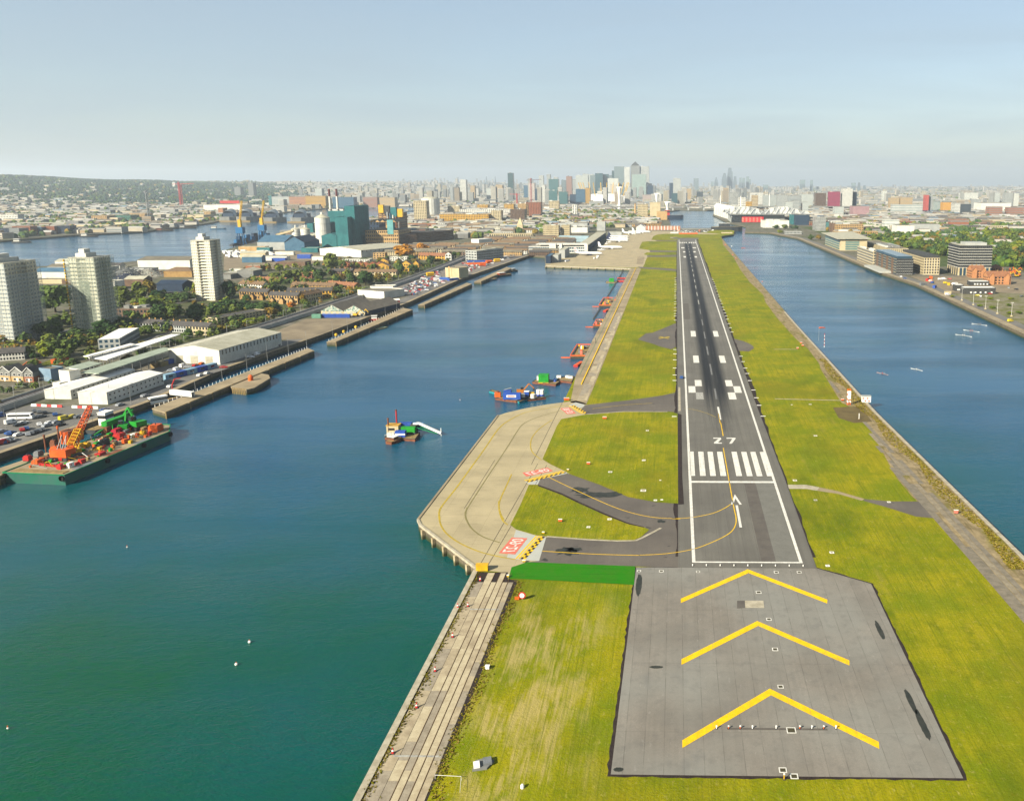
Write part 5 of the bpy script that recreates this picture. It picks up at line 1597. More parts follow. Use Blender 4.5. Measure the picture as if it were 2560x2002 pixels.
# ---- cars, lamps, trees on the south bank
CARC=['white','silver','black','red','blue','grey','silver','white','grey']
for i,(x,y,rz,c,v,lab) in enumerate(((140,770,.25,'white',True,'white van in the near car park, beside the minibus'),(285,775,.2,'white',False,'white car with open bay beside it, right of the white van'),(235,800,.2,'black',False,'black car just below the white car'),(25,880,.3,'silver',False,'silver car at the left edge of the car park'),(130,898,.3,'blue',False,'pale blue car parked below the lamp post'),
           (235,918,.3,'white',False,'white car by the dock edge, below the blue car'),(610,775,.35,'white',False,'white car in the row nearest the yellow vehicles'),(575,808,.35,'silver',False,'silver car parked below the white one near the yellow vehicles'),(690,765,.35,'silver',False,'silver car between the white car and the yellow van'),(790,725,.3,'yellow',True,'yellow van at the quay end of the car park'),(890,695,.3,'yellow',False,'yellow car ahead of the yellow van'),
           (960,700,.3,'grey',False,'dark grey car ahead of the yellow car'),(1050,690,.35,'silver',False,'silver car by the quay lamp near the barge wheelhouse'),(500,700,.2,'grey',False,'grey car alone in the middle of the car park'),(100,995,.3,'white',True,'white box van by the dock wall at left'),(40,1020,.3,'red',True,'red van with green box at the dock wall corner'),(730,800,.3,'black',False,'black car in the row beside the dock wall'),(20,690,.1,'blue',True,'blue van at the left edge by the road'),
           (1270,620,.4,'blue',False,'blue car by the quay steps'),(1760,445,.4,'silver',False,'silver car on the quay road beside the white shed'),(1460,555,.4,'silver',False,'silver car on the quay road near the shed corner'),(2070,330,.45,'silver',False,'silver car on the quay road past the white shed'))):
 p=Q('b',x,y)
 car(lab,p.x,p.y,rz+.95,c,v,'cars in the near car park')
for r_,(a_,b_,n_) in enumerate((((20,950),(500,800),9),((20,1035),(540,862),11),((380,640),(700,690),5))):
 A_,B_=Q('b',*a_),Q('b',*b_)
 for i in range(n_):
  if random.random()<.25: continue
  p=A_.lerp(B_,(i+.5)/n_)
  c=random.choice(CARC)
  car('%s car %s, %s' % (c,('in the upper near bay row','in the near row by the dock wall','below the striped barriers')[r_],('first','second','third','fourth','fifth','sixth','seventh','eighth','ninth','tenth','eleventh')[i]+ ' bay'),p.x-1.2,p.y+1.8,2.3,c,False,'cars in the near car park')
p=Q('b',255,722)
bus=thing('minibus','white minibus parked in the near car park','bus',(p.x,p.y,.06),.1)
MB().box(-5.2,5.0,-1.2,1.2,.55,3.0).box(5.0,5.5,-1.15,1.15,.55,2.0).build('body',[PAINTS['white']],bus)
MB().box(-4.8,4.6,-1.24,-1.2,1.6,2.5).box(-4.8,4.6,1.2,1.24,1.6,2.5).box(5.0,5.06,-1.0,1.0,2.02,2.8).build('windows',[G_DARK],bus)
for sx in (-3.4,3.2):
 for sy in (-1.1,1.1):
  put('wheel',WHEEL,bus,(sx,sy,.4),0,1.3)
for x,y,c,v,lab in ((870,1050,'white',False,'white car beside the blue cabins below the warehouse'),(950,1025,'white',False,'white car nearer the warehouse, next to the blue cabins'),(1135,962,'red',False,'red car by the warehouse corner'),(825,940,'red',False,'red car in front of the warehouse doors'),(625,990,'white',True,'white van at the left of the loading yard'),(690,950,'white',True,'tall white van by the middle roller door'),(560,1000,'silver',False,'silver car behind the white van in the loading yard'),(740,960,'silver',False,'silver car beside the tall white van'),
      (280,1272,'silver',False,'silver car on the quay road beside the footbridge'),(555,1172,'white',False,'white car on the quay road below the loading yard'),(1430,850,'white',False,'white car in the warehouse shadow'),(1500,820,'white',True,'white van in the warehouse shadow'),(1740,720,'grey',False,'grey car past the far corner of the warehouse'),(1210,510,'red',False,'red car behind the warehouse ridge'),(895,920,'orange',False,'orange car by the right roller door')):
 p=Q('c',x,y)
 car(lab,p.x,p.y,random.choice((1.5,1.65,.2)),c,v,'cars around the warehouse')
p=Q('c',780,1020)
cab=thing('blue_cabins','row of blue and white portable cabins below the warehouse','cabin',(p.x,p.y,.05),1.25)
for i in range(5):
 MB().box(-18+i*7,-11.2+i*7,-1.6,1.6,0,2.9).build('cabin_module',[M_BLUEP if i % 2 else mt('sky_blue_cladding',sr(150,190,214),None,.4)],cab)
 MB().box(-16+i*7,-13.5+i*7,-1.66,-1.6,1.1,2.1).build('window',[G_DARK],cab)
for i,(x,y,m,lab) in enumerate(((400,950,M_TIMBER,'tan container at the left of the loading yard'),(470,940,mt('khaki_paint',sr(150,140,100),None,.4),'khaki container beside the tan one'),(540,915,M_BLUEP,'blue container closest to the warehouse wall'))):
 p=Q('c',x,y)
 container(lab,p.x,p.y,1.4,m)
p=Q('c',370,1030)
t=thing('curved_screen','curved white screen wall beside the white sheds','screen',(p.x,p.y,0),0)
mb=MB()
for i in range(10):
 a0,a1=.9+i*.13,.9+(i+1)*.13
 mb.quad((12*math.cos(a0)-8,12*math.sin(a0)-16,0),(12*math.cos(a1)-8,12*math.sin(a1)-16,0),(12*math.cos(a1)-8,12*math.sin(a1)-16,3.2),(12*math.cos(a0)-8,12*math.sin(a0)-16,3.2))
mb.build('panels',[W_PALE],t)
# crowded far car park
n=0
while n<270:
 x,y=random.uniform(380,2050),random.uniform(560,1080)
 lo=(1170-(x-600)*.443 if x<1300 else 860-(x-1300)*.346)-42
 hi=lo-(185 if x<1100 else 140 if x<1500 else 90 if x<1750 else 45)
 if not (hi<y<lo): continue
 if 1010<x<1290 and 700<y<915: continue
 p=Q('e',x,y)
 if is_water(p.x,p.y): continue
 c=random.choice(CARC+['red','white'])
 sg_= 'by the white hall' if x<700 else 'left of the cream block' if x<1060 else 'right of the cream block' if x<1500 else 'below the office block' if x<1750 else 'at the terminal end'
 car('%s car in the far car park %s, %s' % (c,sg_,'quay side' if y>lo-45 else 'middle rows' if y>lo-90 else 'railway side'),p.x,p.y,random.choice((0,.05,1.57,1.6)),c,False,'%s cars crowded in the far car park' % c,full=False)
 n+=1
for x,y,lab in ((430,1190,'red and yellow fairground truck by the quay'),(870,845,'yellow fairground ride in the car park'),(1700,670,'yellow stall among the far stalls'),(1600,690,'orange stall among the far stalls'),(1520,720,'white stall near the orange hoarding')):
 p=Q('e',x,y)
 t=thing('fair_stall',lab,'stall',(p.x,p.y,.05),random.uniform(0,1))
 m=M_RED if 'red' in lab else M_YEL if 'yellow' in lab else M_ORANGE if 'orange' in lab else W_BRIGHT
 MB().box(-4,4,-2,2,.6,3.2).build('body',[m],t)
 MB().gable(-4.2,4.2,-2.2,2.2,3.2,4.4,0,0,'x',.1,.1).build('awning',[W_BRIGHT if m is M_RED else m],t)
 MB().box(-3.5,3.5,-1.6,1.6,0,.6).build('base',[M_DARKP],t)
# hoops: big roof lamps / street lamps
for i in range(16):
 q=150+i*72
 p=Q('e',q,975-q*.31)
 lamp('tall lamp post in the line beside the elevated railway',p.x,p.y+2,.3,(14,True),'lamp posts beside the elevated railway')
for x,y,lab in ((75,830,'tall lamp post at the left of the near car park'),(215,790,'lamp post above the white cars'),(20,650,'lamp post beside the blue van'),(550,490,'tall lamp post by the road behind the car park'),(1130,650,'lamp post at the corner of the striped barriers'),(1340,500,'lamp post in front of the white shed'),(1590,540,'lamp post on the quay road beside the white shed')):
 p=Q('b',x,y)
 lamp(lab,p.x,p.y,.8,(10,True) if x<100 else (10,False))
for i,(x,y) in enumerate(((825,1210),(1120,1110),(1390,1000),(1612,890),(1842,815),(2040,740))):
 p=Q('c',x,y)
 lamp(('lamp post by the sloping footbridge','lamp post left of the square pontoon','lamp post behind the square pontoon','lamp post midway along the first jetty','lamp post near the far end of the first jetty','lamp post at the far tip of the first jetty')[i],p.x,p.y,2.2,(10,False),'lamp posts along the first jetty')
for i,(x,y) in enumerate(((1190,1060),(1350,1000),(1500,945),(1765,850),(1890,790),(1330,630),(520,960),(685,900))):
 p=Q('d',x,y)
 lamp(('lamp post at the near end of the second jetty','lamp post by the yellow buoys on the second jetty','lamp post halfway along the second jetty','lamp post behind the fishing boat','lamp post at the far end of the second jetty','lamp post between the railway and the quay sheds','lamp post beside the dirt yard, nearer one','lamp post beside the dirt yard, farther one')[i],p.x,p.y,2.2,(10,False),'lamp posts along the second jetty')
# striped water-filled barriers around the car park
bar_a,bar_b=Q('b',415,560),Q('b',1160,590)
for i in range(13):
 if i in (6,7): continue
 p=bar_a.lerp(bar_b,i/12)
 m=M_RED if i % 2 else W_BRIGHT
 t=thing('road_barrier','white' if i % 2==0 else 'red','barrier',(p.x,p.y,.05),math.atan2(bar_b.y-bar_a.y,bar_b.x-bar_a.x),'red and white barriers closing the car park')
 t['label']=('white' if i % 2==0 else 'red')+ ' block in the striped barrier line closing the car park'
 mb=MB()
 mb.add([(-1.5,-.35,0),(1.5,-.35,0),(1.5,.35,0),(-1.5,.35,0),(-1.4,-.12,1.1),(1.4,-.12,1.1),(1.4,.12,1.1),(-1.4,.12,1.1)],[(0,1,5,4),(1,2,6,5),(2,3,7,6),(3,0,4,7),(4,5,6,7)])
 mb.build('body',[m],t)
# ---- trees: near clumps one by one
T=(
 ('large dark tree between the first two towers, behind the lower ones','a',700,810,450,330,'green'),('dark tree at the right edge of the first tower','a',620,1130,880,300,'dark'),('tall dark tree between the first two tower blocks','a',790,1000,830,260,'green'),
 ('round dark tree in front of the second tower base','a',960,1180,1000,260,'dark'),('big rounded tree nearest the play court','a',780,1370,1140,280,'green'),('light green tree left of the big rounded tree','a',560,1390,1190,220,'light'),('dark tree hiding the foot of the second tower','a',1310,1090,900,230,'dark'),('dark tree to the right of the second tower foot','a',1560,1040,870,210,'dark'),
 ('small tree behind the big rounded tree','a',930,1300,1140,160,'dark'),
 ('broad olive tree right of the second tower','f',1060,1240,1070,170,'green'),('tall olive tree behind the broad olive one','f',1190,1210,1050,150,'green'),('brownish tree right of the broad olive clump','f',1270,1150,1030,120,'autumn'),('bright yellow-green round tree below the olive clump','f',1260,1270,1170,150,'light'),
 ('dark green tree left of the third tower','f',1350,1200,1100,130,'dark'),('dark tree just left of the third tower base','f',1590,1210,1130,130,'dark'),('olive tree between the yellow-green tree and the third tower','f',1480,1210,1140,130,'green'),
 ('large dark round tree above the terrace','c',430,420,270,170,'dark'),('large round tree next to the dark one above the terrace','c',590,420,255,200,'green'),('dark rounded tree right of the pair above the terrace','c',830,450,255,220,'dark'),('dark broad tree below the third tower','c',1080,380,240,200,'dark'),('lighter tree crown below the third tower','c',1160,290,190,130,'light'),
 ('dark tree in front of the bay-gabled terrace','c',1330,330,220,170,'dark'),('dark tree by the right end of the long flats','c',1580,380,250,200,'dark'),('olive tree at the end of the long flats','c',1660,400,290,130,'autumn'),('golden round tree beside the front terrace','c',1870,310,240,80,'gold'),('dark tree at left edge of the terrace','c',40,560,430,180,'dark'),
 ('green bush in front of the sunlit terrace end','c',720,640,570,110,'green'),('yellowing bush beside the sunlit terrace end','c',1100,560,490,160,'autumn'),('long yellow-green hedge tree beside the elevated railway','c',1430,490,410,130,'light'),('grey-green bush next to the railway hedge','c',1560,460,400,130,'green'),('scrubby bush behind the white warehouse','c',520,730,640,130,'dark'),('dark scrub left of the white warehouse','c',640,710,650,100,'green'),
 ('tall poplar standing alone in front of the works shed','d',1175,335,140,140,'green'),('dark tree left of the tall poplar','d',920,400,300,110,'dark'),('round dark tree between the terraces','d',1040,430,330,120,'dark'),('dark tree beside the red-roofed terrace','d',1400,470,360,130,'dark'),('broad dark tree in front of the yellow houses','d',1540,480,340,150,'dark'),('small golden tree by the railway','d',1375,570,510,70,'gold'),('dark tree at the end of the long grey terrace','d',1235,610,510,110,'dark'),
 ('tree behind the brown-roofed terrace, left','d',560,420,350,130,'green'),('round green tree behind the brown terrace','d',740,450,320,180,'green'),('green tree left of the works yard edge','d',610,350,265,90,'light'),('dark tree at far left of the terraces','d',60,640,430,150,'dark'),('dark tree below the first terrace rows','d',60,780,640,170,'dark'),('dark tree in front of the brown bay terrace','d',330,800,680,150,'dark'),('autumn tree in front of the bay terrace','d',430,790,680,120,'autumn'),('dark garden tree beside the golden one','d',560,800,700,130,'dark'),
 ('green tree between the two garden terraces','d',1220,440,390,100,'green'),('small light tree among the terraces','d',1020,490,425,70,'light'),('autumn tree beside the long white-fronted terrace','d',1690,440,370,90,'autumn'),('small autumn tree by the railway lamp posts','d',1790,430,370,70,'autumn'),('slim tree beside the tall yellow house','d',1930,380,250,70,'dark'),('dark tree right of the tall yellow house','d',2060,350,270,90,'dark'),
 ('big orange autumn tree behind the white block','e',550,610,455,230,'gold'),('orange autumn tree right of the biggest one','e',790,560,430,170,'gold'),('dark tree under the biggest orange tree','e',640,650,580,130,'dark'),('dark tree near the yellow houses end','e',880,700,590,100,'dark'),('green tree left of the wide yellow-brick house','e',60,700,620,110,'dark'),('dark tree beside the tan house','e',260,620,550,80,'dark'),('autumn tree beside the red-roofed terrace','e',970,690,630,110,'autumn'),('green tree by the car park lamp posts','e',480,820,660,110,'green'),('dark tree near the railway at the white hall','e',1150,640,540,90,'dark'),('small green tree behind the white hall','e',1220,610,545,70,'green'),('dark tree at left of the car park','e',70,960,780,170,'dark'),('autumn tree beside the car park entrance','e',220,890,810,100,'autumn'),('light tree beside the car park entrance','e',330,880,800,90,'green'))
for lab,k,x,yb,yt,w,kd in T:
 tpx(lab,k,x,yb,yt,w,kd)
# low shrubs and garden trees
GT=0
while GT<120:
 x,y=random.uniform(-455,-318),random.uniform(470,1180)
 if any(abs(x+431)<24 and abs(y-c)<24 for c in (570,604,780)): continue
 w=random.uniform(4,8)
 kd=random.choice(('dark','green','dark','green','green','dark','autumn'))
 pl_= 'around the first two towers' if y<640 else 'below the third tower' if y<760 else 'beside the third tower' if y<840 and x<-385 else 'among the front terraces' if y<840 else 'behind the terraces' if y<960 else 'near the works shed' if x<-385 else 'near the yellow houses'
 tree('%s %s garden tree %s, %s' % ('small' if w<5.4 else 'larger',{'dark': 'dark green','green': 'mid green','autumn': 'yellowing'}[kd],pl_,'on the railway side' if x>-350 else 'mid estate' if x>-405 else 'on the river side'),x,y,w*random.uniform(.8,1.1),w,kd,'garden trees in the estate')
 GT+=1
# dense hedges and tree belts of the estate, too many to pick apart
def leafy_mass(name,label,spots,cols):
 mb=MB()
 for x,y,h,w in spots:
  m=random.randrange(len(cols))
  for j in range(70):
   d=Vector((random.gauss(0,1),random.gauss(0,1),abs(random.gauss(.2,1)))).normalized()
   k=random.uniform(.7,1.05)*(1+.25*math.sin(3*math.atan2(d.y,d.x)+x))
   q=Vector((x+d.x*w/2*k,y+d.y*w/2*k,h*.25+d.z*h*.72*k))
   nr=(d+Vector((random.uniform(-.6,.6),random.uniform(-.6,.6),random.uniform(-.3,.7)))).normalized()
   u=nr.cross(Vector((random.uniform(-1,1),random.uniform(-1,1),random.uniform(-1,1)))).normalized()
   v=nr.cross(u)
   s=w*.15*random.uniform(.6,1.2)
   mb.add([tuple(q+u*s),tuple(q+v*s),tuple(q-u*s),tuple(q-v*s)],[(0,1,2,3)],m if random.random()<.8 else random.randrange(len(cols)))
 return tag(mb.build(name,cols),label,'trees',kind='stuff')
spots=[]
def belt(x0,y0,x1,y1,n,wd,h0=4,h1=9):
 for i in range(n):
  t=random.random()
  hh=random.uniform(h0,h1)
  spots.append((x0+(x1-x0)*t+random.uniform(-wd,wd),y0+(y1-y0)*t+random.uniform(-wd,wd),hh,hh*random.uniform(.8,1.2)))
for b_ in ((-352,405,-336,440,16,8,2,4),(-335,350,-324,400,12,3,2,4),(-470,470,-425,560,22,14),(-400,520,-385,600,26,12),(-430,640,-350,690,34,14),(-480,640,-440,760,30,16),(-400,700,-330,705,26,8),(-325,580,-312,700,20,4,3,6),(-316,720,-306,860,26,4,3,6),(-440,830,-340,830,30,10),(-440,900,-330,930,36,14),(-430,980,-320,1000,30,14),(-420,1060,-320,1100,30,14),(-312,900,-304,1180,34,4,3,6),(-520,1000,-430,1120,26,16),(-380,590,-335,640,20,10),(-460,700,-430,900,24,14),(-390,455,-350,520,18,12,3,6),(-500,820,-440,860,18,12)):
 belt(*b_)
leafy_mass('estate_greenery','belts of shrubs and trees filling the estate gardens',spots,[L_GREEN,L_DARK,L_DARK,L_GREEN,L_GREEN,L_DARK,L_LIGHT,L_AUT])
# ================================================================== JETTIES AND VESSELS
def jetty(label,quad,top=-.2,posts=0,mat=None):
 c=sum((Vector(p) for p in quad),Vector((0,0)))/len(quad)
 t=thing('jetty',label,'jetty',(c.x,c.y,0),0)
 loc=[(p[0]-c.x,p[1]-c.y) for p in quad]
 n=len(loc)
 ar=sum(loc[i][0]*loc[(i+1) % n][1]-loc[(i+1) % n][0]*loc[i][1] for i in range(n))
 if ar<0: loc=loc[::-1]
 MB().prism(loc,-6,top-.5,0).build('base',[M_WALL],t)
 MB().prism([(p[0]*1.004,p[1]*1.004) for p in loc],top-.5,top,0,None,1.0,True).build('deck',[mat or M_QUAY],t)
 q=[Vector((p[0]-c.x,p[1]-c.y)) for p in quad]
 if posts:
  pm=MB().box(-.09,.09,-.09,.09,0,1.3).mesh('guard_post',W_BRIGHT)
  for i in range(posts):
   p=q[0].lerp(q[-1],(i+.5)/posts)
   d=(q[1]-q[0]).normalized()
   put('guard_post',pm,t,(p.x+d.x*.5,p.y+d.y*.5,top))
 for i in range(8):
  a,b=q[1].lerp(q[2],i/8),q[1].lerp(q[2],(i+.9)/8)
  MB().bar((a.x,a.y,top+.12),(b.x,b.y,top+.12),.18,4).build('kerb_beam',[M_TIMBER],t)
  MB().box(a.x-.25,a.x+.25,a.y-.25,a.y+.25,-5,top+.3).build('fender_pile',[M_TIMBER],t)
 return t
jetty('first long concrete jetty with white guard posts, below the warehouse',[Q('c',352,1395),Q('c',500,1440),Q('c',2120,770),Q('c',2050,740)],-.2,46)
jetty('second long jetty with yellow buoys, off the dirt yard',[Q('d',1120,1108),Q('d',1222,1110),Q('d',2060,760),Q('d',1960,740)],-.2,30)
jetty('third long jetty, bare, off the crowded car park',[Q('e',720,1198),Q('e',800,1200),Q('e',1388,942),Q('e',1325,925)],-.2)
jetty('fourth jetty with a moored work boat, farthest along the dock',[Q('e',1415,912),Q('e',1500,912),Q('e',1885,748),Q('e',1820,730)],-.2)
jetty('concrete jetty behind the big green barge',[V2(-262,250),V2(-247,250),Q('b',160,1335),Q('b',640,1130),Q('b',560,1115),Q('b',0,1300)],-.2)
jetty('square concrete pontoon beside the first jetty',[Q('c',1190,1140),Q('c',1230,1172),Q('c',1380,1188),Q('c',1470,1165),Q('c',1638,1062),Q('c',1620,1025),Q('c',1540,1012),Q('c',1420,1040)],-.4)
p=Q('c',1428,1095,-.4)
tag(MB().cyl(0,0,0,1.9,1.3,12).ball(0,0,1.9,1.25,0,10,6).build('mooring_buoy',[M_ORANGE],None,(p.x,p.y,-.4)),'orange buoy standing on the square pontoon','buoy')
for i,(x,y) in enumerate(((1225,1050),(1308,1015),(1440,965))):
 p=Q('d',x,y,-.2)
 tag(MB().ball(0,0,1.0,1.1,0,10,6).cyl(0,0,0,.4,.8,10).build('mooring_buoy',[M_YEL],None,(p.x,p.y,-.2)),'yellow buoy on the second jetty, ' +('nearest the water end','middle one','farthest one')[i],'buoy','yellow buoys on the second jetty')
p,q=Q('c',560,1235,1),Q('c',800,1262,1)
t=thing('gangway','white covered gangway from the quay to the first jetty','gangway',((p.x+q.x)/2,(p.y+q.y)/2,.3),math.atan2(q.y-p.y,q.x-p.x))
L=(q-p).length/2
MB().box(-L,L,-.9,.9,0,.25).build('floor',[M_STEEL],t)
MB().box(-L,L,-1,-.85,.25,2.4).box(-L,L,.85,1,.25,2.4).build('side_panel',[W_BRIGHT],t)
MB().box(-L,L,-1.1,1.1,2.4,2.55).build('roof',[W_BRIGHT],t)
jetty('pale green floating pontoon beside the second jetty',[Q('d',1590,972,-3),Q('d',1700,975,-3),Q('d',1790,950,-3),Q('d',1690,935,-3)],-2.9,0,mt('green_deck',sr(160,186,150),None,.4))
def boat(label,x,y,rz,L,Wd,hull,cabin=None,z=WL,name='moored_boat',cat='boat',fb=1.6,group=None,cabh=2.4,cabx=(-.25,.1)):
 t=thing(name,label,cat,(x,y,z),rz,group)
 st=[(-L/2,.8),(-L*.35,1.0),(L*.15,1.0),(L*.36,.72),(L*.5,.06)]
 up=[(x_,Wd/2*k) for x_,k in st]
 vs,fs=[],[]
 for zz,sh in ((-.8,.8),(fb,1.0)):
  vs+=[(x_,w*sh,zz+(max(0,x_)*.03 if zz>0 else 0)) for x_,w in up]+[(x_,-w*sh,zz+(max(0,x_)*.03 if zz>0 else 0)) for x_,w in reversed(up)]
 n=len(up)*2
 fs=[((i+1) % n,i,n+i,n+(i+1) % n) for i in range(n)]+[tuple(range(2*n-1,n-1,-1))]
 MB().add(vs,fs).build('hull',[hull],t)
 MB().add([(x_*.96,w*.88,fb+.1+max(0,x_)*.03) for x_,w in up]+[(x_*.96,-w*.88,fb+.1+max(0,x_)*.03) for x_,w in reversed(up)],[tuple(range(n-1,-1,-1))]).build('deck',[M_TIMBER],t)
 if cabin:
  a,b=cabx
  c=MB().box(L*a,L*b,-Wd*.3,Wd*.3,fb,fb+cabh).build('cabin',[cabin],t)
  MB().box(L*a-.05,L*b+.05,-Wd*.31,Wd*.31,fb+cabh*.55,fb+cabh*.8).build('cabin_windows',[G_DARK],c)
  MB().box(L*a-.3,L*b+.3,-Wd*.35,Wd*.35,fb+cabh,fb+cabh+.15).build('cabin_roof',[W_BRIGHT],c)
  MB().bar((L*a,0,fb+cabh),(L*a,0,fb+cabh+2.5),.07,4).build('mast',[M_STEEL],t)
 return t
p=Q('c',430,1375,WL); boat('white cabin boat tied up at the head of the first jetty',p.x,p.y,.9,14,5,M_DARKP,W_BRIGHT,cabh=3.2,cabx=(-.3,.25))
p=Q('c',560,1330,WL); boat('blue dinghy with a red crane arm behind the first jetty',p.x,p.y,.9,9,3.4,M_BLUEP,None)
p=Q('c',585,1300,WL)
t=thing('davit_crane','curved red crane arm beside the blue dinghy','crane',(p.x,p.y,-1),.5)
MB().bar((0,0,0),(0,0,5),.3,6).build('post',[M_RED],t); MB().bar((0,0,5),(1.4,0,8),.28,6).bar((1.4,0,8),(4,0,8.2),.22,6).build('jib',[M_RED],t)
p=Q('d',1655,880,WL); boat('red and white fishing boat at the second jetty',p.x,p.y,.3,12,4.2,M_RED,W_BRIGHT)
p=Q('d',1560,880,WL); boat('white low work barge between the second jetty and the quay',p.x,p.y,.3,18,5,W_WHITE,None)
p=Q('e',1770,850,WL); boat('dark work boat with an orange wheelhouse at the fourth jetty',p.x,p.y,.85,26,8,M_DARKP,M_ORANGE,fb=2.2)
p=Q('e',1600,900,WL); boat('flat grey barge at the near end of the fourth jetty',p.x,p.y,.85,22,8,M_GREYP,None)
p=Q('e',1910,790,WL); boat('small dark boat at the far tip of the fourth jetty',p.x,p.y,.85,12,5,M_DARKP,M_DARKP)
p=Q('b',5,1490,WL); boat('dark blue boat with a yellow mast at the left edge',p.x-4,p.y,1.4,12,5,M_DARKP,M_YEL)
# ---- big green crane barge
O=V2(-222.5,298.5)
rz=math.atan2(.994,.106)
bg=thing('crane_barge','long green flat barge loaded with orange and green plant, moored at the quay','barge',(O.x,O.y,0),rz)
M_HULL=mt('green_hull',sr(22,110,88),sr(60,104,96),.3,.5,.3)
L,Wd=66.0,25.0
hull=[(-.5,0),(56,0),(66,7),(66,19),(60,25),(-.5,25)]
MB().prism(hull,-4.4,.35,0,1).build('hull',[M_HULL,M_QUAY],bg)
for a,b in zip(hull,hull[1:]+hull[:1]):
 MB().bar((a[0],a[1],.5),(b[0],b[1],.5),.25,4).build('gunwale',[mt('green_trim',sr(20,140,90),None,.4)],bg)
for x,y in ((-.9,1),(-.9,24),(20,-.4),(40,-.4),(56,-.4)):
 me=MB().cyl(0,0,-.3,.3,1.0,12).build('tyre_fender',[M_RUBBER],bg,(x,y,-.7))
 me.rotation_euler=(PI/2,0,PI/2 if x<0 else 0)
for i,x in enumerate((6,22,38)):
 MB().box(x,x+9,.9+.1*i,3.2,.36,.42+.01*i).build('deck_plate',[M_RUST if i % 2 else M_GREYP],bg)
MB().box(1,4,2,23,.36,.6).build('deck_timber',[M_TIMBER],bg)
BR=Matrix.Rotation(-rz,2)
def bl(x,y,z=.4):                     # crop point on the barge deck -> barge frame
 p=Q('b',x,y,z)-O
 return BR @ p
def bl_top(x,y,w):                    # height above deck point w of photo row y
 p=Matrix.Rotation(rz,2) @ Vector(w)+O
 return hgt(p.x,p.y,QV('b',y))
# things carried on the deck
def on_barge(name,label,cat,x,y,rz2=0.0):
 w=bl(x,y)
 p=Matrix.Rotation(rz,2) @ w+O
 return thing(name,label,cat,(p.x,p.y,.36),rz+rz2)
t=on_barge('crawler_crane','orange crane on the barge with a long lattice boom','crane',800,1190)
MB().box(-4,4,-3.8,-2.2,0,1.3).box(-4,4,2.2,3.8,0,1.3).build('crawler_tracks',[M_DARKP],t)
MB().box(-3.6,-1.2,-3.4,3.4,1.4,4.4).build('counterweight',[M_ORANGE],t)
MB().box(-1.2,3.2,-1.8,1.8,1.4,3.6).build('machine_house',[M_ORANGE],t)
MB().box(1.8,3.4,1.9,3.2,1.4,3.8).build('cab',[G_DARK],t)
MB().lattice((2.5,0,2.2),(19,3.5,15.5),2.1,13,.17,0,1.5).build('boom',[M_ORANGE],t)
MB().lattice((4.0,.6,3.4),(10,1.8,8.2),2.4,5,.2).build('boom_foot',[M_YEL],t)
for s in (-1,1):
 MB().bar((-1,s,3.6),(.5,s,9),.14,4).bar((.5,s,9),(19,3.5+s*.6,15.5),.05,3).bar((-2.4,s,4.4),(.5,s,9),.12,4).build('pendant',[M_STEEL],t)
MB().bar((19,3.5,15.5),(19.6,3.6,6),.06,3).build('hoist_rope',[M_DARKP],t)
for i,(x,y,r,h,lab) in enumerate(((835,1000,2.6,5.2,'orange storage tank on the barge, left of the boom'),(940,960,2.4,4.6,'orange storage tank behind the boom'))):
 t=on_barge('storage_tank',lab,'tank',x,y)
 MB().cyl(0,0,0,h,r,16).build('shell',[M_ORANGE],t); MB().cyl(0,0,h,h+.5,r,16,0,r*.3).build('lid',[M_RUST],t)
for x,y,lx,ly,h,m,lab in ((685,1120,3.2,2.6,2.6,M_ORANGE,'orange cabinet behind the barge crane'),(470,1245,4.5,2.4,1.6,M_ORANGE,'orange skip at the stern of the barge'),(590,1205,5,2.4,1.5,M_RUST,'rust-red skip next to the orange one'),(960,1085,3,2.6,2.5,M_YEL,'yellow winch beside the crane'),(1050,1050,2.5,2.4,1.8,M_YEL,'yellow drum right of the winch'),(1450,940,4,3,2.0,M_RED,'red and orange machine near the middle of the barge'),(1445,890,7,2.2,2.6,mt('magenta_paint',sr(196,30,60),None,.4),'magenta-red girder stack on the barge'),(1895,862,4.5,4,3.0,M_ORANGE,'orange winch house at the bow'),(1740,905,2,2,1.8,M_YEL,'yellow drum near the bow'),(340,1215,2.4,2.2,2.0,M_RED,'red box at the stern corner'),(470,1165,3,2,2.2,M_GREYP,'grey cabinet near the stern'),(1270,1030,3.2,2.5,2.6,M_DARKP,'dark generator at mid barge'),(1300,890,3.5,2.5,3.0,M_RUST,'rusty winch in front of the green plant'),(1180,1075,3.5,1.6,1.2,M_TIMBER,'timber stack on the barge deck'),(660,1010+60,2,2,3.5,M_RUST,'rusty post box by the quay side of the barge')):
 t=on_barge('deck_cargo',lab,'deck plant',x,y,.1)
 MB().box(-lx/2,lx/2,-ly/2,ly/2,.15,h*.8).build('casing',[m],t)
 MB().box(-lx/2+.3,lx/2-.3,-ly/2+.2,ly/2-.2,h*.8,h).build('cover',[m],t)
 MB().box(-lx/2-.1,lx/2+.1,-ly/2+.1,ly/2-.1,0,.15).build('skid',[M_DARKP],t)
 MB().cyl(0,0,h,h+.7,.22,8).build('exhaust',[M_DARKP],t)
for i in range(14):
 x,y=(505+i*26,1262+i*3) if i<10 else (780+(i-10)*75,1288-(i-10)*17)
 t=on_barge('deck_barrier','red plastic barrier on the barge, in the row along the stern rail','barrier',x,y+12,1.5 if i<10 else .1)
 t['group']= 'red barriers on the barge'
 MB().box(-1,1,-.25,.25,0,.9).box(-.9,.9,-.4,.4,0,.2).build('body',[M_RED],t)
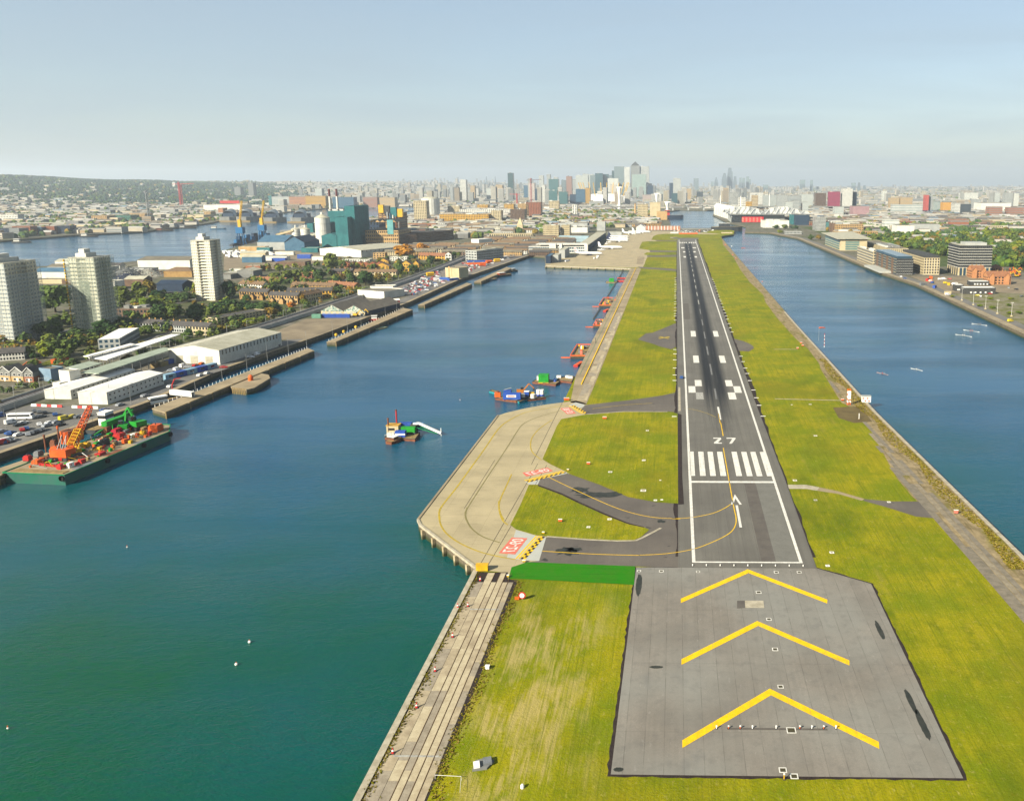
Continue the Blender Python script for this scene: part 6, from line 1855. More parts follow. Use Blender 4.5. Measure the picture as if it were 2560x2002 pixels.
for x,y,h,lab in ((1450,790,1.0,'green screening conveyor on the barge with its belt raised'),):
 t=on_barge('conveyor',lab,'conveyor',1380,850)
 MB().box(-5,8,-1.3,1.3,3.0,5.0).build('hopper',[M_GREENP],t)
 MB().bar((-12,0,1.0),(12,.5,5.6),.55,4).build('belt',[M_DARKP],t)
 MB().bar((-12,-1,1.4),(12,-.5,6),.3,4).build('belt_frame',[M_GREENP],t)
 for xx in (-4,1,6):
  MB().bar((xx,-1.2,0),(xx,-1.2,3),.2,4).bar((xx,1.2,0),(xx,1.2,3),.2,4).build('leg',[M_GREENP],t)
w=bl(1500,868); p=Matrix.Rotation(rz,2) @ w+O
digger('green excavator on the barge, left of two',p.x,p.y,rz+.5,M_GREENP,1.5,.36)
w=bl(1680,840); p=Matrix.Rotation(rz,2) @ w+O
digger('green excavator on the barge with its boom upright, nearer the bow',p.x,p.y,rz+1.2,M_GREENP,1.9,.36)
p=Q('b',1330,740,0); boat('white tug with a tall wheelhouse moored behind the barge',p.x-2,p.y,rz,18,6,M_DARKP,W_BRIGHT,cabh=6.0,cabx=(-.1,.18))
for i,(x,y) in enumerate(((555,1080),(725,1030))):
 t=on_barge('spud_pole','rusty spud pole standing at the quay side of the barge, ' +('shorter one' if i==0 else 'orange-topped one'),'pole',x,y)
 MB().cyl(0,0,-4,5+i*2,.3,8).build('shaft',[M_RUST],t); MB().cyl(0,0,5+i*2,6+i*2,.4,8).build('cap',[M_ORANGE if i else M_RUST],t)
rn=random.Random(5)
cl_=MB()
for _ in range(170):
 a,b=rn.uniform(5,60),rn.uniform(4,23)
 s_=rn.uniform(.35,1.5)
 if rn.random()<.3: cl_.bar((a,b,.5+rn.random()),(a+rn.uniform(-4,4),b+rn.uniform(-4,4),.5+rn.uniform(0,2.6)),.12,4,rn.randrange(7))
 else: cl_.box(a,a+s_*rn.uniform(.7,2.2),b,b+s_,.36+rn.random()*.02,.4+s_*rn.uniform(.5,1.6),rn.randrange(7))
cl_.build('deck_clutter',[M_ORANGE,M_RED,M_YEL,W_BRIGHT,M_GREYP,M_TIMBER,M_GREENP],bg)['kind']= 'stuff'
# ---- dredger in mid dock
WZ=WL+1.0
def kq(x,y): return Q('k',x,y,WZ)
def pontoon(label,a,b,c,d,name='work_pontoon',mat=None):
 pts=[Vector(q) for q in (a,b,c,d)]
 cc=sum(pts,Vector((0,0)))/4
 t=thing(name,label,'pontoon',(cc.x,cc.y,WL),0)
 loc=[(q.x-cc.x,q.y-cc.y) for q in pts]
 if sum(loc[i][0]*loc[(i+1) % 4][1]-loc[(i+1) % 4][0]*loc[i][1] for i in range(4))<0: loc=loc[::-1]
 MB().prism(loc,-.6,1.0,0,1).build('float',[M_RUST if mat is None else mat,M_TIMBER],t)
 for i in range(4):
  a_,b_=loc[i],loc[(i+1) % 4]
  MB().bar((a_[0],a_[1],1.1),(b_[0],b_[1],1.1),.15,4).build('edge_beam',[M_DARKP],t)
 return t
pontoon('dredger pontoon floating in the middle of the dock',kq(225,705),kq(500,722),kq(545,660),kq(300,640))
def gear(name,label,cat,k,x,y,z,parts,rz=0.0):
 p=Q(k,x,y,z)
 t=thing(name,label,cat,(p.x,p.y,z),rz)
 for nm,mb,m in parts:
  mb.build(nm,[m],t)
 return t
gear('spud_pole','rust-red spud pole at the left of the dredger','pole','k',262,670,WZ,[('shaft',MB().cyl(0,0,-4,6.5,.35,8),M_RUST),('cap',MB().cyl(0,0,6.5,7,.45,8),M_RUST)])
gear('spud_pole','taller rust-red spud pole behind the beige cabin','pole','k',338,630,WZ,[('shaft',MB().cyl(0,0,-4,8.5,.35,8),M_RED),('cap',MB().cyl(0,0,8.5,9,.45,8),M_RUST)])
gear('deck_cabin','beige cabin on the dredger','cabin','k',310,660,WZ,[('walls',MB().box(-2.6,2.6,-2,2,0,3.6),W_CREAM),('roof',MB().box(-2.8,2.8,-2.2,2.2,3.6,3.8),W_YELLOW),('window',MB().box(-1.8,1.0,-2.06,-2,1.6,2.6),G_DARK)])
gear('deck_machine','white pump at the front left of the dredger','pump','k',285,698,WZ,[('casing',MB().box(-1.6,1.6,-1,1,0,1.8),W_WHITE),('pipe',MB().bar((-1.6,0,1),(-3,.5,.4),.3,8),M_GREYP)])
gear('deck_machine','blue tank unit at the front of the dredger','tank','k',372,695,WZ,[('casing',MB().box(-2.2,2.2,-1.2,1.2,0,2.6),M_BLUEP),('stripe',MB().box(-2.25,2.25,-1.25,-1.2,1.0,1.6),W_BRIGHT)])
gear('deck_machine','green engine house on the dredger','engine','k',445,668,WZ,[('casing',MB().box(-3,3,-1.3,1.3,.8,3.0),M_GREENP),('frame',MB().box(-3.2,3.2,-1.4,1.4,0,.8),M_DARKP)])
gear('deck_machine','blue container at the back of the dredger, left one','container','k',420,640,WZ,[('box',MB().box(-2.6,2.6,-1.2,1.2,0,3.6),M_BLUEP),('lettering_panel',MB().box(-1.8,1.0,-1.26,-1.2,1.2,2.2),W_BRIGHT)])
gear('deck_machine','blue container at the back of the dredger, right one','container','k',510,640,WZ,[('box',MB().box(-3.2,3.2,-1.2,1.2,.4,3.2),M_BLUEP),('roof',MB().box(-3.3,3.3,-1.3,1.3,3.2,3.3),mt('light_blue_roof',(1,1,1)))])
p,q=Q('k',490,655,WZ),Q('k',738,668,WZ)
t=thing('dredge_ladder','long white dredge ladder reaching out from the dredger to the right','dredge ladder',(p.x,p.y,WL),math.atan2(q.y-p.y,q.x-p.x))
L=(q-p).length
MB().bar((0,0,4.6),(L*.2,0,5.2),.6,4).bar((L*.2,0,5.2),(L,0,1.2),.6,4).build('arm',[W_BRIGHT],t)
MB().bar((L*.1,1.2,3.6),(L*.9,1.2,1.2),.25,4).bar((L*.1,-1.2,3.6),(L*.9,-1.2,1.2),.25,4).build('pipe',[mt('green_trim',(1,1,1))],t)
MB().box(-1,1.4,-1.2,1.2,.8,4.6).build('pivot_housing',[M_DARKP],t)
MB().bar((L,0,-.6),(L,0,3.5),.15,4).build('marker_mast',[W_BRIGHT],t)
p=Q('k',318,745,WL); boat('small red tug at the front of the dredger',p.x,p.y,1.2,8,4,M_RUST,M_RUST,fb=1.2,cabh=1.4)
# ---- second work raft
pontoon('raft carrying a blue container and excavator near the turning apron',kq(1228,345),kq(1420,372),kq(1690,340),kq(1500,300),'work_raft')
gear('deck_machine','blue container with a white panel on the raft','container','k',1385,355,WZ,[('box',MB().box(-4.4,4.4,-1.3,1.3,0,3.2),M_BLUEP),('lettering_panel',MB().box(-2.6,2.2,-1.36,-1.3,1.2,2.4),W_BRIGHT),('stripe',MB().box(-2.0,1.6,-1.4,-1.36,1.5,2.0),M_RED)])
gear('deck_machine','orange winch at the left end of the raft','winch','k',1255,335,WZ,[('casing',MB().box(-1.5,1.5,-1,1,0,2.4),M_ORANGE),('drum',MB().cyl(0,0,2.4,3,.8,10),M_RUST)])
gear('deck_machine','white mixer drum on the raft','mixer','k',1480,345,WZ,[('drum',MB().cyl(0,0,.4,2.2,1.2,12),W_WHITE),('frame',MB().box(-1.3,1.3,-1.2,1.2,0,.4),M_DARKP)])
gear('deck_machine','white tank near the right end of the raft','tank','k',1575,348,WZ,[('shell',MB().cyl(0,0,.2,2.2,1.3,12),W_WHITE),('base',MB().box(-1.4,1.4,-1.3,1.3,0,.2),M_DARKP)])
gear('deck_machine','blue cabinet on the raft beside the yellow generator','cabinet','k',1518,330,WZ,[('casing',MB().box(-1.2,1.2,-1,1,0,2.6),M_BLUEP),('roof',MB().box(-1.3,1.3,-1.1,1.1,2.6,2.75),W_BRIGHT)])
gear('deck_machine','yellow generator on the raft','generator','k',1560,325,WZ,[('casing',MB().box(-1.5,1.5,-1,1,0,1.9),M_YEL),('exhaust',MB().cyl(.8,0,1.9,2.8,.15,6),M_DARKP)])
for i,x in enumerate((1625,1658)):
 gear('deck_machine','white tank with a blue base at the right end of the raft, ' +('left' if i==0 else 'right')+ ' one','tank','k',x,328,WZ,[('shell',MB().cyl(0,0,1,3.4,1.0,12),W_BRIGHT),('base',MB().cyl(0,0,0,1,1.05,12),M_BLUEP)])
gear('deck_machine','blue pump set at the back of the raft','pump','k',1345,305,WZ,[('casing',MB().box(-2,2,-1,1,0,2.0),M_BLUEP),('frame',MB().bar((-2,0,2),(2,0,3.2),.2,4),M_STEEL)])
p=Q('k',1460,315,WZ); digger('orange-brown excavator on the raft with its boom lowered',p.x,p.y,.2,mt('orange_brown',sr(214,130,40),None,.4),1.25,WZ)
pontoon('turquoise punt in front of the raft',Q('k',1430,385,WL),Q('k',1450,398,WL),Q('k',1555,368,WL),Q('k',1530,358,WL),'punt',mt('turquoise_paint',sr(40,160,170),None,.4))
pontoon('turquoise punt at the left of the raft',Q('k',1175,298,WL),Q('k',1230,312,WL),Q('k',1260,300,WL),Q('k',1200,288,WL),'punt',mt('turquoise_paint',(1,1,1)))
# ---- pontoon with green cube
pontoon('timber pontoon carrying a green cube',kq(1568,198),kq(1780,222),kq(1820,195),kq(1625,165))
gear('deck_machine','bright green cube on the timber pontoon','container','k',1675,200,WZ,[('box',MB().box(-2.7,2.7,-2.3,2.3,0,4.4),M_GREENP),('base',MB().box(-2.8,2.8,-2.4,2.4,-.1,.3),M_YEL)])
gear('deck_machine','white box behind the green cube','box','k',1635,180,WZ,[('box',MB().box(-1.4,1.4,-1,1,0,2.2),W_BRIGHT),('lid',MB().box(-1.5,1.5,-1.1,1.1,2.2,2.4),W_PALE)])
gear('deck_machine','small blue cone-shaped tarpaulin on the timber pontoon','tarpaulin','k',1772,195,WZ,[('cover',MB().cyl(0,0,0,1.8,1.2,8,0,.2),M_BLUEP)])
pontoon('landing stage joining the timber pontoon to the quay strip',kq(1790,180),kq(1925,200),kq(1955,150),kq(1820,155),'landing_stage')
for i,(x,y) in enumerate(((1810,160),(1890,160),(1915,165))):
 gear('deck_machine','white equipment case on the landing stage, ' +('leftmost','middle','rightmost')[i]+ ' one','case','k',x,y,WZ,[('box',MB().box(-1.2,1.2,-.7,.7,0,1.2),W_BRIGHT),('lid',MB().box(-1.25,1.25,-.75,.75,1.2,1.35),W_PALE)])
# ---- orange piling rigs along the quay strip
def rig(label,k,x,y,w,d,s=1.0):
 p=Q(k,x,y,WL)
 t=thing('piling_platform',label,'work platform',(p.x,p.y,WL),0)
 MB().box(-w/2,w/2,0,d,-.6,1.2).build('float',[M_DARKP],t)
 MB().box(-w/2+.4,w/2-.4,.6,d-.4,1.2,1.5).build('deck',[M_TIMBER],t)
 for (a,b) in (((-w/2,0),(w/2,0)),((-w/2,0),(-w/2,d)),((-w/2,d),(w/2,d))):
  MB().bar((a[0],a[1],2.4),(b[0],b[1],2.4),.42,4).build('orange_beam',[M_ORANGE],t)
 rn=random.Random(int(x*3+y))
 for i in range(int(w*1.6)):
  px,py,s_=rn.uniform(-w/2+.8,w/2-2.2),rn.uniform(1.5,d-3),rn.uniform(.6,1.9)
  MB().box(px,px+s_,py,py+s_*rn.uniform(.8,2),1.5+.01*i,1.6+rn.uniform(.5,2.4)).build('equipment_box',[rn.choice((M_YEL,W_BRIGHT,M_RUST,M_ORANGE,M_GREYP,M_TIMBER,M_REDP,M_DARKP))],t)
 MB().bar((w/2-1,d-1,1.5),(w/2-1,d-1,7),.2,6).build('mast',[M_DARKP],t)
 MB().bar((-w/2-6,1.0,.9),(-w/2,1.0,.9),.5,4).build('outrigger_float',[M_ORANGE],t)
 return t
rig('large orange-framed work platform beside the quay strip, nearer one','m',440,1060,13.5,38)
rig('orange-framed work platform beside the quay strip, farther one','m',715,510,14,50)
rig('small orange-edged platform between the two big ones','m',625,730,8,28)
for x,y,lab in ((415,1120,'red pontoon below the nearer orange platform'),(710,545,'red pontoon below the farther orange platform'),(880,232,'red float near the end of the quay strip'),(880,200,'pink float beside the red one at the end of the strip')):
 p=Q('m',x,y,WL)
 t=thing('float',lab,'float',(p.x,p.y,WL),1.35 if y>300 else 0)
 MB().box(-6,6,-1.4,1.4,-.5,1.1).build('hull',[M_RED],t); MB().box(-5.6,5.6,-1.1,1.1,1.1,1.25).build('deck',[M_ORANGE],t)
gear('deck_machine','green hut on a small float at the far end of the dock','hut','m',765,240,WL,[('float',MB().box(-6,6,-5,5,-.5,.8),M_TIMBER),('hut',MB().box(-2.6,2.6,-2.5,2.5,.8,4.6),M_GREENP)])
fb_=thing('floating_boom','dotted line of dark floats across the far end of the dock','floating boom',(*Q('m',900,70,WL),WL))
a,b=Q('m',905,95,WL),Q('m',575,630,WL)
fm=MB().cbox(0,0,-.2,1.4,2.6,.9).mesh('boom_float',M_DARKP)
o0=fb_.location
for i in range(58):
 q=a.lerp(b,i/57)
 put('boom_float',fm,fb_,(q.x-o0.x,q.y-o0.y,0))
MB().bar((a.x-o0.x,a.y-o0.y,.05),(b.x-o0.x,b.y-o0.y,.05),.12,4).build('boom_cable',[M_DARKP],fb_)
# ---- white buoys on open water
for k,x,y,lab in (('S',591,1662,'white and orange buoy floating in the near dock'),('S',624,1606,'small white buoy behind the orange-marked one'),('S',318,1369,'tiny white buoy alone in the left part of the dock'),('S',20,1822,'tiny white float at the lower left of the dock'),('S',1150,1001,'small pink buoy left of the raft'),('b',1890,1020,'pale mooring buoy beside the barge bow')):
 p=Q(k,x,y,WL)
 tag(MB().ball(0,0,.25,.36 if 'orange' in lab else .22,0,10,6).cyl(0,0,.4,.8,.1,8,1).build('buoy',[W_BRIGHT,M_ORANGE],None,(p.x,p.y,WL)),lab,'buoy')
# ---- rowing boats
def person_mesh(shirt):
 mb=MB()
 mb.ball(0,0,.95,.12,1,8,6)
 mb.bar((0,0,.05),(-.05,0,.8),.17,6,0,.13)
 for s in (-1,1):
  mb.bar((-.03,s*.17,.72),(.35,s*.22,.5),.06,5,0,.045)
  mb.bar((0,s*.1,.1),(.45,s*.1,.3),.085,5,2,.06)
  mb.bar((.45,s*.1,.3),(.8,s*.1,.05),.06,5,2,.045)
 return mb.mesh('person',[shirt,mt('skin',sr(206,160,130),None,1),M_DARKP])
PM={'white': person_mesh(W_BRIGHT),'red': person_mesh(M_RED),'dark': person_mesh(M_DARKP)}
def scull(label,k,x,y,rz,L,col,n,shirt,far=False):
 p=Q(k,x,y,WL)
 t=thing('rowing_boat',label,'rowing boat',(p.x,p.y,WL),rz,'rowing boats')
 vs=[]
 prof=[(-.5,.05,.3),(-.3,.3,.22),(0,.42,.2),(.3,.3,.22),(.5,.05,.3)]
 for a,w,z in prof: vs+=[(a*L,w,z),(a*L,-w,z),(a*L,0,-.12)]
 fs=[]
 for i in range(4):
  q=i*3
  fs+=[(q,q+3,q+5,q+2),(q+1,q+2,q+5,q+4),(q,q+1,q+4,q+3)]
 MB().add(vs,fs).build('hull',[col],t)
 for i in range(n):
  xx=(i-(n-1)/2)*1.5
  MB().bar((xx,-2.4,.4),(xx,2.4,.4),.06,4).build('oars',[W_BRIGHT],t)
  q=Matrix.Rotation(rz,2) @ Vector((xx,0))+p
  if not far:
   o=put('person',PM[shirt],None,(q.x,q.y,WL+.1),rz)
   tag(o,('front' if i else 'rear')+ ' rower in a %s top in %s' % ( shirt,label),'person','rowers')
 return t
scull('the pink scull nearest the north quay','p',640,418,2.2,8.5,mt('pink_paint',sr(230,190,180),None,.5),1,'red')
scull('the white scull right of the pink one','p',905,386,2.2,8.5,W_BRIGHT,1,'white')
scull('white four leading the trio','p',1270,122,2.3,13,W_BRIGHT,2,'white')
scull('white four amid the trio','p',1330,86,2.3,13,W_BRIGHT,2,'red')
scull('white four last of the trio','p',1392,36,2.3,13,W_BRIGHT,2,'dark')
for i,(x,y) in enumerate(((1080,942),(1110,960),(1160,970))):
 scull(('the pink boat far up the north dock','the red boat beside the pink one far up the north dock','the dark boat far up the north dock')[i],'i',x,y,.4,14,(mt('pink_paint',(1,1,1)),M_RED,M_DARKP)[i],3,'red',True)
# ================================================================== REFINERY, RIVER, TERMINAL
def gpos(x,y): return Q('g',x,y)
def gh(p,y): return hgt(p.x,p.y,QV('g',y))
# silos
def silo(label,k,xl,xr,yb,yt,dome=.14):
 a,b=Q(k,xl,yb),Q(k,xr,yb)
 r=(b-a).length/2
 c=(a+b)/2+Vector((0,r))
 h=hgt(c.x,c.y,QV(k,yt))
 t=thing('silo',label,'silo',(c.x,c.y,0),0,'refinery silos')
 MB().cyl(0,0,0,h,r,24).build('drum',[W_WHITE],t)
 MB().cyl(0,0,h,h+r*dome*3,r*1.02,24,0,r*.22).build('conical_roof',[R_LIGHT],t)
 MB().cyl(0,0,h+r*dome*3,h+r*dome*3+4,r*.2,10).build('head_house',[W_WHITE],t)
 for i in range(3):
  MB().cyl(0,0,h*(.25+.25*i),h*(.25+.25*i)+.5,r*1.015,24,cap=False).build('hoop',[W_PALE],t)
 return t
silo('largest white silo with a conical roof, left of the teal refinery','g',765,890,712,492)
silo('slim white silo between the largest silo and the teal block','g',902,962,640,478)
silo('small twin silo by the river, left one','g',568,638,690,590)
silo('small twin silo by the river, right one','g',646,722,695,590)
def teal(label,xl,xr,yb,yt,depth,**kw):
 return bx('refinery_block',label,'g',xl,xr,yb,yt,depth,kw.pop('wall',W_TEALB),cat='refinery building',roof=kw.pop('roof',W_TEALB),parapet=.8,**kw)
teal('teal refinery block with stairwell windows, front middle',962,1068,742,492,46)
teal('tall teal refinery tower block',1048,1132,735,398,70)
teal('low teal refinery annexe at the front',838,972,742,648,40,rk='gable',rise=4)
teal('teal upper gallery behind the slim silo',905,1050,700,440,16)
teal('white-fronted top box on the refinery',910,1035,690,424,6,wall=W_WHITE)
teal('blue-grey wharf shed with twin roofs by the river',288,520,768,700,60,wall=W_PALE,roof=W_BLUE,rk='gable',rise=9,ax='x')
teal('dark blue gabled wharf shed beside the twin silos',520,690,775,705,60,wall=W_BLUE,roof=W_NAVY,rk='gable',rise=9,ax='y')
teal('low green store in front of the wharf sheds',660,800,790,755,22,roof=R_GREEN)
teal('teal drum tank house by the twin silos',715,765,660,545,30)
cv_=thing('conveyor_bridge','sloping teal conveyor bridge from the refinery to the brick factory','conveyor',(*gpos(1130,735),0))
o_=cv_.location
a,b=gpos(1075,735),gpos(1212,722)
za,zb=gh(a,585),gh(b,645)
MB().bar((a.x-o_.x,a.y-o_.y,za),(b.x-o_.x,b.y-o_.y,zb),3.2,4).build('gallery',[W_TEALB],cv_)
for s in (.5,.75,.95):
 c=a.lerp(b,s)
 z=za+(zb-za)*s
 MB().bar((c.x-o_.x-2,c.y-o_.y,0),(c.x-o_.x,c.y-o_.y,z),.6,4).bar((c.x-o_.x+2,c.y-o_.y,0),(c.x-o_.x,c.y-o_.y,z),.6,4).build('trestle',[W_TEALB],cv_)
cv_=thing('conveyor_bridge','pale conveyor from the river jetty to the twin silos','conveyor',(*gpos(450,690),0))
o_=cv_.location
a,b=gpos(455,690),gpos(600,690)
MB().bar((a.x-o_.x,a.y-o_.y,gh(a,640)),(b.x-o_.x,b.y-o_.y,gh(b,600)),2.2,4).build('gallery',[W_CREAM],cv_)
MB().bar((a.x-o_.x,a.y-o_.y,0),(a.x-o_.x,a.y-o_.y,gh(a,640)),1,4).build('trestle',[M_GREYP],cv_)
for x,lab in ((927,'left refinery chimney with a dark red tip'),(989,'right refinery chimney with a dark red tip')):
 p=gpos(x,690)
 h=gh(p,248)
 t=thing('chimney_stack',lab,'chimney',(p.x,p.y,0),0,'refinery chimneys')
 MB().cyl(0,0,0,h*.86,2.4,14,0,1.7).build('shaft',[W_WHITE],t)
 MB().cyl(0,0,h*.86,h,1.9,14,0,1.8).build('tip',[mt('dark_red',sr(110,50,50),None,.3)],t)
 for z in (.3,.6):
  MB().cyl(0,0,h*z,h*z+1,2.6,14,cap=True).build('platform_ring',[M_GREYP],t)
bk=bx('brick_factory','tan brick factory with a sawtooth end and rows of windows','g',1212,1492,725,602,75,W_TAN,cat='factory',floors=4,bays=16,sbays=12,roof=R_FELT,parapet=0,wh=.5,ww=.6)
for i in range(5):
 w_=26/1
 MB().gable(i*9+8,i*9+17,-.1,60,38.5,42,0,1,'y',.1,.3).build('sawtooth_roof',[R_FELT,W_TAN],bk)
MB().box(38,48,-.6,8,18,42).build('stair_tower',[mt('light_teal_cladding',sr(120,190,190),None,.2)],bk)
bx('brick_factory','long dark brick mill range right of the tan factory','g',1495,1650,722,640,40,W_BROWN,715,cat='factory',floors=6,bays=16,roof=R_SLATE)
bx('brick_factory','shaded long factory range running on behind the mill','g',1655,1960,705,622,34,W_BROWN,680,cat='factory',floors=5,bays=26,roof=R_SLATE)
bx('brick_factory','low brick office with a red roof behind the mill','g',1560,1800,590,555,30,W_RED,cat='factory',roof=R_RED,rk='gable',rise=3,floors=2,bays=14)
pl=bx('process_plant','rusty multi-coloured process plant with tanks and pipes','g',1325,1510,640,455,50,W_BROWN,cat='refinery building',floors=9,bays=5,roof=M_RUST,ww=.6,wh=.45,glass=W_TAN)
for x0,x1,z0,z1,m in ((2,12,44,60,M_YEL),(14,24,40,58,M_DARKP),(40,50,36,52,M_YEL),(26,38,34,55,W_TEALB),(8,20,12,20,W_TAN)):
 MB().box(x0,x1,-3,6,z0,z1).build('vessel_house',[m],pl)
for i in range(5):
 MB().cyl(20+i*5.5,-3.5,0,46-3*i,1.6,10).build('column_vessel',[(W_PALE,W_BLUE,W_WHITE,M_RUST,W_GREY)[i]],pl)
bx('process_plant','dark machinery hall between the teal tower and the rusty plant','g',1170,1330,660,520,40,W_NAVY,cat='refinery building',floors=3,bays=6,roof=W_GREY)
# river cranes and wharf
for x,y,yt,lab in ((150,720,510,'blue wharf crane with an orange jib, left one'),(335,690,495,'blue wharf crane with an orange jib, right one')):
 p=gpos(x,y)
 h=gh(p,yt)
 t=thing('wharf_crane',lab,'crane',(p.x,p.y,0),0,'river wharf cranes')
 for sx in (-6,6):
  for sy in (-5,5):
   MB().bar((sx,sy,0),(sx*.6,sy*.6,h*.45),.9,4).build('leg',[W_BLUE if False else mt('crane_blue',sr(52,120,172),None,.2)],t)
 MB().box(-6,6,-5,5,h*.45,h*.7).build('machine_house',[mt('crane_blue',(1,1,1))],t)
 MB().box(-2.5,2.5,-2.5,2.5,h*.7,h).build('tower',[M_YEL],t)
 MB().lattice((0,0,h*.85),(10,-6,h*1.75),2.2,8,.28).build('jib',[M_YEL],t)
 MB().bar((0,0,h),(10,-6,h*1.75),.25,3).build('stay',[M_YEL],t)
wh=thing('river_wharf','dark blue machinery wharf on piles in the river','wharf',(*gpos(240,700),0))
o_=wh.location
for i in range(14):
 q=gpos(95+i*21,725-i*5)
 MB().box(-3.5,3.5,-9,9,-1.5,1.2).build('deck',[M_DARKP],wh,(q.x-o_.x,q.y-o_.y,0),-.3)
 MB().cyl(q.x-o_.x,q.y-o_.y-6,-6,-1.5,.8,6).build('pile',[M_RUST],wh)
 MB().box(-3,3,-5,5,1.2,3+5*((i*7) % 3)).build('hopper',[mt('crane_blue',(1,1,1)) if i % 2 else W_NAVY],wh,(q.x-o_.x,q.y-o_.y,0),-.3)
# flood barrier piers
M_HOOD=mt('stainless_hood',sr(176,184,186),sr(146,154,158),.1,.35,.5,.6)
for i,(x,y) in enumerate(((70,525),(212,525),(432,533),(672,533))):
 p=Q('g',x,y,WL)
 t=thing('barrier_pier','hooded silver flood-barrier pier, ' +('leftmost of four','second from the left of four','third from the left of four','rightmost of four')[i],'barrier pier',(p.x,p.y,WL),0,'flood barrier piers in the river')
 MB().prism([(-22,-26),(-12,-38),(12,-38),(22,-26),(22,26),(-22,26)],-3,14).build('pier',[W_GREY],t)
 hood=MB()
 seg=12
 for j in range(seg+1):
  a=PI*j/seg
  for k in range(7):
   b=k/6
   wv=18*(1-.75*b ** 2)
   hood.v.append((wv*math.cos(a),-20+42*b,14+(16+8*math.sin(b*2.2))*math.sin(a)*(1-.45*b ** 3)))
 for j in range(seg):
  for k in range(6):
   hood.f.append((j*7+k,(j+1)*7+k,(j+1)*7+k+1,j*7+k+1)); hood.m.append(0)
 hood.build('hood',[M_HOOD],t)
 MB().box(-15,15,-19.5,20,14,24).build('machinery_room',[W_NAVY],t)
 MB().box(-24,24,-42,-38,-2,4).build('fender',[M_TIMBER],t)
for k,x,y,L,hull,cabin,lab in (('f',188,708,32,M_DARKP,W_WHITE,'dark barge on the river at the far left'),('f',760,658,34,M_DARKP,W_WHITE,'dark work boat in the middle of the river'),('f',1400,608,40,M_DARKP,M_RUST,'dark barge with a small cabin near the far river bank'),('f',1595,585,44,M_DARKP,W_PALE,'barge moored at the far bank below the green lawn'),('f',1862,592,36,W_BLUE,W_WHITE,'blue and white ferry approaching the barrier'),('f',1280,596,42,W_WHITE,W_WHITE,'white car ferry at the far river bank'),('g',650,455,40,M_RUST,W_WHITE,'barge with red deck cargo beyond the barrier'),('g',1580,440,34,M_DARKP,W_WHITE,'small ship on the river right of the refinery')):
 p=Q(k,x,y,WL)
 boat(lab,p.x,p.y,.15,L,L*.24,hull,cabin,name='river_boat',fb=2.6,cabh=5,cabx=(-.4,-.1))
# ---- south-bank far side of river: warehouses and flats along the shore
FS=(('red-brick riverside flats at the far left shore',110,265,640,570,20,W_RED,5,16),('blue-grey riverside flats right of the red ones',262,360,635,575,20,W_BLUE,5,10),('second red-brick riverside block',360,470,632,570,20,W_RED,5,12),('dark blue riverside block, right end of the row',470,600,630,565,22,W_NAVY,5,12),('dark riverside block at the far left edge',-40,108,648,585,20,W_NAVY,5,12),
  ('long white-roofed warehouse behind the riverside flats',0,560,575,545,70,W_PALE,0,0),('grey works with a curved roof on the far shore',620,930,590,560,50,W_CREAM,0,0),('tan brick block beside the green one across the river',785,915,530,478,40,W_TAN,4,8),('green-fronted mill across the river',918,1118,525,475,40,mt('mill_green',sr(70,130,110),None,.1),4,14),('pale brown mill right of the green one',1118,1240,505,462,40,W_TAN,4,10),('half-timbered flats on the far left hillside foot',0,158,535,465,24,W_WHITE,5,12),
  ('huge pale warehouse roof across the river',320,780,460,440,150,W_PALE,0,0),('white superstore with red lettering board',1740,2050,445,385,90,W_WHITE,0,0),('cream depot near the barrier on the far shore',1560,1740,510,470,60,W_CREAM,0,0),('tan tower house by the barrier control area',1745,1800,505,445,30,W_TAN,6,4),('orange brick block near the barrier',1865,1905,470,412,30,W_ORANGE,5,4),('white shed by the river lawn',1370,1560,420,400,60,W_WHITE,0,0),('long low white works along the far shore',940,1390,560,535,40,W_CREAM,0,0),('large white shed on the far plain',700,950,410,385,90,W_WHITE,0,0))
for lab,xl,xr,yb,yt,d,wl,fl,n in FS:
 t=bx('riverside_building',lab,'f',xl,xr,yb,yt,d,wl,floors=fl,bays=n,roof=R_LIGHT if not fl else R_FELT,parapet=.5,group='buildings on the far river bank')
 if 'superstore' in lab:
  MB().box(60,130,-1,0,30,40).build('red_sign_board',[M_RED],t)
# ---- airport terminal
te=bx('terminal_building','long white terminal building with open upper gallery','t',0,745,440,345,26,W_WHITE,442,cat='terminal',roof=R_LIGHT,parapet=.5,floors=2,bays=22,glass=G_BLUE,ww=.8)
for x,w_ in ((190,10),(345,4),(728,5)):
 a=Q('t',x,450)-Q('t',0,440)
 MB().box(a.x,a.x+w_,-3,4,0,14).build('stair_tower',[W_WHITE],te)
MB().box(0,(Q('t',745,440)-Q('t',0,440)).length,-1.5,28,12.4,13.2).build('upper_roof',[W_WHITE],te)
bx('terminal_wing','low white terminal wing at the left end near the car park','t',-110,-4,440,345,24,W_WHITE,None,cat='terminal',roof=R_FELT,floors=2,bays=6,glass=G_BLUE,ww=.8)
A,B=Q('t',755,440),Q('t',1060,200)
pier=thing('departure_pier','long pier with a light roof along the aircraft stands','pier',(A.x,A.y,0),math.atan2(B.y-A.y,B.x-A.x))
L=(B-A).length
MB().box(0,L,0,15,0,9).build('walls',[W_NAVY],pier)
MB().box(-1,L+1,-.8,17,9,9.9).build('roof',[R_LIGHT],pier)
for i in range(26):
 MB().box(i*L/26,i*L/26+.9,-.9,0,0,9).build('fin',[W_BLUE],pier)
MB().box(0,L,-.3,-.05,4.6,7.6).build('glazing',[G_BLUE],pier)
b1=bx('pier_link','grey-blue boxy pier link over the stand beside the dock','t',225,340,585,480,34,W_PALE,None,cat='terminal',roof=R_LIGHT)
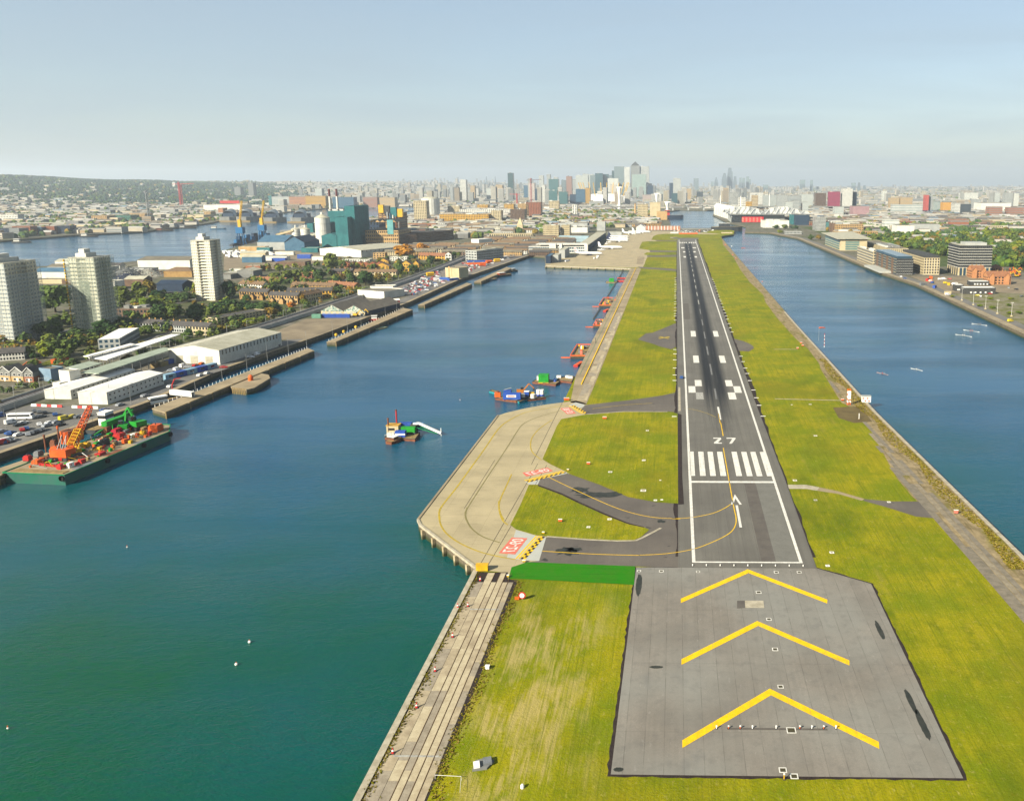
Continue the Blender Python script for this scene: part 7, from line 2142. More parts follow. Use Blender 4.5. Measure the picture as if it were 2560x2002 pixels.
bx('pier_link','dark glass end of the stand pier over the dock corner','t',148,222,600,490,46,W_NAVY,None,cat='terminal',roof=W_BLUE)
bx('pier_link','grey stand building behind the boxy pier link','t',350,440,520,400,60,W_PALE,cat='terminal',roof=R_LIGHT)
bx('train_shed','long pale blue barrel-roofed station behind the terminal','t',330,775,268,225,22,mt('pale_blue_cladding',sr(170,196,204),None,.1),275,cat='station',rk='gable',rise=5,ax='x',roof=mt('pale_blue_cladding',(1,1,1)))
bx('apartment_block','pair of pale yellow six-storey flats behind the station, left block','t',108,345,195,25,30,W_CREAM,cat='apartments',floors=6,bays=12,roof=R_LIGHT,plant=2,ww=.5)
bx('apartment_block','pale yellow six-storey flats behind the station, right block','t',385,512,190,22,30,W_CREAM,cat='apartments',floors=6,bays=7,roof=R_LIGHT,plant=1,ww=.5)
bx('control_building','square grey building with a tall slot, behind the pier','t',922,1050,105,-28,26,W_PALE,cat='building',roof=R_LIGHT)
p=Q('t',985,105)
bx('hangar','white gabled hangar at the far end of the stands','t',1520,1660,132,60,30,W_WHITE,cat='hangar',rk='gable',rise=6,roof=W_BRIGHT)
bx('hangar','low white stand building near the parked jets','t',1395,1510,160,115,20,W_WHITE,cat='hangar',roof=W_BRIGHT)
bx('hangar','grey stand building with a red dome in front of the trees','t',1090,1300,195,130,24,W_PALE,cat='hangar',roof=R_LIGHT)
for i in range(11):
 p=Q('s',615+i*44,1066)
 t=thing('blast_panel','section of the white and red blast fence beyond the stands','blast fence',(p.x,p.y,0),0,'blast fence beyond the runway end')
 MB().box(-7,1,-.5,.5,0,9).build('white_panel',[W_BRIGHT],t)
 MB().box(1.2,6.8,-.5,.5,0,9).build('red_panel',[mt('faded_red',sr(206,150,120),None,.3)],t)
# ---- aircraft
M_PLANE=mt('aircraft_white',sr(240,240,238,.6),sr(226,228,228,.6),.2,.35,.5)
M_GLOSS=mt('aircraft_navy',sr(40,52,90),None,.3,.35,.5)
def jet(label,x,y,rz,L=36,tail=M_RED,body=None,name='airliner',group=None):
 t=thing(name,label,'airliner',(x,y,.06),rz,group)
 body=body or M_PLANE
 r=L*.052
 prof=[(-.5,.06),(-.42,.35),(-.3,.85),(-.15,1),(.3,1),(.4,.85),(.46,.55),(.495,.12)]
 vs,n=[],12
 for a,k in prof:
  cz=2.9+(r*(1-k)*.75 if a<0 else -r*(1-k)*.2)
  vs+=[(a*L,r*k*math.cos(2*PI*i/n),cz+r*k*math.sin(2*PI*i/n)) for i in range(n)]
 fs=[(j*n+i,(j+1)*n+i,(j+1)*n+(i+1) % n,j*n+(i+1) % n)[::-1] for j in range(len(prof)-1) for i in range(n)]
 fs+=[tuple(range(n)),tuple(range(len(vs)-1,len(vs)-n-1,-1))]
 MB().add(vs,fs).build('fuselage',[body],t)
 for s in (-1,1):
  w=MB()
  pts=[(.10,.9),(-.10,.9),(-.19,L*.42/1),(-.15,L*.42)]
  top=[(.12*L,s*r*.6,2.0),(-.08*L,s*r*.6,2.0),(-.19*L,s*L*.42,3.2),(-.14*L,s*L*.42,3.2)]
  bot=[(p[0],p[1],p[2]-.45+(.3 if i>1 else 0)) for i,p in enumerate(top)]
  w.add(top+bot,[(0,1,2,3),(7,6,5,4),(0,3,7,4),(1,5,6,2),(2,6,7,3)])
  wo=w.build('wing',[M_PLANE],t)
  e=MB().bar((.12*L,s*L*.14,1.35),(-.02*L,s*L*.14,1.45),r*.5,10)
  e.build('engine',[M_GLOSS if tail is M_RED else M_PLANE],wo)
  h=MB()
  top=[(-.40*L,s*.3,3.6),(-.48*L,s*.3,3.6),(-.50*L,s*L*.15,4.0),(-.46*L,s*L*.15,4.0)]
  h.add(top+[(p[0],p[1],p[2]-.25) for p in top],[(0,1,2,3),(7,6,5,4),(0,3,7,4),(1,5,6,2),(2,6,7,3)])
  h.build('tailplane',[M_PLANE],t)
 f=MB()
 q=[(-.36*L,3.6+r*.7),(-.49*L,3.6+r*.7),(-.505*L,3.6+L*.2),(-.45*L,3.6+L*.2)]
 f.add([(a,-.2,z) for a,z in q]+[(a,.2,z) for a,z in q],[(0,1,2,3),(7,6,5,4),(0,3,7,4),(1,5,6,2),(2,6,7,3)])
 fo=f.build('tail_fin',[M_PLANE if tail is M_RED else tail],t)
 if tail is M_RED:
  for i in range(3):
   z0=3.6+L*(.05+.05*i)
   st=MB()
   for s in (-1,1):
    st.add([(-.40*L-.012*L*i,s*.23,z0),(-.495*L,s*.23,z0+L*.02),(-.497*L,s*.23,z0+L*.045),(-.42*L-.012*L*i,s*.23,z0+L*.022)],[(0,1,2,3) if s<0 else (3,2,1,0)])
   st.build('tail_flash',[M_RED],fo)
 wn=MB()
 for s in (-1,1):
  wn.box(-.3*L,.36*L,s*r*1.0-.04,s*r*1.0+.04,3.0,3.35)
 wn.box(.455*L,.475*L,-r*.5,r*.5,3.1,3.7)
 wn.build('cabin_windows',[G_DARK],t)
 for gx,gy in ((.36*L,0),(-.05*L,L*.07),(-.05*L,-L*.07)):
  MB().bar((gx,gy,0),(gx,gy,2.0),.28,6).build('landing_gear',[M_DARKP],t)
 return t
p=Q('t',800,475); jet('white airliner with a red-striped tail, nearest on the stands',p.x,p.y,-.05,42)
for i,(x,y,lab) in enumerate(((1130,380,'white airliner parked beside the pier, second from the dock'),(1240,275,'grey-white airliner in the tight row, nearest of three'),(1250,245,'grey-white airliner in the tight row, middle of three'),(1255,215,'grey-white airliner in the tight row, farthest of three'),(1450,158,'white airliner near the low stand building'),(1600,140,'white airliner by the gabled hangar'))):
 p=Q('t',x,y)
 jet(lab,p.x,p.y,random.uniform(-.25,.1),40,M_GLOSS if i in (1,2,3) else M_PLANE)
for i,(x,y) in enumerate(((885,530),(930,525),(935,500),(460,575),(490,570),(280,575),(985,405),(1005,390),(1070,310),(1090,285),(1120,285),(1035,400),(960,400))):
 p=Q('t',x,y)
 car('white service van on the aircraft stands',p.x,p.y,random.uniform(0,3),'white',True,'service vans on the stands',full=False)
for i in range(30):
 x,y=random.uniform(960,1550),random.uniform(1072,1105)
 p=Q('s',x,y)
 c=random.choice(('white','orange','white','silver'))
 car('%s vehicle parked in the line beyond the runway end' % c,p.x,p.y,random.uniform(0,3),c,random.random()<.5,'%s vehicles beyond the runway end' % c,full=False)
bx('site_fence','orange site fence behind the runway end','s',1080,1335,1122,1108,2,M_ORANGE,cat='fence',parapet=0,roof=M_ORANGE)
bx('site_cabin','white site cabins at the left of the orange fence','s',960,1070,1112,1098,8,W_WHITE,cat='cabin',parapet=0,roof=W_BRIGHT)
bx('dock_shed','low dark shed on the bridge line beyond the runway','s',1110,1545,1060,1045,10,W_GREY,cat='shed',roof=W_DARK)
p=Q('i',510,868,WL); boat('dark ship hull moored at the pier beyond the runway',p.x,p.y,0,70,24,M_DARKP,M_DARKP,name='moored_ship',fb=10,cabh=8)
p=Q('h',1910,570,WL); boat('dark moored ship with a red funnel beside the old mill',p.x,p.y,.1,70,20,W_NAVY,M_RED,name='moored_ship',fb=10,cabh=16,cabx=(-.3,-.1))
bx('connaught_pier','concrete pier head beside the moored dark hull','i',455,572,890,880,14,W_CREAM,cat='pier',parapet=0)
# ---- airfield furniture
def approach_light(label,x,y,h,m):
 t=thing('approach_light',label,'approach light',(x,y,.13),0,'approach lights on the overrun')
 MB().cyl(0,0,0,h,.1,8).build('stem',[m],t); MB().box(-.14,.14,-.12,.12,h,h+.18).build('lamp',[W_BRIGHT],t); MB().cyl(0,0,0,.06,.28,8).build('base_plate',[M_DARKP],t)
for i,x in enumerate((600,662,722,785,907,1029,1091,1152,1215)):
 p=Q('r',x,911)
 approach_light('%s approach light in the row of nine across the overrun' % ('leftmost','second','third','fourth','middle','sixth','seventh','eighth','rightmost')[i],p.x,p.y,.5,M_ORANGE if i in (1,2,5,7) else W_BRIGHT)
p=Q('r',948,1172); approach_light('yellow-stemmed approach light at the near edge of the pad',p.x,p.y,1.0,M_YEL)
for k in range(9):
 x=lerp_tab(((0,4.8),(8,35.6)),k)
 tag(MB().cyl(0,0,0,.35,.14,8).ball(0,0,.38,.14,0,8,4).build('end_light',[W_BRIGHT],None,(x,226,.13)),'small white light in the row across the runway end','runway light','runway end lights')
# marker boards along both runway edges
n_=0
for sx,x0,x1 in ((-1,-1.8,.6),(1,38.8,41.2)):
 for i in range(34):
  y=385+i*17.5+random.uniform(-4,4)
  if (sx<0 and 548<y<660) or (sx<0 and 392<y<440) or (sx>0 and 535<y<592): continue
  t=thing('edge_marker','thin white marker lying across the %s runway edge' % ('left' if sx<0 else 'right'),'marker',(x0,y,.1),0,'white markers along the %s runway edge' % ('left' if sx<0 else 'right'))
  MB().box(0,2.2,-.22,.22,.05,.2).build('board',[W_BRIGHT],t)
  MB().box(.8,1.4,-.1,.1,-.05,.05).build('foot',[M_DARKP],t)
def cone(label,x,y,z=.12):
 t=thing('traffic_cone',label,'cone',(x,y,z),0,'cones on the quay')
 MB().cyl(0,0,.06,1.2,.3,10,0,.07).build('body',[M_RED],t)
 MB().cyl(0,0,.5,.8,.24,10,0,.16,cap=False).build('white_band',[W_BRIGHT],t)
 MB().box(-.38,.38,-.38,.38,0,.08).build('base',[M_DARKP],t)
for i,(x,y) in enumerate(((967,148),(880,330),(772,548),(648,790),(517,1048),(348,1372),(808,338))):
 p=Q('q',x,y); cone('red and white cone on the near quay, ' +('farthest of the line','second from the far end','third from the far end','fourth from the far end, among weeds','fifth from the far end','nearest, by the second painted line','on the coping edge')[i],p.x,p.y)
def block_sign(label,x,y,w,h,m,rz=0.0,txt=None):
 t=thing('taxiway_sign',label,'sign',(x,y,.1),rz)
 w *= .72; h *= .72
 MB().box(-w/2,w/2,-.2,.2,.25,h).build('panel',[m],t)
 MB().box(-w/2-.06,w/2+.06,-.24,.24,h,h+.1).build('frame',[W_BRIGHT],t)
 for s in (-.35,.35):
  MB().box(s*w-.08,s*w+.08,-.1,.1,-.05,.3).build('leg',[M_DARKP],t)
 return t
p=Q('l',642,860); ys=thing('yellow_cabinet','yellow cabinet at the corner of the turning apron','cabinet',(p.x,p.y,.06),.05)
MB().box(-1.6,1.6,-.7,.7,.1,1.7).build('body',[M_YEL],ys); MB().box(-1.7,1.7,-.8,.8,1.7,1.85).build('lid',[M_YEL],ys); MB().box(-1.5,1.5,-.6,.6,0,.1).build('plinth',[M_DARKP],ys); MB().box(-.1,.1,-.73,-.7,.3,1.5).build('door_seam',[M_YELLOWD],ys)
def round_sign(label,x,y):
 t=thing('round_sign',label,'sign',(x,y,.06),0)
 for i,(r,m) in enumerate(((.95,M_RED),(.62,W_BRIGHT))):
  o=MB().cyl(0,0,0,.08,r,20).build('disc' if i==0 else 'disc_centre',[m],t,(.3,-.1-.1*i,1.3)); o.rotation_euler=(PI/2,0,0)
 MB().bar((.3,0,0),(.3,0,.5),.07,5).build('post',[M_STEEL],t)
 MB().box(-1.6,-.5,-.2,.2,.1,.8).build('marker_block',[M_ORANGE],t)
p=Q('l',945,1090); round_sign('round red and white sign on the grass beside the near quay',p.x,p.y)
p=Q('p',1210,1505); block_sign('red and white checked board on the north quay',p.x,p.y,1.8,1.7,M_REDP)
for k,x,y,w_,h_,m,lab in (('k',1880,370,3.6,1.9,M_ORANGE,'orange barrier box beside the far end of the turning apron'),('l',1250,485,1.6,1.3,M_ORANGE,'small orange sign on the lower grass island'),('l',1470,38,1.7,1.3,M_ORANGE,'orange marker sign on the upper grass island'),('l',1118,578,1.0,.9,M_YEL,'yellow guard light beside the lower holding bar'),('l',968,800,1.1,.9,M_YEL,'yellow guard light by the green turf'),('m',690,1700,2.4,1.5,M_ORANGE,'orange sign board at the top of the upper grass island'),('l',842,918,.7,1.0,M_YEL,'small yellow post at the corner of the green turf'),('l',1310,86,1.0,.9,M_YEL,'yellow guard light beside the upper holding bar')):
 p=Q(k,x,y); block_sign(lab,p.x,p.y,w_,h_,m)
# white ground targets on the grass
for k,x,y,s in (('l',1640,95,1.0),('l',1898,240,1.3),('l',1635,463,.9),('l',1992,316,.8),('l',2042,312,.6),('l',2030,160,.5),('l',1470,525,.8),('o',70,292,.9),('o',38,573,.9),('l',1900,5,.9),('o',1470,765,1.0),('o',1665,952,.8),('o',1820,1450,.9),('o',1780,1575,.8),('o',1615,43,.9),('p',80,655,.7),('p',120,900,1.0),('n',1425,1560,.8),('n',1250,1565,.6),('p',690,1415,.8),('p',120,1400,.7)):
 p=Q(k,x,y); s *= .72
 t=thing('ground_marker','small white-framed pit cover set in the airfield grass','marker',(p.x,p.y,.15),0,'white pit covers on the airfield grass')
 for a,b,c,d in ((-s,s,-s,-s+.28),(-s,s,s-.28,s),(-s,-s+.28,-s+.28,s-.28),(s-.28,s,-s+.28,s-.28)):
  MB().box(a,b,c,d,0,.05).build('frame_bar',[W_BRIGHT],t)
 MB().box(-s+.3,s-.3,-s+.3,s-.3,0,.03).build('cover',[M_QUAY],t)
p=Q('q',985,1450)
hb=thing('concrete_hatch','grey concrete hatch with a white lid on the near grass','hatch',(p.x,p.y,.04),.3)
MB().prism([(-2.0,-1.4),(.6,-1.6),(2.1,.2),(1.2,1.5),(-1.2,1.2)],0,.35).build('slab',[W_GREY],hb); MB().box(-1.7,-.6,-1.2,.3,.35,.8).build('white_lid',[W_BRIGHT],hb); MB().box(.1,1.6,-.9,1.0,.35,.75).build('grey_box',[M_GREYP],hb)
p=Q('q',1265,1615); tag(MB().cyl(0,0,0,.5,.34,10).ball(0,0,.5,.3,0,8,5).build('drum_marker',[W_BRIGHT],None,(p.x,p.y,.05)),'white and green drum at the bottom edge of the grass','drum')
p=Q('q',1018,770); tag(MB().box(-.4,.4,-.3,.3,0,.7).box(-.5,.5,-.4,.4,.7,.8).build('pit_box',[W_BRIGHT],None,(p.x,p.y,.05)),'small white box on the grass by the quay verge','box')
fp=thing('perimeter_fence','thin white pipe frame at the bottom of the grass','fence',(*Q('q',740,1555),.05),0)
MB().bar((-2.4,.1,.8),(2.4,-.2,.8),.035,5).build('top_rail',[W_BRIGHT],fp); MB().bar((2.4,-.2,0),(2.4,-.2,.8),.03,5).bar((-2.4,.1,0),(-2.4,.1,.8),.03,5).bar((2.4,-.2,.8),(3.2,-4.4,.8),.03,5).build('posts',[W_BRIGHT],fp)['kind']= 'stuff'
# instrument landing mast, hut, windsocks
p=Q('p',378,658)
ms=thing('glide_path_mast','orange and white striped lattice mast on the north quay','mast',(p.x,p.y,.05),0)
for i in range(7):
 MB().lattice((0,0,i*1.1),(0,0,(i+1)*1.1),1.3,1,.13).build('mast_section',[M_ORANGE if i % 2==0 else W_BRIGHT],ms)
MB().box(-.7,.7,-.9,-.65,3,7).build('antenna',[W_BRIGHT],ms)
p=Q('p',512,635)
ht=thing('equipment_hut','white hut with red squares at the edge of the north quay','hut',(p.x,p.y,.05),0)
MB().box(-2.1,2.1,-1.2,1.2,0,2.9).build('walls',[W_BRIGHT],ht); MB().box(-2.3,2.3,-1.4,1.4,2.9,3.1).build('roof',[W_PALE],ht)
for a,b in ((-1.6,1.6),(.4,1.6),(-.6,.4),(1.2,.3)):
 MB().box(a-.4,a+.4,-1.26,-1.2,b,b+.8).build('red_square',[M_REDP],ht)
MB().box(1.2,2.12,-1.1,1.1,.1,2.8).build('red_end',[M_REDP],ht)
p=Q('p',458,768); mp=thing('quay_post','slim white post on the patch of bare earth','post',(p.x,p.y,.05),0)
MB().cyl(0,0,0,2.6,.16,8).build('shaft',[W_BRIGHT],mp); MB().cyl(0,0,0,.15,.5,8).build('base',[M_QUAY],mp)
def windsock(label,k,x,y,h,L):
 p=Q(k,x,y)
 t=thing('windsock',label,'windsock',(p.x,p.y,0),.3)
 MB().bar((0,0,0),(0,0,h),.12,6,0,.07).build('pole',[M_STEEL],t)
 s=MB()
 for i in range(5):
  a0,a1=i/5,(i+1)/5
  z=lambda a: h-.3-1.2*(1-a) ** 0*0+.4*math.sin(a*2.6)-a*.5
  s=MB().bar((-a0*0+a0*L,0,z(a0)),(a1*L,0,z(a1)),.55-.3*a0,10,0,.55-.3*a1)
  s.build('sock_section',[M_ORANGE],t)
 return t
windsock('orange windsock on the north quay above the mast','p',145,160,9,4.5)
p=Q('p',188,212); sm=thing('striped_mast','thin red and white striped mast by the windsock','mast',(p.x,p.y,0),0)
for i in range(8):
 MB().cyl(0,0,i*1.15,(i+1)*1.15,.16,6).build('mast_section',[M_RED if i % 2 else W_BRIGHT],sm)
p=Q('i',675,1120); windsock('small red windsock far along the north quay','i',668,1125,10,7)
for k,x,y,lab in (('p',20,205,'orange light unit in the row beside the north quay, nearer'),('p',8,185,'orange light unit in the row beside the north quay, farther'),('n',1305,1035,'orange marker box at the grass edge by the cable trench'),('n',970,400,'orange and white board where the trench meets the north quay'),('n',680,65,'white and orange hut far along the north quay'),('n',620,50,'orange box at the far end of the north quay'),('p',330,628,'pink marker box left of the striped mast'),('n',690,145,'orange marker on the far north verge'),('n',720,180,'pale orange marker on the far north verge')):
 p=Q(k,x,y)
 f=max(1.0,p.y/1000)
 block_sign(lab,p.x,p.y,1.8*f,1.3*f,M_ORANGE if 'hut' not in lab else W_BRIGHT)
for a,b in ((Q('n',1080,1038),Q('n',1310,1038)),(Q('n',1090,1508),Q('p',320,625)),(Q('n',880,412),Q('n',990,408))):
 strip([a,b],1.0,.09).build('trench_cover',M_COPE)['kind']= 'structure'
p=Q('n',205,1312); dc=car('dark blue car on the left runway shoulder',p.x,p.y,1.5,'blue',False)
# concrete edge beam over water with legs, around the turning apron
eb=thing('apron_edge_beam','pale concrete edge beam with support legs around the turning apron','edge beam',(-68,240,0))
edge=[P(1245,1039),P(1045,1299),P(1051,1312),P(1192,1420)]
for a,b in zip(edge,edge[1:]):
 d=(b-a).normalized(); q=Vector((d.y,-d.x))*.4
 MB().bar((a.x+68,a.y-240,-.1),(b.x+68,b.y-240,-.1),.55,4).build('beam',[M_COPE if (b-a).length<45 else M_QUAY],eb)
for i in range(5):
 c=edge[2].lerp(edge[3],(i+.4)/5)
 MB().box(-.5,.5,-.5,.5,-5,-.4).build('leg',[M_WALLC],eb,(c.x+68-.4,c.y-240-.5,0),.7)
ab=thing('apron_edge_beam','pale concrete edge beam of the stand apron over the dock','edge beam',(*P(1364,664),0))
a,b=P(1364,664),P(1577,671)
MB().bar((0,0,-.6),(b.x-a.x,b.y-a.y,-.6),1.0,4).build('beam',[M_COPE],ab)
for i in range(11):
 c=(b-a)*(i/10)
 MB().box(-.6,.6,-2.0,.2,-6,-.8).build('leg',[M_WALLC],ab,(c.x,c.y,0))
# ================================================================== NORTH BANK
def off_n(d):
 pts=[V2(246,300)]+QUAY_N
 out=[]
 for i,p in enumerate(pts):
  a,b=pts[max(i-1,0)],pts[min(i+1,len(pts)-1)]
  t=(b-a).normalized()
  out.append(p+Vector((t.y,-t.x))*d)
 return out
sheet('promenade',off_n(6.5)+off_n(.05)[::-1],.05,M_QUAY,'structure')
sheet('dockside_road',off_n(15)+off_n(6.6)[::-1],.04,M_ROAD,'structure')
pn=NT('vacant_ground')
pc_=pn.mix(pn.ramp(pn.noise(.06,5,.65),.4,.62),sr(150,142,122),sr(112,116,52))
PLOT_M=pn.done(pn.mix(pn.ramp(pn.noise(.3,4,.7),.5,.7,0,.7),pc_,sr(96,90,66)),.95,.1)
sheet('vacant_plot',[V2(262,560),V2(262,830),V2(300,840),V2(420,800),V2(470,640),V2(420,540)],.03,PLOT_M,'structure')
sheet('works_site',[V2(266,836),V2(266,985),V2(330,985),V2(420,930),V2(440,800),V2(300,842)],.035,M_YARD,'structure')
sheet('north_grass',[V2(300,1100),V2(300,2100),V2(900,2100),V2(900,1000),V2(420,980),V2(420,1100)],.02,mt('wood_floor',sr(84,98,36),sr(70,84,30),.05),'structure')
for a,b,w_ in ((V2(420,920),V2(900,1010),16),(V2(280,1000),V2(420,960),8)):
 strip([a,b],w_,.045).build('road',M_ROAD)['kind']= 'structure'
rl=MB()
pts=off_n(.9)
for i in range(len(pts)-1):
 n_=max(1,int((pts[i+1]-pts[i]).length/5))
 for j in range(n_):
  p=pts[i].lerp(pts[i+1],j/n_)
  rl.box(p.x-.06,p.x+.06,p.y-.06,p.y+.06,.05,1.2)
for i in range(len(pts)-1):
 rl.bar((pts[i].x,pts[i].y,1.2),(pts[i+1].x,pts[i+1].y,1.2),.06,4)
tag(rl.build('quay_railing',[M_STEEL]),'steel railing along the edge of the north promenade','railing')
def windows_front(t,w,h,z0,floors,bays,m,size=(1.6,1.8),y=0.0,name='window',sidex=None,depth=None):
 me=MB().box(-size[0]/2,size[0]/2,-.12,.0,0,size[1]).mesh(name,m)
 fr=MB().box(-size[0]/2-.2,size[0]/2+.2,-.2,-.0,-.2,0).mesh('sill',W_BRIGHT)
 for f in range(floors):
  for b in range(bays):
   x=(b+.5)*w/bays
   z=z0+(f+.3)*(h-z0)/floors
   o=put(name,me,t,(x,y,z))
   put('sill',fr,o)
def nb(name,label,k,xl,xr,yb,yt,depth,wall,floors=0,bays=0,**kw):
 return bx(name,label,k,xl,xr,yb,yt,depth,wall,floors=floors,bays=bays,**kw)
do=nb('office_block','dark eight-storey office block on pale columns with white floor bands','j',1432,1778,1062,748,40,W_DARK,0,0,roof=R_LIGHT,trim=W_DARK)
A,B=Q('j',1432,1062),Q('j',1778,1062)
w=(B-A).length; h=hgt(A.x,A.y,QV('j',748))
z0=h*.27; fh=(h-z0)/8
for f in range(8):
 bd=MB().box(-.25,w+.25,-.25,40.25,z0+f*fh-.22,z0+f*fh+.22).build('floor_band',[W_WHITE],do)
gl=MB()
for f in range(8):
 facade(gl,0,0,w,0,z0+f*fh,1,fh,16,.72,.6,0,.1)
 facade(gl,0,40,0,0,z0+f*fh,1,fh,9,.72,.6,0,.1)
gl.build('windows',[G_DARK],do)['kind']= 'stuff'
for i in range(9):
 MB().box(i*w/8.6-.1,i*w/8.6+1.1,-.5,0,0,z0-.25).build('column',[W_CREAM],do)
for i in range(6):
 MB().box(-.5,0,i*7.4,i*7.4+1.2,0,z0-.25).build('column',[W_CREAM],do)
MB().box(0,w,-.06,0,.5,z0-1).build('lobby_glazing',[G_BLUE],do)
MB().box(w*.3,w*.9,8,32,h,h+3.2).build('roof_plant',[W_PALE],do)
ht_=nb('hotel','white hotel end wall with a grid of dark windows','j',1060,1228,1056,880,95,W_CREAM,0,0,roof=R_FELT,plant=5)
A,B=Q('j',1060,1056),Q('j',1228,1056); w=(B-A).length; h=hgt(A.x,A.y,QV('j',880))
windows_front(ht_,w,h,.6,6,6,G_DARK,(1.5,2.0))
gl=MB(); facade(gl,0,95,0,0,0,6,h/6,24,.5,.6); gl.build('side_windows',[G_DARK],ht_)['kind']= 'stuff'
MB().box(.5,w-.5,.4,94,h+.1,h+3).build('set_back_storey',[W_DARK],ht_)
db=nb('hotel','dark brick hotel block standing forward on the dockside','j',768,946,1056,888,104,W_DARK,0,0,roof=R_FELT,plant=6)
A,B=Q('j',768,1056),Q('j',946,1056); w=(B-A).length; h=hgt(A.x,A.y,QV('j',888))
windows_front(db,w,h,.5,6,8,G_DARK,(1.3,1.9))
gl=MB(); facade(gl,0,104,0,0,0,6,h/6,26,.6,.5); gl.build('side_windows',[G_BLUE],db)['kind']= 'stuff'
for f in range(1,7):
 MB().box(-.3,0,0,104,f*h/6-.35,f*h/6-.05).build('floor_band',[W_CREAM],db)
for i in range(4):
 MB().box(-.5,0,14+i*24,22+i*24,0,h).build('dark_pier',[W_BROWN],db)
MB().box(-14,-.4,20,100,0,2.2).build('terrace_wall',[M_PALE],db)
MB().box(1,w-1,.8,103,h+.1,h+3.2).build('glazed_top_storey',[G_BLUE],db)
wb=nb('hotel','cream-ended dockside block behind the dark one','j',520,600,964,812,92,W_CREAM,0,0,roof=R_FELT,plant=5)
A,B=Q('j',520,964),Q('j',600,964); w=(B-A).length; h=hgt(A.x,A.y,QV('j',812))
windows_front(wb,w,h,.5,5,3,G_DARK,(1.8,2.0))
gl=MB(); facade(gl,0,92,0,0,0,5,h/5,16,.7,.55); gl.build('side_windows',[G_DARK],wb)['kind']= 'stuff'
for f in range(1,6):
 MB().box(-.3,0,0,92,f*h/5-.5,f*h/5-.1).build('floor_band',[W_PALE],wb)
nb('hotel','long low cream wing behind the dockside blocks','j',690,900,845,780,190,W_CREAM,5,10,roof=R_FELT,plant=7)
gc=nb('glass_office','pale glass civic offices with a broad grey roof beside the dock','i',1748,2040,1078,955,130,W_CREAM,0,0,roof=R_LIGHT)
A,B=Q('i',1748,1078),Q('i',2040,1078); w=(B-A).length; h=hgt(A.x,A.y,QV('i',955))
gl=MB()
facade(gl,8,0,w-12,0,0,5,h/5,14,.88,.8); facade(gl,0,130,0,6,0,5,h/5,24,.9,.8)
gl.build('glazing',[G_TEAL],gc)['kind']= 'stuff'
MB().add([(-6,-4,h+.6),(w+6,-4,h+.6),(w+6,136,h+4),(-6,136,h+2),(-6,-4,h+1.2),(w+6,-4,h+1.2),(w+6,136,h+4.6),(-6,136,h+2.6)],[(0,3,2,1),(4,5,6,7),(0,1,5,4),(1,2,6,5),(2,3,7,6),(3,0,4,7)]).build('oversail_roof',[R_LIGHT],gc)
for lab,k,xl,xr,yb,yt,d,wl,fl,n,kw in (
 ('yellow stone five-storey building with a dark roof behind the glass offices','i',1692,2000,882,795,50,W_TAN,4,16,{}),('long yellow-brick wing in front of the woodland','i',1700,2158,940,872,30,W_TAN,3,24,{}),('grey-white gridded tower beside the teal one','i',1478,1590,862,722,40,W_PALE,9,10,{}),('dark teal glass block right of the gridded tower','i',1592,1660,862,770,40,G_TEAL,0,0,{}),('brown end wall left of the yellow stone building','i',1662,1692,880,780,40,W_BROWN,0,0,{}),
 ('dark blue glass cube at the end of the exhibition halls','i',1255,1412,800,690,70,W_NAVY,6,14,{'glass': G_BLUE}),('white hall in front of the exhibition centre','i',905,1190,828,752,50,W_WHITE,0,0,{}),('low glassy pavilion on the dock by the bright bush','i',1150,1330,898,872,26,W_PALE,1,12,{}),('green-glass side of the blue cube','i',1228,1255,795,690,60,W_TEALB,0,0,{}),('white small tower with blue stripe left of the exhibition halls','i',640,715,660,500,30,W_WHITE,8,5,{}),('tan tower beside the blue-striped one','i',715,785,640,545,30,W_YELLOW,6,5,{}),('brown and white banded tower behind the exhibition halls','i',785,850,640,475,30,W_BROWN,11,4,{'band': True,'glass': W_CREAM}),('grey tower with a gridded face behind the exhibition halls','i',535,635,600,442,30,W_PALE,12,8,{}),
 ('white hotel at the west end of the exhibition centre','i',425,640,660,585,40,W_WHITE,5,14,{})):
 bx('dockside_building',lab,k,xl,xr,yb,yt,d,wl,floors=fl,bays=n,roof=R_FELT,plant=2,group='buildings along the north side of the docks',**kw)
# exhibition centre: long halls with white trussed roofs
ex=thing('exhibition_hall','long exhibition hall with white trussed roofs and a red band','exhibition hall',(*Q('i',530,800),0),0)
o_=ex.location
def exq(x,y): return Q('i',x,y)-Vector((o_.x,o_.y))
a,b=exq(560,770),exq(1220,800)
MB().box(a.x,b.x,a.y,a.y+160,0,20).build('hall_body',[W_PALE],ex)
MB().box(a.x-4,b.x,a.y-14,a.y+165,20,22).build('grey_roof',[W_GREY],ex)
c,d_=exq(705,790),exq(950,790)
MB().box(c.x,d_.x,a.y-10,a.y-.2,1,15).build('red_band',[mt('exhibition_red',sr(232,40,52),None,.1)],ex)
for i in range(6):
 x=c.x+(d_.x-c.x)*i/6
 MB().box(x,x+5,a.y-10.4,a.y-10,2,13).build('red_panel',[M_REDP],ex)
MB().box(a.x,c.x,a.y-6,a.y-.2,1,14).build('dark_glazing',[G_DARK],ex)
nT=16
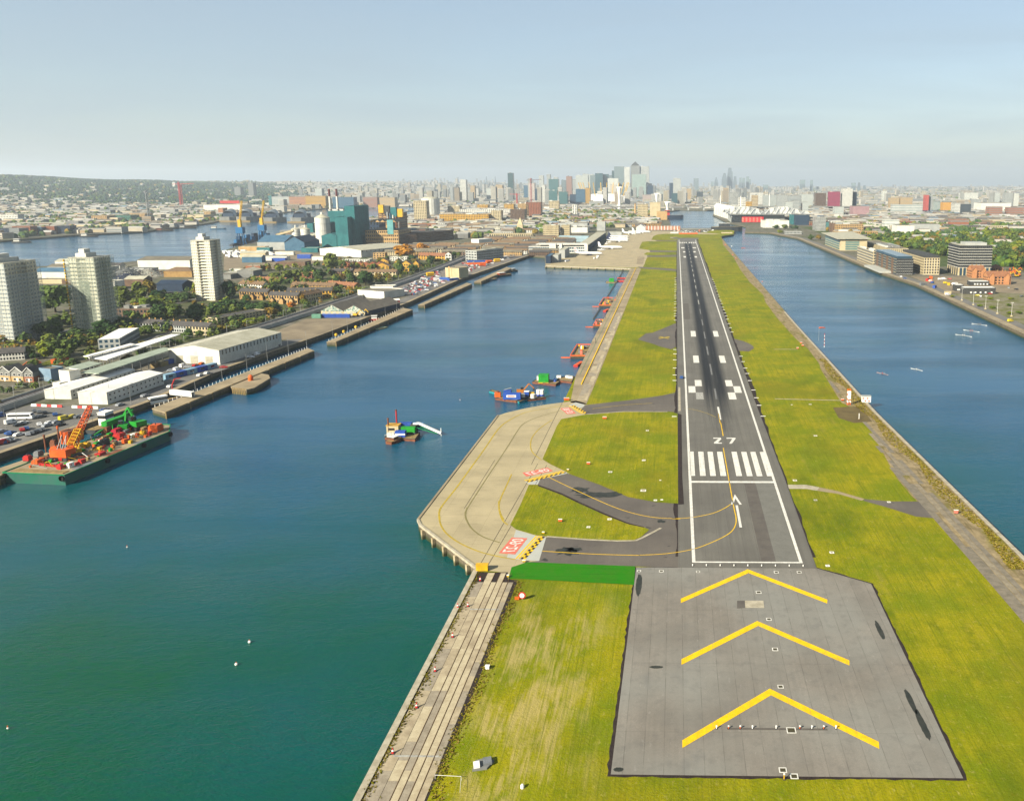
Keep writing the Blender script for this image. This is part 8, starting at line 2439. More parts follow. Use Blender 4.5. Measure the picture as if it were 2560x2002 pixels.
for i in range(nT):
 s=i/(nT-1)
 x=a.x+(b.x+60-a.x)*s
 arch=4+15*abs(math.sin(s*PI*1.9+.5))
 for sgn in (-1,1):
  MB().bar((x-16,a.y+10,22),(x,a.y+70,21+arch),.9,4).bar((x,a.y+70,21+arch),(x+16,a.y+150,22),.9,4).build('roof_truss',[W_BRIGHT],ex) if sgn>0 else None
 MB().add([(x-14,a.y+20,22),(x+12,a.y+20,22),(x+12,a.y+90,20+arch),(x-14,a.y+90,20+arch),(x+12,a.y+155,22),(x-14,a.y+155,22)],[(0,1,2,3),(3,2,4,5)]).build('roof_panel',[W_WHITE if i % 2 else W_PALE],ex)
for x in (exq(660,700),exq(975,640),exq(440,690)):
 MB().cyl(x.x,x.y,0,62,2,8,0,1).build('white_mast',[W_BRIGHT],ex)
# wave-roofed west hall
wh_=thing('exhibition_hall','white scalloped west hall at the water edge','exhibition hall',(*Q('i',380,690),0),0)
o2=wh_.location
for i in range(10):
 p=Q('i',385+i*22,690+i*7)-Vector((o2.x,o2.y))
 MB().box(p.x-1,p.x+18,p.y,p.y+90,0,26).build('bay',[W_WHITE],wh_)
 MB().gable(p.x-1,p.x+18,p.y,p.y+90,26,36,0,0,'y',.2,.5).build('scallop_roof',[W_BRIGHT],wh_)
# brick pub, site cabins
for lab,xl,xr,yb,yt,d in (('orange brick gabled house, left and taller of two near the dark office',1578,1720,1090,1010,18),('long orange brick house with a red roof, nearer the dark cabins',1745,1992,1160,1075,14)):
 t=bx('brick_pub',lab,'j',xl,xr,yb,yt,d,W_ORANGE,cat='house',floors=3,bays=7,rk='gable',rise=5,roof=R_RED,chimneys=3,ax='x')
 w=(Q('j',xr,yb)-Q('j',xl,yb)).length
 for s in (.15,.8):
  MB().box(w*s-2,w*s+2.6,-2,4,0,9).gable(w*s-2,w*s+2.6,-2,5,9,12,1,0,'y').build('gable_wing',[W_ORANGE,R_RED],t)
bx('brick_pub','small orange brick house behind the two larger ones','j',1800,1910,1040,985,14,W_ORANGE,cat='house',floors=2,bays=4,rk='hip',rise=4,roof=R_RED)
for lab,xl,xr,yb,yt,d in (('long dark site cabin block with a white roof and lit panels',1492,1830,1262,1195,11),('smaller dark cabin block behind the long one',1560,1765,1172,1128,10),('low dark cabin at the left end of the long block',1402,1490,1232,1165,9)):
 t=bx('site_cabins',lab,'j',xl,xr,yb,yt,d,W_DARK,cat='cabin',roof=W_BRIGHT,parapet=.15)
 w=(Q('j',xr,yb)-Q('j',xl,yb)).length
 for s in (.2,.34,.5,.66,.85):
  MB().box(w*s,w*s+1.5,-.08,0,1.0,2.4).build('white_panel',[W_BRIGHT],t)
for i,(x,y,h_) in enumerate(((1470,1330,0),(1592,1378,0),(1722,1422,0),(1848,1472,0),(2000,1500,0))):
 p=Q('j',x,y)
 t=thing('mast_light',('first','second','third','fourth','fifth')[i]+ ' white lamp mast from the cabins along the north road','lamp post',(p.x,p.y,0),0,'lamp masts on the north road')
 MB().bar((0,0,.8),(0,0,11),.11,6,0,.07).build('pole',[W_BRIGHT],t); MB().box(-.7,.7,-.7,.7,0,.9).build('concrete_base',[W_CREAM],t); MB().box(-1.2,1.2,-.2,.2,11,11.2).build('lamp_arm',[W_BRIGHT],t)
for x,y,c,v,lab in ((860,1100,'blue',False,'blue car on the dockside road by the dark hotel'),(820,1082,'silver',False,'silver car just beyond the blue one'),(1130,1130,'orange',True,'orange van on the works site'),(1150,1145,'blue',True,'blue van beside the orange one'),(1300,1150,'yellow',True,'yellow truck on the works site'),(1240,1110,'white',True,'white van among the site vehicles, left'),(1280,1105,'white',True,'white van among the site vehicles, right'),(1340,1105,'red',False,'red car among the site vehicles'),(1640,1280,'yellow',False,'yellow car in front of the dark cabins'),(1670,1290,'white',False,'white car in front of the dark cabins'),(1770,1262,'red',False,'red car at the right end of the cabins'),(1970,1200,'silver',False,'silver car on the open car park'),(2050,1215,'black',False,'black car on the open car park'),(2110,1290,'grey',False,'grey car at the right edge of the car park'),(1990,1555,'yellow',True,'yellow van on the promenade at the far right'),(1320,1272,'white',True,'white van on the dockside road'),(970,1050,'white',False,'white car in the gap between the hotel blocks'),(1380,1160,'white',True,'white lorry left of the dark cabins')):
 p=Q('j',x,y)
 car(lab,p.x,p.y,random.uniform(0,3),c,v)
for i,(x,y,w_) in enumerate(((1110,1120,3),(1140,1095,3),(1330,1165,5),(1180,1195,3),(1400,1165,3),(1050,1170,2.5),(1320,1260,2))):
 p=Q('j',x,y)
 container('coloured container on the north works site, ' +('red by the vans','orange behind the red one','yellow at the middle','blue near the road','white by the small cabin','grey at the left corner','pale beside the road')[i],p.x,p.y,random.uniform(0,1.5),(M_RED,M_ORANGE,M_YEL,M_BLUEP,W_BRIGHT,M_GREYP,W_CREAM)[i])
for i in range(10):
 p=Q('j',1900+random.uniform(0,230),1010+random.uniform(0,70))
 digger('construction machine working behind the orange houses',p.x,p.y,random.uniform(0,6),random.choice((M_YEL,M_ORANGE)),1.3)['group']= 'construction machines at the right edge'
for i,(x,y) in enumerate(((1660,1395),(1800,1415),(1965,1390),(1980,1475),(2080,1470),(1370,1295),(1780,1320),(1990,1320))):
 p=Q('j',x,y)
 tree('low green bush on the vacant plot by the lamp masts',p.x,p.y,2.2,5,'light','bushes on the vacant plot')
# woodland: individual trees
n_=0
while n_<105:
 y=random.uniform(1010,1750)
 x=random.uniform(345,430+(y-950)*.9)
 u,v=proj(x,y)
 if not (1990<u<2640): continue
 if 300<x<425 and y<1110: continue
 if x<380 and y<1400: continue
 hh=random.uniform(9,17)
 kd=random.choice(('green','green','dark','green','light','dark','green','light','autumn'))
 tree('%s %s woodland tree %s, %s' % ('tall' if hh>13 else 'low',{'green': 'mid green','dark': 'dark green','light': 'bright green','autumn': 'yellowing'}[kd],'right of the dark office' if u>2480 else 'behind the dark office' if u>2350 else 'behind the hotels' if u>2200 else 'behind the glass offices','front of the wood' if y<1200 else 'middle of the wood' if y<1450 else 'back of the wood'),x,y,hh,hh*random.uniform(.85,1.2),kd,'woodland trees behind the north dock')
 n_+=1
for lab,k,x,yb,yt,w_,kd in (('bright yellow-green bush on the far dock edge','i',1088,892,850,60,'light'),('olive tree pair on the dock edge, left','i',1430,965,905,70,'green'),('brownish tree of the pair on the dock edge, right','i',1510,965,900,60,'autumn'),('olive tree below the white exhibition hall, left','i',1050,842,800,90,'green'),('olive tree below the white exhibition hall, right','i',1140,840,790,80,'green'),('dark green tree below the blue cube','i',1260,845,800,80,'dark'),('round tree at the corner of the brown wing','i',2010,932,905,70,'green')):
 tpx(lab,k,x,yb,yt,w_,kd)
# ================================================================== MIDDLE DISTANCE AND SKYLINE
G_PALE=glass_mat('pale_tower_glass',sr(150,170,170),.25)
G_GREEN=glass_mat('green_tower_glass',sr(70,110,112),.2)
G_STEEL=glass_mat('steel_tower_glass',sr(120,134,140),.25)
MID=(  # label, crop, xl, xr, yb, yt, depth, wall, floors, bays
 ('pink and cream tower beside the river bend','g',1625,1732,535,350,30,W_CREAM,14,7),('long yellow warehouse-like flats in three tones','h',-70,346,604,534,40,W_YELLOW,5,30),('white flats standing above the yellow range','h',100,530,540,490,40,W_WHITE,5,26),('cream mid-rise block behind the white flats','h',0,100,540,462,40,W_CREAM,7,8),('yellow block behind the white flats, left','h',250,340,500,452,40,W_YELLOW,4,7),('yellow block behind the white flats, right','h',480,562,500,446,40,W_YELLOW,4,7),
 ('brown twin tower flats with dark ends, front block','h',535,655,605,492,34,W_BROWN,12,10),('olive-brown tower block behind the front brown block','h',598,690,560,442,30,W_TAN,13,8),('red-brown tower block with a dark right side','h',668,792,560,432,40,W_RED,13,9),('cream balcony flats left of the brown towers','h',368,455,600,502,30,W_CREAM,8,6),('white building with orange windows by the red tower','h',862,948,505,420,30,W_CREAM,7,7),('white narrow grain tower among the trees','h',1060,1102,555,452,26,W_WHITE,8,2),
 ('tall cream mill block with a window grid beside the dock','h',1618,1705,575,448,46,W_CREAM,9,8),('plain cream mill silo beside the gridded block','h',1722,1812,578,432,46,W_CREAM,0,0),('tan brick annexe of the mill at the water','h',1782,1870,580,508,40,W_TAN,0,0),('low white hall roofs behind the pale yellow flats','h',1030,1190,690,645,60,W_WHITE,0,0),('long white low hall left of the control building','h',940,1190,660,610,50,W_PALE,0,0),('low brown sheds along the railway behind the terraces','h',0,330,640,610,30,W_BROWN,0,0),('white cylinder-fronted store below the teal towers','h',820,870,505,470,30,W_WHITE,0,0))
for lab,k,xl,xr,yb,yt,d,wl,fl,n in MID:
 bx('mid_rise_block',lab,k,xl,xr,yb,yt,d,wl,floors=fl,bays=n,roof=R_FELT,plant=2,group='mid-distance blocks south of the runway')
p=Q('g',1768,475)
t=thing('round_tower','round white tower beside the pink and cream one','tower',(p.x,p.y,0)); hh=hgt(p.x,p.y,QV('g',330))
MB().cyl(0,0,0,hh,28,20).build('drum',[W_WHITE],t); MB().cyl(0,0,hh,hh+5,26,20,0,20).build('roof',[R_LIGHT],t)
p=Q('h',1598,545)
t=thing('mill_chimney','slim tan chimney left of the cream mill','chimney',(p.x,p.y,0)); hh=hgt(p.x,p.y,QV('h',442))
MB().cyl(0,0,0,hh,4,10,0,2.6).build('shaft',[W_TAN],t); MB().cyl(0,0,hh,hh+2,3,10).build('cap',[W_BROWN],t)
p=Q('h',618,680)
t=thing('church_spire','pale church spire among the trees','church',(p.x,p.y,0)); hh=hgt(p.x,p.y,QV('h',560))
MB().box(-6,6,-6,6,0,hh*.5).build('tower',[W_CREAM],t); MB().prism([(-6,-6),(6,-6),(6,6),(-6,6)],hh*.5,hh,0,None,.05).build('spire',[W_CREAM],t)
# distant towers: label, crop, xl, xr, yt, distance, depth, wall, floors, bays, glass
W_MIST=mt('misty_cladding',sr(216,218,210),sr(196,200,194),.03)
TW=(
 ('pale tower behind the domed cluster, left','h',1150,1200,188,6200,40,W_MIST,30,8,G_STEEL),('pale tower between the stepped one and the domed cluster','h',1214,1258,200,6000,40,G_PALE,30,8,G_STEEL),('glass tower behind the white square block','h',1368,1420,200,6200,40,G_STEEL,30,8,G_PALE),('dark sliver tower left of the steel-grey one','h',1400,1420,160,6150,30,G_GREEN,30,3,G_DARK),('low pale glass block below the steel-grey tower','h',1452,1508,300,5300,40,G_PALE,20,8,G_STEEL),('pale grey block below the pyramid tower','h',1508,1560,300,5200,40,W_MIST,18,8,G_STEEL),('cream slab right of the pale flat-topped tower','h',1716,1740,270,5900,40,W_MIST,18,4,G_STEEL),('tall pale tower in the left group','h',905,940,215,6000,30,W_MIST,30,5,G_STEEL),('grey glass tower behind the brown-topped one','h',970,1008,240,5900,30,G_STEEL,28,6,G_PALE),
 ('pale steel-grey flat-topped tower left of the pyramid tower','h',1420,1503,125,6000,50,G_PALE,40,14,G_STEEL),('white cross-braced tower between the two tall grey ones','h',1505,1552,130,5900,30,W_MIST,0,0,None),('pale flat-topped tower right of the pyramid tower','h',1638,1716,125,6060,50,W_MIST,40,14,G_STEEL),('pale green glass slab in front of the pyramid tower','h',1572,1690,192,5800,40,mt('pale_green_cladding',sr(178,200,190),None,.05),40,20,G_PALE),
 ('white square block left of the tall towers','h',1364,1455,226,5700,50,W_WHITE,26,14,G_PALE),('cream tower half hidden by the white block','h',1382,1436,282,5200,30,W_MIST,20,8,W_TAN),('blue-grey glass cluster tower, right half','h',1322,1370,190,5900,40,G_GREEN,34,8,G_BLUE),('blue-grey glass cluster tower with a pale dome','h',1258,1322,182,5850,40,G_GREEN,34,9,G_BLUE),('pale tower with a stepped cap left of the domed cluster','h',1092,1198,202,5800,50,W_MIST,32,16,G_PALE),('pale narrow tower beside the stepped one','h',1200,1248,192,6100,40,W_MIST,34,8,G_PALE),
 ('brown-topped tower left of the stepped pale tower','h',1012,1058,208,5600,40,W_RED,34,8,G_PALE),('pale tower squeezed behind the brown-topped one','h',1058,1092,232,6100,30,W_PALE,30,6,G_STEEL),('teal stepped tower, tallest of the left group','h',862,945,232,5200,40,G_GREEN,32,12,G_TEAL),('slim pale tower rising behind the teal stepped one','h',846,878,192,5600,30,W_PALE,36,6,G_STEEL),('pale cream tower left of the teal group','h',780,818,202,5600,30,W_MIST,34,7,G_STEEL),('grey tower with a pointed left corner','h',684,716,228,5400,30,W_PALE,30,6,G_STEEL),('white and red unfinished tower','h',690,742,268,4600,30,W_MIST,26,8,W_RED),('dark blue tower base in the left group','h',742,790,316,4500,30,W_NAVY,18,8,G_BLUE),('white slim tower in front of the dark blue one','h',806,832,282,4400,24,W_WHITE,24,4,G_STEEL),
 ('dark green glass tower standing alone on the left','h',516,560,180,5000,36,G_GREEN,40,8,G_DARK),('slate blue tower right of the lone green one','h',648,686,286,5600,30,W_BLUE,22,6,G_BLUE),('white tall tower with blue base at far left','h',108,160,238,4800,30,W_WHITE,32,7,G_BLUE),('blue-grey tower pair left of the tall white one','h',22,76,284,4700,30,W_PALE,28,8,G_BLUE),('pinkish brown tower by the white one','h',196,232,288,4900,30,W_TAN,22,6,G_PALE),('brown tower block right of centre left','h',410,468,282,5000,40,W_TAN,24,8,G_PALE),('pale mid-rise left of the brown block','h',330,405,312,5000,60,W_MIST,16,10,G_PALE),
 ('teal wedge-topped riverside tower','h',862,935,330,3900,40,G_GREEN,20,12,G_TEAL),('sloped glass riverside block','h',948,1020,340,3900,40,G_GREEN,20,12,G_TEAL),('blue-grey slab with cream fins','h',1092,1172,318,4000,40,W_BLUE,22,14,G_BLUE),('cream finned slab right of the blue-grey one','h',1174,1214,308,4000,40,W_YELLOW,22,6,G_BLUE),('dark slab under the dome masts','h',1040,1092,362,4000,40,W_NAVY,14,8,G_BLUE),
 ('dark blue office right of the pale glass slab','h',1702,1750,286,5600,40,W_NAVY,20,8,G_BLUE),('pink-grey slab blocks right of the tall cluster','h',1660,1790,366,4400,40,mt('pink_grey',sr(206,178,168),None,.05),12,18,G_PALE),('grey round-topped block right of the pink slabs','h',1796,1880,336,4500,40,W_PALE,14,10,G_PALE),('white tower with a curved glass back','h',1920,1985,226,4800,50,W_MIST,32,8,G_STEEL),('dark glass block under the curved tower','h',1908,1975,352,4200,40,G_GREEN,14,10,G_BLUE),('dark slim tower left of the curved tower','h',1888,1920,265,5200,30,W_NAVY,26,5,G_BLUE),('grey tower catching the sun right of the curved one','h',2096,2138,226,10500,70,G_STEEL,30,8,G_PALE),('tan narrow tower at the right of the docks mouth','i',75,122,402,4600,30,W_TAN,18,4,G_PALE),
 ('dark brown office beyond the docks mouth','i',182,250,435,4700,50,W_DARK,14,8,G_BLUE),('dark teal block beyond the docks mouth','i',20,80,450,4300,50,W_NAVY,12,10,G_BLUE),
 ('magenta-red tower with an orange stripe','i',1622,1744,435,3300,30,mt('magenta_cladding',sr(164,72,98),None,.05),20,12,mt('magenta_band',sr(150,50,80),None,.1)),('white-finned tower right of the magenta one','i',1768,1878,402,3300,34,W_WHITE,20,12,G_STEEL),('navy tower attached to the white-finned one','i',1878,1924,438,3320,34,W_NAVY,18,5,G_BLUE),('dark brown block left of the magenta tower','i',1478,1592,450,3600,40,W_BROWN,14,12,G_DARK),('grey-blue office left of the dark brown block','i',1062,1170,470,3500,40,W_PALE,14,12,G_STEEL),('pale office with arched front beyond the halls','i',1175,1318,478,3700,40,W_PALE,10,16,G_BLUE),('cream blocks behind the arched office','i',1322,1450,462,3700,40,W_MIST,12,12,G_PALE),('stone block in front of the arched office','i',1155,1230,545,3000,40,W_MIST,8,8,G_PALE),('grey twin block right of the stone one','i',1232,1300,530,3000,40,W_PALE,9,8,G_STEEL),('cream twin block below the magenta tower','i',1338,1400,548,3000,40,W_MIST,8,6,G_PALE),('pale block behind the west exhibition hall','i',765,905,445,3800,40,W_WHITE,14,12,G_STEEL),('grey slab behind the white hotel','i',910,1062,470,3700,40,W_PALE,12,16,G_PALE),
 ('cream block right of the magenta tower foot','i',1690,1785,600,2700,40,W_MIST,7,8,G_PALE),('scarlet-fronted narrow tower on the right','j',1072,1112,204,3000,24,mt('scarlet_cladding',sr(198,96,88),None,.1),0,0,None),('pale tower joined to the scarlet one','j',1112,1148,215,3010,24,W_PALE,16,4,G_BLUE),('brown and white twin blocks on the right','j',700,800,235,3300,30,W_TAN,10,8,G_PALE),('brown banded block beside the twin blocks','j',808,938,228,3300,30,W_TAN,10,12,G_PALE),('white round tower far right','j',626,668,160,4600,40,W_WHITE,16,5,G_PALE),('orange and yellow block on the right','j',1265,1352,282,3000,30,W_YELLOW,8,8,W_ORANGE),('dark grey block right of the orange one','j',1452,1565,302,2900,40,W_DARK,8,12,G_BLUE),('white block left of the dark grey one','j',1390,1450,290,2900,40,W_WHITE,8,6,G_BLUE),('grey tower in the right distance','j',1588,1668,250,3200,30,W_PALE,14,8,G_STEEL),('white twin towers far right, left one','j',1458,1552,182,4600,40,W_WHITE,14,10,G_PALE),('white twin towers far right, right one','j',1562,1640,180,4700,40,W_WHITE,14,8,G_PALE),('tall grey and white tower at the far right','j',1925,2010,178,3600,30,W_PALE,20,8,G_STEEL),('white tower joined to the far right grey one','j',2018,2072,186,3600,30,W_WHITE,20,5,G_PALE),('cream tower left of the far right pair','j',1826,1872,180,4400,40,W_MIST,14,5,G_PALE),('long white distribution shed far right','j',1675,1990,290,3100,80,W_WHITE,0,0,None),('pale green blue block on the right','j',1165,1240,275,3100,30,W_PALE,10,8,G_TEAL),('pinkish flats at the far right edge','j',1755,1900,330,2700,30,W_RED,5,14,G_PALE),('pinkish-tan flats at the right border','j',1965,2130,335,2700,30,W_RED,5,16,G_PALE),('yellow stone terrace blocks on the right','j',730,1050,305,2900,30,W_MIST,4,26,G_PALE),('pink shed roofs below the white-finned tower','j',312,480,325,2700,60,mt('pink_shed',sr(186,150,152),None,.1),0,0,None),('white-roofed sheds in the trees on the right','j',770,960,530,1750,40,W_WHITE,0,0,None),('white gabled sheds right of the white-roofed ones','j',960,1230,515,1800,40,W_PALE,0,0,None),('white long block above the woodland','j',640,800,465,2000,24,W_WHITE,3,12,G_PALE),('brick terrace above the woodland, right','j',1345,1545,462,2050,20,W_RED,2,16,G_PALE),
 ('white river tower with tan windows across the bend','g',785,842,245,4200,30,W_MIST,16,6,G_PALE),('cream riverside flats across the bend, left range','g',410,560,312,3700,40,W_MIST,9,16,G_BLUE),('orange-toned riverside flats across the bend','g',560,700,315,3650,40,W_ORANGE,8,16,G_BLUE),('yellow riverside flats left of the chimneys','g',700,872,308,3600,40,W_YELLOW,9,18,G_BLUE),('blue riverside flats behind the chimneys','g',930,1110,318,3600,40,W_BLUE,9,16,G_BLUE),('tan riverside flats right of the teal tower','g',1190,1310,318,3650,40,W_RED,8,14,G_PALE),('pale riverside flats near the bend','g',1330,1460,320,3650,40,W_TAN,8,14,G_PALE),('grey tower at the left of the far plain','g',215,258,195,5200,40,W_GREY,20,5,G_STEEL),('grey twin tower on the far plain','g',95,148,232,5200,40,W_GREY,16,6,G_STEEL),('teal block standing by the far river flats','g',385,412,305,3700,30,W_TEALB,8,4,G_TEAL),('white slim tower on the left horizon','f',1482,1506,190,6000,30,W_WHITE,20,4,G_PALE),('white blocks on the far left hillside','f',165,235,205,5600,50,W_WHITE,4,8,G_PALE),('white hotel blocks below the hillside','f',460,580,325,3900,30,W_MIST,6,12,G_PALE))
for lab,k,xl,xr,yt,dist,d,wl,fl,n,gl in TW:
 bt('city_tower',lab,k,xl,xr,yt,dist,d,wl,floors=fl,bays=n,glass=gl or G_DARK,roof=R_FELT,parapet=0,plant=1 if fl>10 else 0,group='distant city towers',ww=.6,wh=.55)
for i in range(11):                                            # braces on the white tower
 pass
# pyramid-topped tower
x0,x1=at_depth(1120+1560/3.4125,6050),at_depth(1120+1636/3.4125,6050)
hb_=hgt(x0,6050,QV('h',118)); ha=hgt(x0,6050,QV('h',82))
t=block('city_tower','tallest steel-grey tower with a pyramid roof','tower',(x0,6050),(x1,6050),60,hb_,mt('steel_cladding',sr(168,170,164),None,.03),floors=48,bays=14,glass=G_STEEL,parapet=0,group='distant city towers')
w=x1-x0
MB().prism([(2,4),(w-2,4),(w-2,56),(2,56)],hb_+.2,ha,0,None,.02).build('pyramid',[W_DARK],t)
for lab,xl,xr,yt,dd,top in (('tallest of the far city cluster with a stepped crown',515,572,175,11300,.55),('sloping wedge tower in the far city cluster',455,515,232,11200,.35),('pale tower behind the tallest of the far cluster',540,575,215,11500,.9),('bullet-shaped tower right of the far cluster',582,620,268,11000,.6),('spire-like dark tower left of the far cluster',375,415,275,11300,.2),('square dark tower far left of the cluster',338,368,325,11000,1.0),('blue slab right of the bullet tower',678,710,285,11100,1.0),('pale slim slab far right of the cluster',722,752,268,11200,1.0),('grey slab beside the pale slim one',645,672,282,11300,1.0),('small thin tower right of the cluster',752,770,296,11300,1.0),('blue-grey block apart from the cluster',910,962,360,9000,1.0),('hazy pale tower on the right horizon',1312,1365,305,9800,1.0),('hazy slim tower on the right horizon',1422,1450,308,9900,1.0),('hazy pair on the right horizon, left',1875,1918,338,10200,1.0),('hazy pair on the right horizon, right',1942,1968,335,10200,.8),('hazy low tower far right of the pair',2000,2030,365,10400,.7),('hazy spire tower left of the tall cluster',-2020,-2008,260,10500,.1),('square hazy tower in the mid right',148,202,290,10600,1.0)):
 a,b,s=KEY['i']
 x0,x1=at_depth(a+xl/s,dd),at_depth(a+xr/s,dd)
 h=hgt(x0,dd,QV('i',yt)); w=x1-x0
 t=thing('city_tower',lab,'tower',(x0,dd,0),0,'towers of the far city')
 MB().prism([(0,0),(w,0),(w,w),(0,w)],0,h*.62,0).build('shaft',[G_STEEL],t)
 MB().prism([(0.5,0.5),(w-.5,.5),(w-.5,w-.5),(.5,w-.5)],h*.62,h,0,None,top).build('crown',[G_STEEL if top<.9 else G_PALE],t)
p=V2(at_depth(1120+332/3.4125,10500),10500); h=hgt(p.x,p.y,QV('h',210))
t=thing('city_tower','hazy needle tower on the left horizon','tower',(p.x,p.y,0)); MB().prism([(-22,-22),(22,-22),(22,22),(-22,22)],0,h,0,None,.15).build('shaft',[G_STEEL],t)
# domed arena with yellow masts
xc=at_depth(1120+1330/3.4125,4500)
dm=thing('dome_arena','white low dome with yellow masts in front of the towers','arena',(xc,4500,0))
MB().ball(0,0,0,160,0,28,14,1.05,1.05,.30).build('dome',[W_BRIGHT],dm)
for i in range(12):
 a=2*PI*i/12+.2
 MB().bar((105*math.cos(a),105*math.sin(a),28),(130*math.cos(a),130*math.sin(a),102),2.0,5).build('mast',[M_YEL],dm)
for i,(u,dd,vt) in enumerate(((1120+1462/3.4125,3300,QV('h',305)),(1120+1782/3.4125,3500,QV('h',358)),(1500+918/5.46,3000,QV('s',690)))):
 x=at_depth(u,dd); h=hgt(x,dd,vt)
 t=thing('cable_car_pylon','white spiral cable-car pylon, ' +('tallest, left of the cream mill','second, above the mill roof','third, right of the mill')[i],'pylon',(x,dd,0),0,'cable-car pylons')
 MB().cyl(0,0,0,h*.5,8,10,0,3.6,False).cyl(0,0,h*.5,h,3.6,10,0,8).build('shaft',[W_BRIGHT],t)
 MB().box(-11,11,-2,2,h,h+3).build('head',[W_BRIGHT],t)
for u,dd,vt,lab,m in ((1545/3.4125,3600,QV('f',190),'red tower crane on the left plain, taller',M_RED),(1560/3.4125,3700,QV('f',210),'red tower crane on the left plain, behind the taller one',M_RED),(1275/3.4125,2400,QV('f',260),'grey lattice pylon across the river',M_GREYP),(1120+590/3.4125,3900,QV('h',355),'red tower crane beyond the brown flats',M_RED),(1120+712/3.4125,4400,QV('h',225),'red tower crane on the unfinished tower',M_RED)):
 x=at_depth(u,dd); h=hgt(x,dd,vt)
 t=thing('tower_crane',lab,'crane',(x,dd,0),random.uniform(0,3))
 MB().lattice((0,0,0),(0,0,h),5,10,.7).build('mast',[m],t)
 MB().bar((-h*.25,0,h*.92),(h*.6,0,h*.95),1.2,4).build('jib',[m],t)
# viaduct road over the docks mouth
t=thing('flyover','long grey flyover crossing beyond the docks','bridge',(at_depth(1700,3300),3300,0))
MB().box(-620,760,-8,8,13,16).build('deck',[W_GREY],t)
for i in range(24):
 MB().box(-610+i*58,-604+i*58,-5,5,0,13).build('pier',[W_PALE],t)
# ---- middle-distance houses: the nearest ones singly, then the mass
HC=[W_CREAM,W_WHITE,W_TAN,W_PALE,W_RED,W_BROWN,W_WHITE,W_BRICK,W_GREY]
RC=[R_TILE,R_SLATE,R_FELT,R_LIGHT,R_LIGHT]
KEEP=[]
def blocked(x,y):
 if is_water(x,y) or is_water(x+12,y) or is_water(x-12,y) or is_water(x,y-14): return True
 if -330<x<105 and y<1800: return True
 if -470<x<-300 and y<1250: return True
 if 80<x<440 and y<1500: return True
 if -780<x<-300 and 1180<y<1640: return True
 if -250<x<60 and y<2050: return True
 if 90<x<330 and 1500<y<2420: return True
 u,v=proj(x,y)
 if 1640<u<1880 and v>521: return True
 return False
n_=0
cand=[]
for _ in range(2600):
 y=random.uniform(1180,2900)
 x=random.uniform(-.8*y,.45*y)
 u,v=proj(x,y)
 if x<-850 and y<2700: continue
 if not (-60<u<2620) or blocked(x,y) or (x>330 and y<1900 and random.random()<.93): continue
 cand.append((y,x))
cand.sort()
used_c=[]
for y,x in cand:
 if any(abs(x-a)<24 and abs(y-b)<26 for a,b in used_c[-60:]): continue
 used_c.append((x,y))
HOUSES=used_c[:230]
for i,(x,y) in enumerate(HOUSES):
 big=random.random()<.22
 w,d=(random.uniform(22,44),random.uniform(12,22)) if big else (random.uniform(14,34),random.uniform(8,11))
 h=random.uniform(7,10.5) if big else random.uniform(5,7)
 wl,rf=random.choice(HC),random.choice(RC)
 wn,rn=wl.name.replace('_',' '),rf.name.replace('_',' ')
 sd= 'beyond the refinery' if x<-300 and y>1600 else 'across the river' if x<-900 else 'north of the docks' if x>100 else 'behind the terminal'
 block('distant_house','%s %s with %s %s' % (wn,'block' if big else 'house','flat roof' if big else rn,sd),'house',(x-w/2,y),(x+w/2,y),d,h,wl,roof=rf,floors=3 if big else 2,bays=int(w/4),rk='flat' if big else 'gable',rise=3,parapet=.3,group='houses in the middle distance')
mb=MB()
SM=[mt('far_' +k_,sr(*c_),None,.04) for k_,c_ in (('cream',(206,190,156)),('white',(220,214,200)),('tan',(184,160,124)),('pale',(188,186,176)),('red',(160,126,104)),('brown',(126,108,92)),('stone',(200,190,168)),('brick',(160,134,100)),('grey',(146,146,142)),('tile',(140,118,94)),('slate',(110,108,106)),('felt',(134,126,112)),('lead',(168,164,152)),('zinc',(188,186,176)),('sheet',(214,212,204)),('blue',(128,150,166)))]
def stuff_house(x,y,w,d,h,z):
 m=random.choice((0,0,1,1,2,3,3,4,5,6,8)) if y<2600 else random.choice((0,1,1,3,3,6,8,2,3))
 a=random.uniform(-.3,.3)
 c,s=math.cos(a),math.sin(a)
 def T(px,py,pz): return (x+px*c-py*s,y+px*s+py*c,z+pz)
 b=[T(sx*w/2,sy*d/2,zz) for zz in (-2,h) for sx,sy in ((-1,-1),(1,-1),(1,1),(-1,1))]
 mb.add(b,[(0,1,5,4),(1,2,6,5),(2,3,7,6),(3,0,4,7)],m)
 rm=len(HC)+random.choice((0,1,2,3,4,4)) if random.random()<.85 else len(HC)+len(RC)+random.randrange(2)
 if h<9:
  r0,r1=T(-w/2,0,h+3),T(w/2,0,h+3)
  mb.add(b[4:]+[r0,r1],[(0,1,5,4),(2,3,4,5),(0,4,3),(1,2,5)],rm)
 else:
  mb.add(b[4:],[(0,1,2,3)],rm)
  for f in range(int(h/4)):
   zz=f*4+1.2
   mb.add([T(-w/2*.94,-d/2-.2,zz),T(w/2*.94,-d/2-.2,zz),T(w/2*.94,-d/2-.2,zz+1.6),T(-w/2*.94,-d/2-.2,zz+1.6)],[(0,1,2,3)],len(SM))
taken=set((int(x/30),int(y/30)) for x,y in HOUSES)
cnt=0
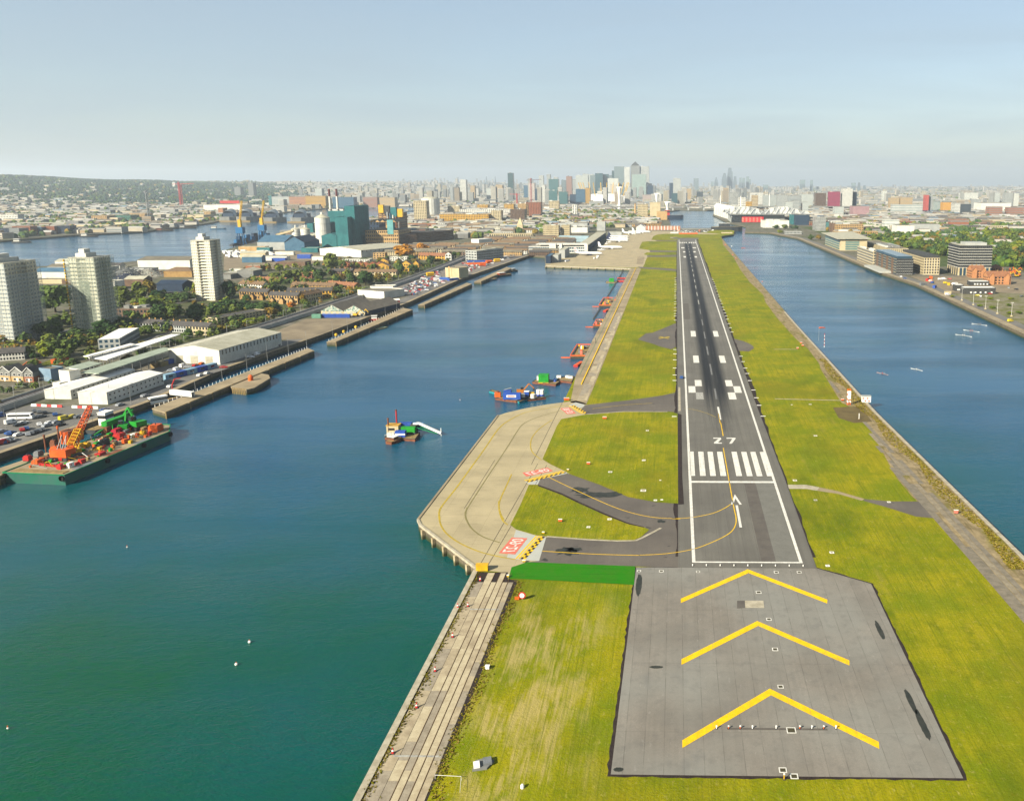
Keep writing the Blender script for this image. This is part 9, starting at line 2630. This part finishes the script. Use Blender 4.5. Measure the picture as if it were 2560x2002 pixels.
for _ in range(19000):
 y=1250*(13.5 ** random.random())
 x=random.uniform(-.86*y,.48*y)
 if (int(x/30),int(y/30)) in taken or blocked(x,y): continue
 u,v=proj(x,y)
 if not (-80<u<2640): continue
 hz_=hill_h(x,y) if y>2200 else 0
 wooded=(u<700 and y>3800) or (x>330 and y<2200)
 if wooded and random.random()<(.9 if x>0 else .86): continue
 if x<-850 and y<2900 and random.random()<.7: continue
 if y<3000: taken.add((int(x/30),int(y/30)))
 k=min(1.0+y/6000,2.2)
 r=random.random()
 if r<.72: w,d,h=random.uniform(12,30)*k,random.uniform(9,14)*k,random.uniform(5,8)
 elif r<(.90 if 1000<u<2000 else .96): w,d,h=random.uniform(20,50)*k*.8,random.uniform(14,30),random.uniform(10,22) if u>600 else random.uniform(8,13)
 else: w,d,h=random.uniform(18,28),20,random.uniform(26,55)*(1.5 if 1050<u<1900 and y>3800 else 1) if u>640 else random.uniform(12,20)
 if y<3900 and -1100<x: h=min(h,random.uniform(6,12)); w=min(w,32)
 stuff_house(x,y,w,d,h,hz_)
 cnt+=1
tag(mb.build('distant_houses',SM+[G_STEEL]),'mass of small houses and blocks spreading to the horizon','houses',kind='stuff')
# ---- far trees as masses
L_HILL=leaf_mat('leaf_hill',sr(46,76,64),sr(36,62,56))
def far_trees(name,label,n,region,cols,r=(4,8)):
 mb=MB()
 for _ in range(n):
  q=region()
  if q is None: continue
  x,y=q
  z=hill_h(x,y) if y>2200 else 0
  k=random.uniform(*r)*min(max(1,y/3600),1.5)
  m=random.randrange(len(cols))
  o=len(mb.v)
  ring=[]
  for zz,rr in ((.15,.8),(.75,1.0),(1.25,.62)):
   ring.append([(x+k*rr*math.cos(t)*random.uniform(.75,1.2),y+k*rr*math.sin(t)*random.uniform(.75,1.2),z+k*zz*random.uniform(.85,1.15)) for t in (0.3,1.35,2.4,3.45,4.5,5.5)])
  mb.v+=ring[0]+ring[1]+ring[2]+[(x+random.uniform(-.2,.2)*k,y,z+k*1.55)]
  for a in range(2):
   for i in range(6):
    mb.f.append((o+a*6+i,o+a*6+(i+1) % 6,o+(a+1)*6+(i+1) % 6,o+(a+1)*6+i)); mb.m.append(m if random.random()<.7 else random.randrange(len(cols)))
  for i in range(6):
   mb.f.append((o+12+i,o+12+(i+1) % 6,o+18)); mb.m.append(m)
 return tag(mb.build(name,cols),label,'trees',kind='stuff')
def reg_far():
 y=1250*(9.5 ** random.random())
 x=random.uniform(-.86*y,.48*y)
 if blocked(x,y) or (int(x/30),int(y/30)) in taken: return None
 u=proj(x,y)[0]
 if not (-80<u<2640): return None
 if u>640 and y>2600 and random.random()<.45: return None
 return x,y
far_trees('distant_trees','scattered trees between the houses out to the hills',9000,reg_far,[L_GREEN,L_DARK,L_DARK,L_GREEN,L_AUT])
def reg_hill():
 y=random.uniform(3300,8200)
 x=random.uniform(-.86*y,-.42*y)
 u=proj(x,y)[0]
 if not (-80<u<820) or blocked(x,y): return None
 return x,y
far_trees('hillside_wood','dark woods covering the left hillside',7000,reg_hill,[L_HILL,L_HILL,L_DARK],(5,8))
def reg_bank():
 y=random.uniform(1400,4200)
 x=random.uniform(-.86*y,-900)
 if blocked(x,y) or (int(x/30),int(y/30)) in taken or not -80<proj(x,y)[0]<900: return None
 return x,y
far_trees('far_bank_trees','trees between the sheds across the river',2600,reg_bank,[L_HILL,L_DARK,L_GREEN],(4,7))
def reg_wood():
 y=random.uniform(1080,2300)
 x=random.uniform(345,.48*y+60)
 if x<425 and y<1100 or x<385 and y<1400: return None
 if (int(x/30),int(y/30)) in taken: return None
 if y>1750 and random.random()<.5: return None
 return x,y
sp2=[]
for _ in range(2400):
 q=reg_wood()
 if q and q[1]<1650 and len(sp2)<760:
  hh=random.uniform(6,13)
  sp2.append((q[0],q[1],hh,hh*random.uniform(.8,1.3)))
leafy_mass('woodland_canopy','leafy canopy of the wood behind the north dock',sp2,[L_GREEN,L_DARK,L_GREEN,L_LIGHT,L_GREEN,L_DARK,L_AUT])
far_trees('woodland_mass','continuous green woodland behind the north dock',5200,reg_wood,[L_GREEN,L_DARK,L_GREEN,L_LIGHT,L_GREEN,L_DARK],(3.5,6.5))
def reg_mid():
 y=random.uniform(1500,3100)
 x=random.uniform(-420,20)
 if blocked(x,y) or (int(x/30),int(y/30)) in taken: return None
 return x,y
far_trees('mid_trees','trees behind the terminal and mill',1900,reg_mid,[L_GREEN,L_DARK,L_AUT,L_GREEN],(5,9))
# ---- the air: pale haze filling the whole valley
hz=NT('haze_air')
hz.t.nodes.remove(hz.b)
pv=hz.n('ShaderNodeVolumePrincipled')
pv.inputs['Color'].default_value=(.78,.88,.97,1)
pv.inputs['Density'].default_value=0.000066
pv.inputs['Anisotropy'].default_value=0.25
hz.link(pv.outputs[0],hz.t.nodes['Material Output'].inputs['Volume'])
hm=MB().box(-22500,22500,-3200,22500,-9,420)
ho=hm.build('haze',[hz.m])
tag(ho,'pale blue haze in the air over the whole scene','haze',kind='stuff')
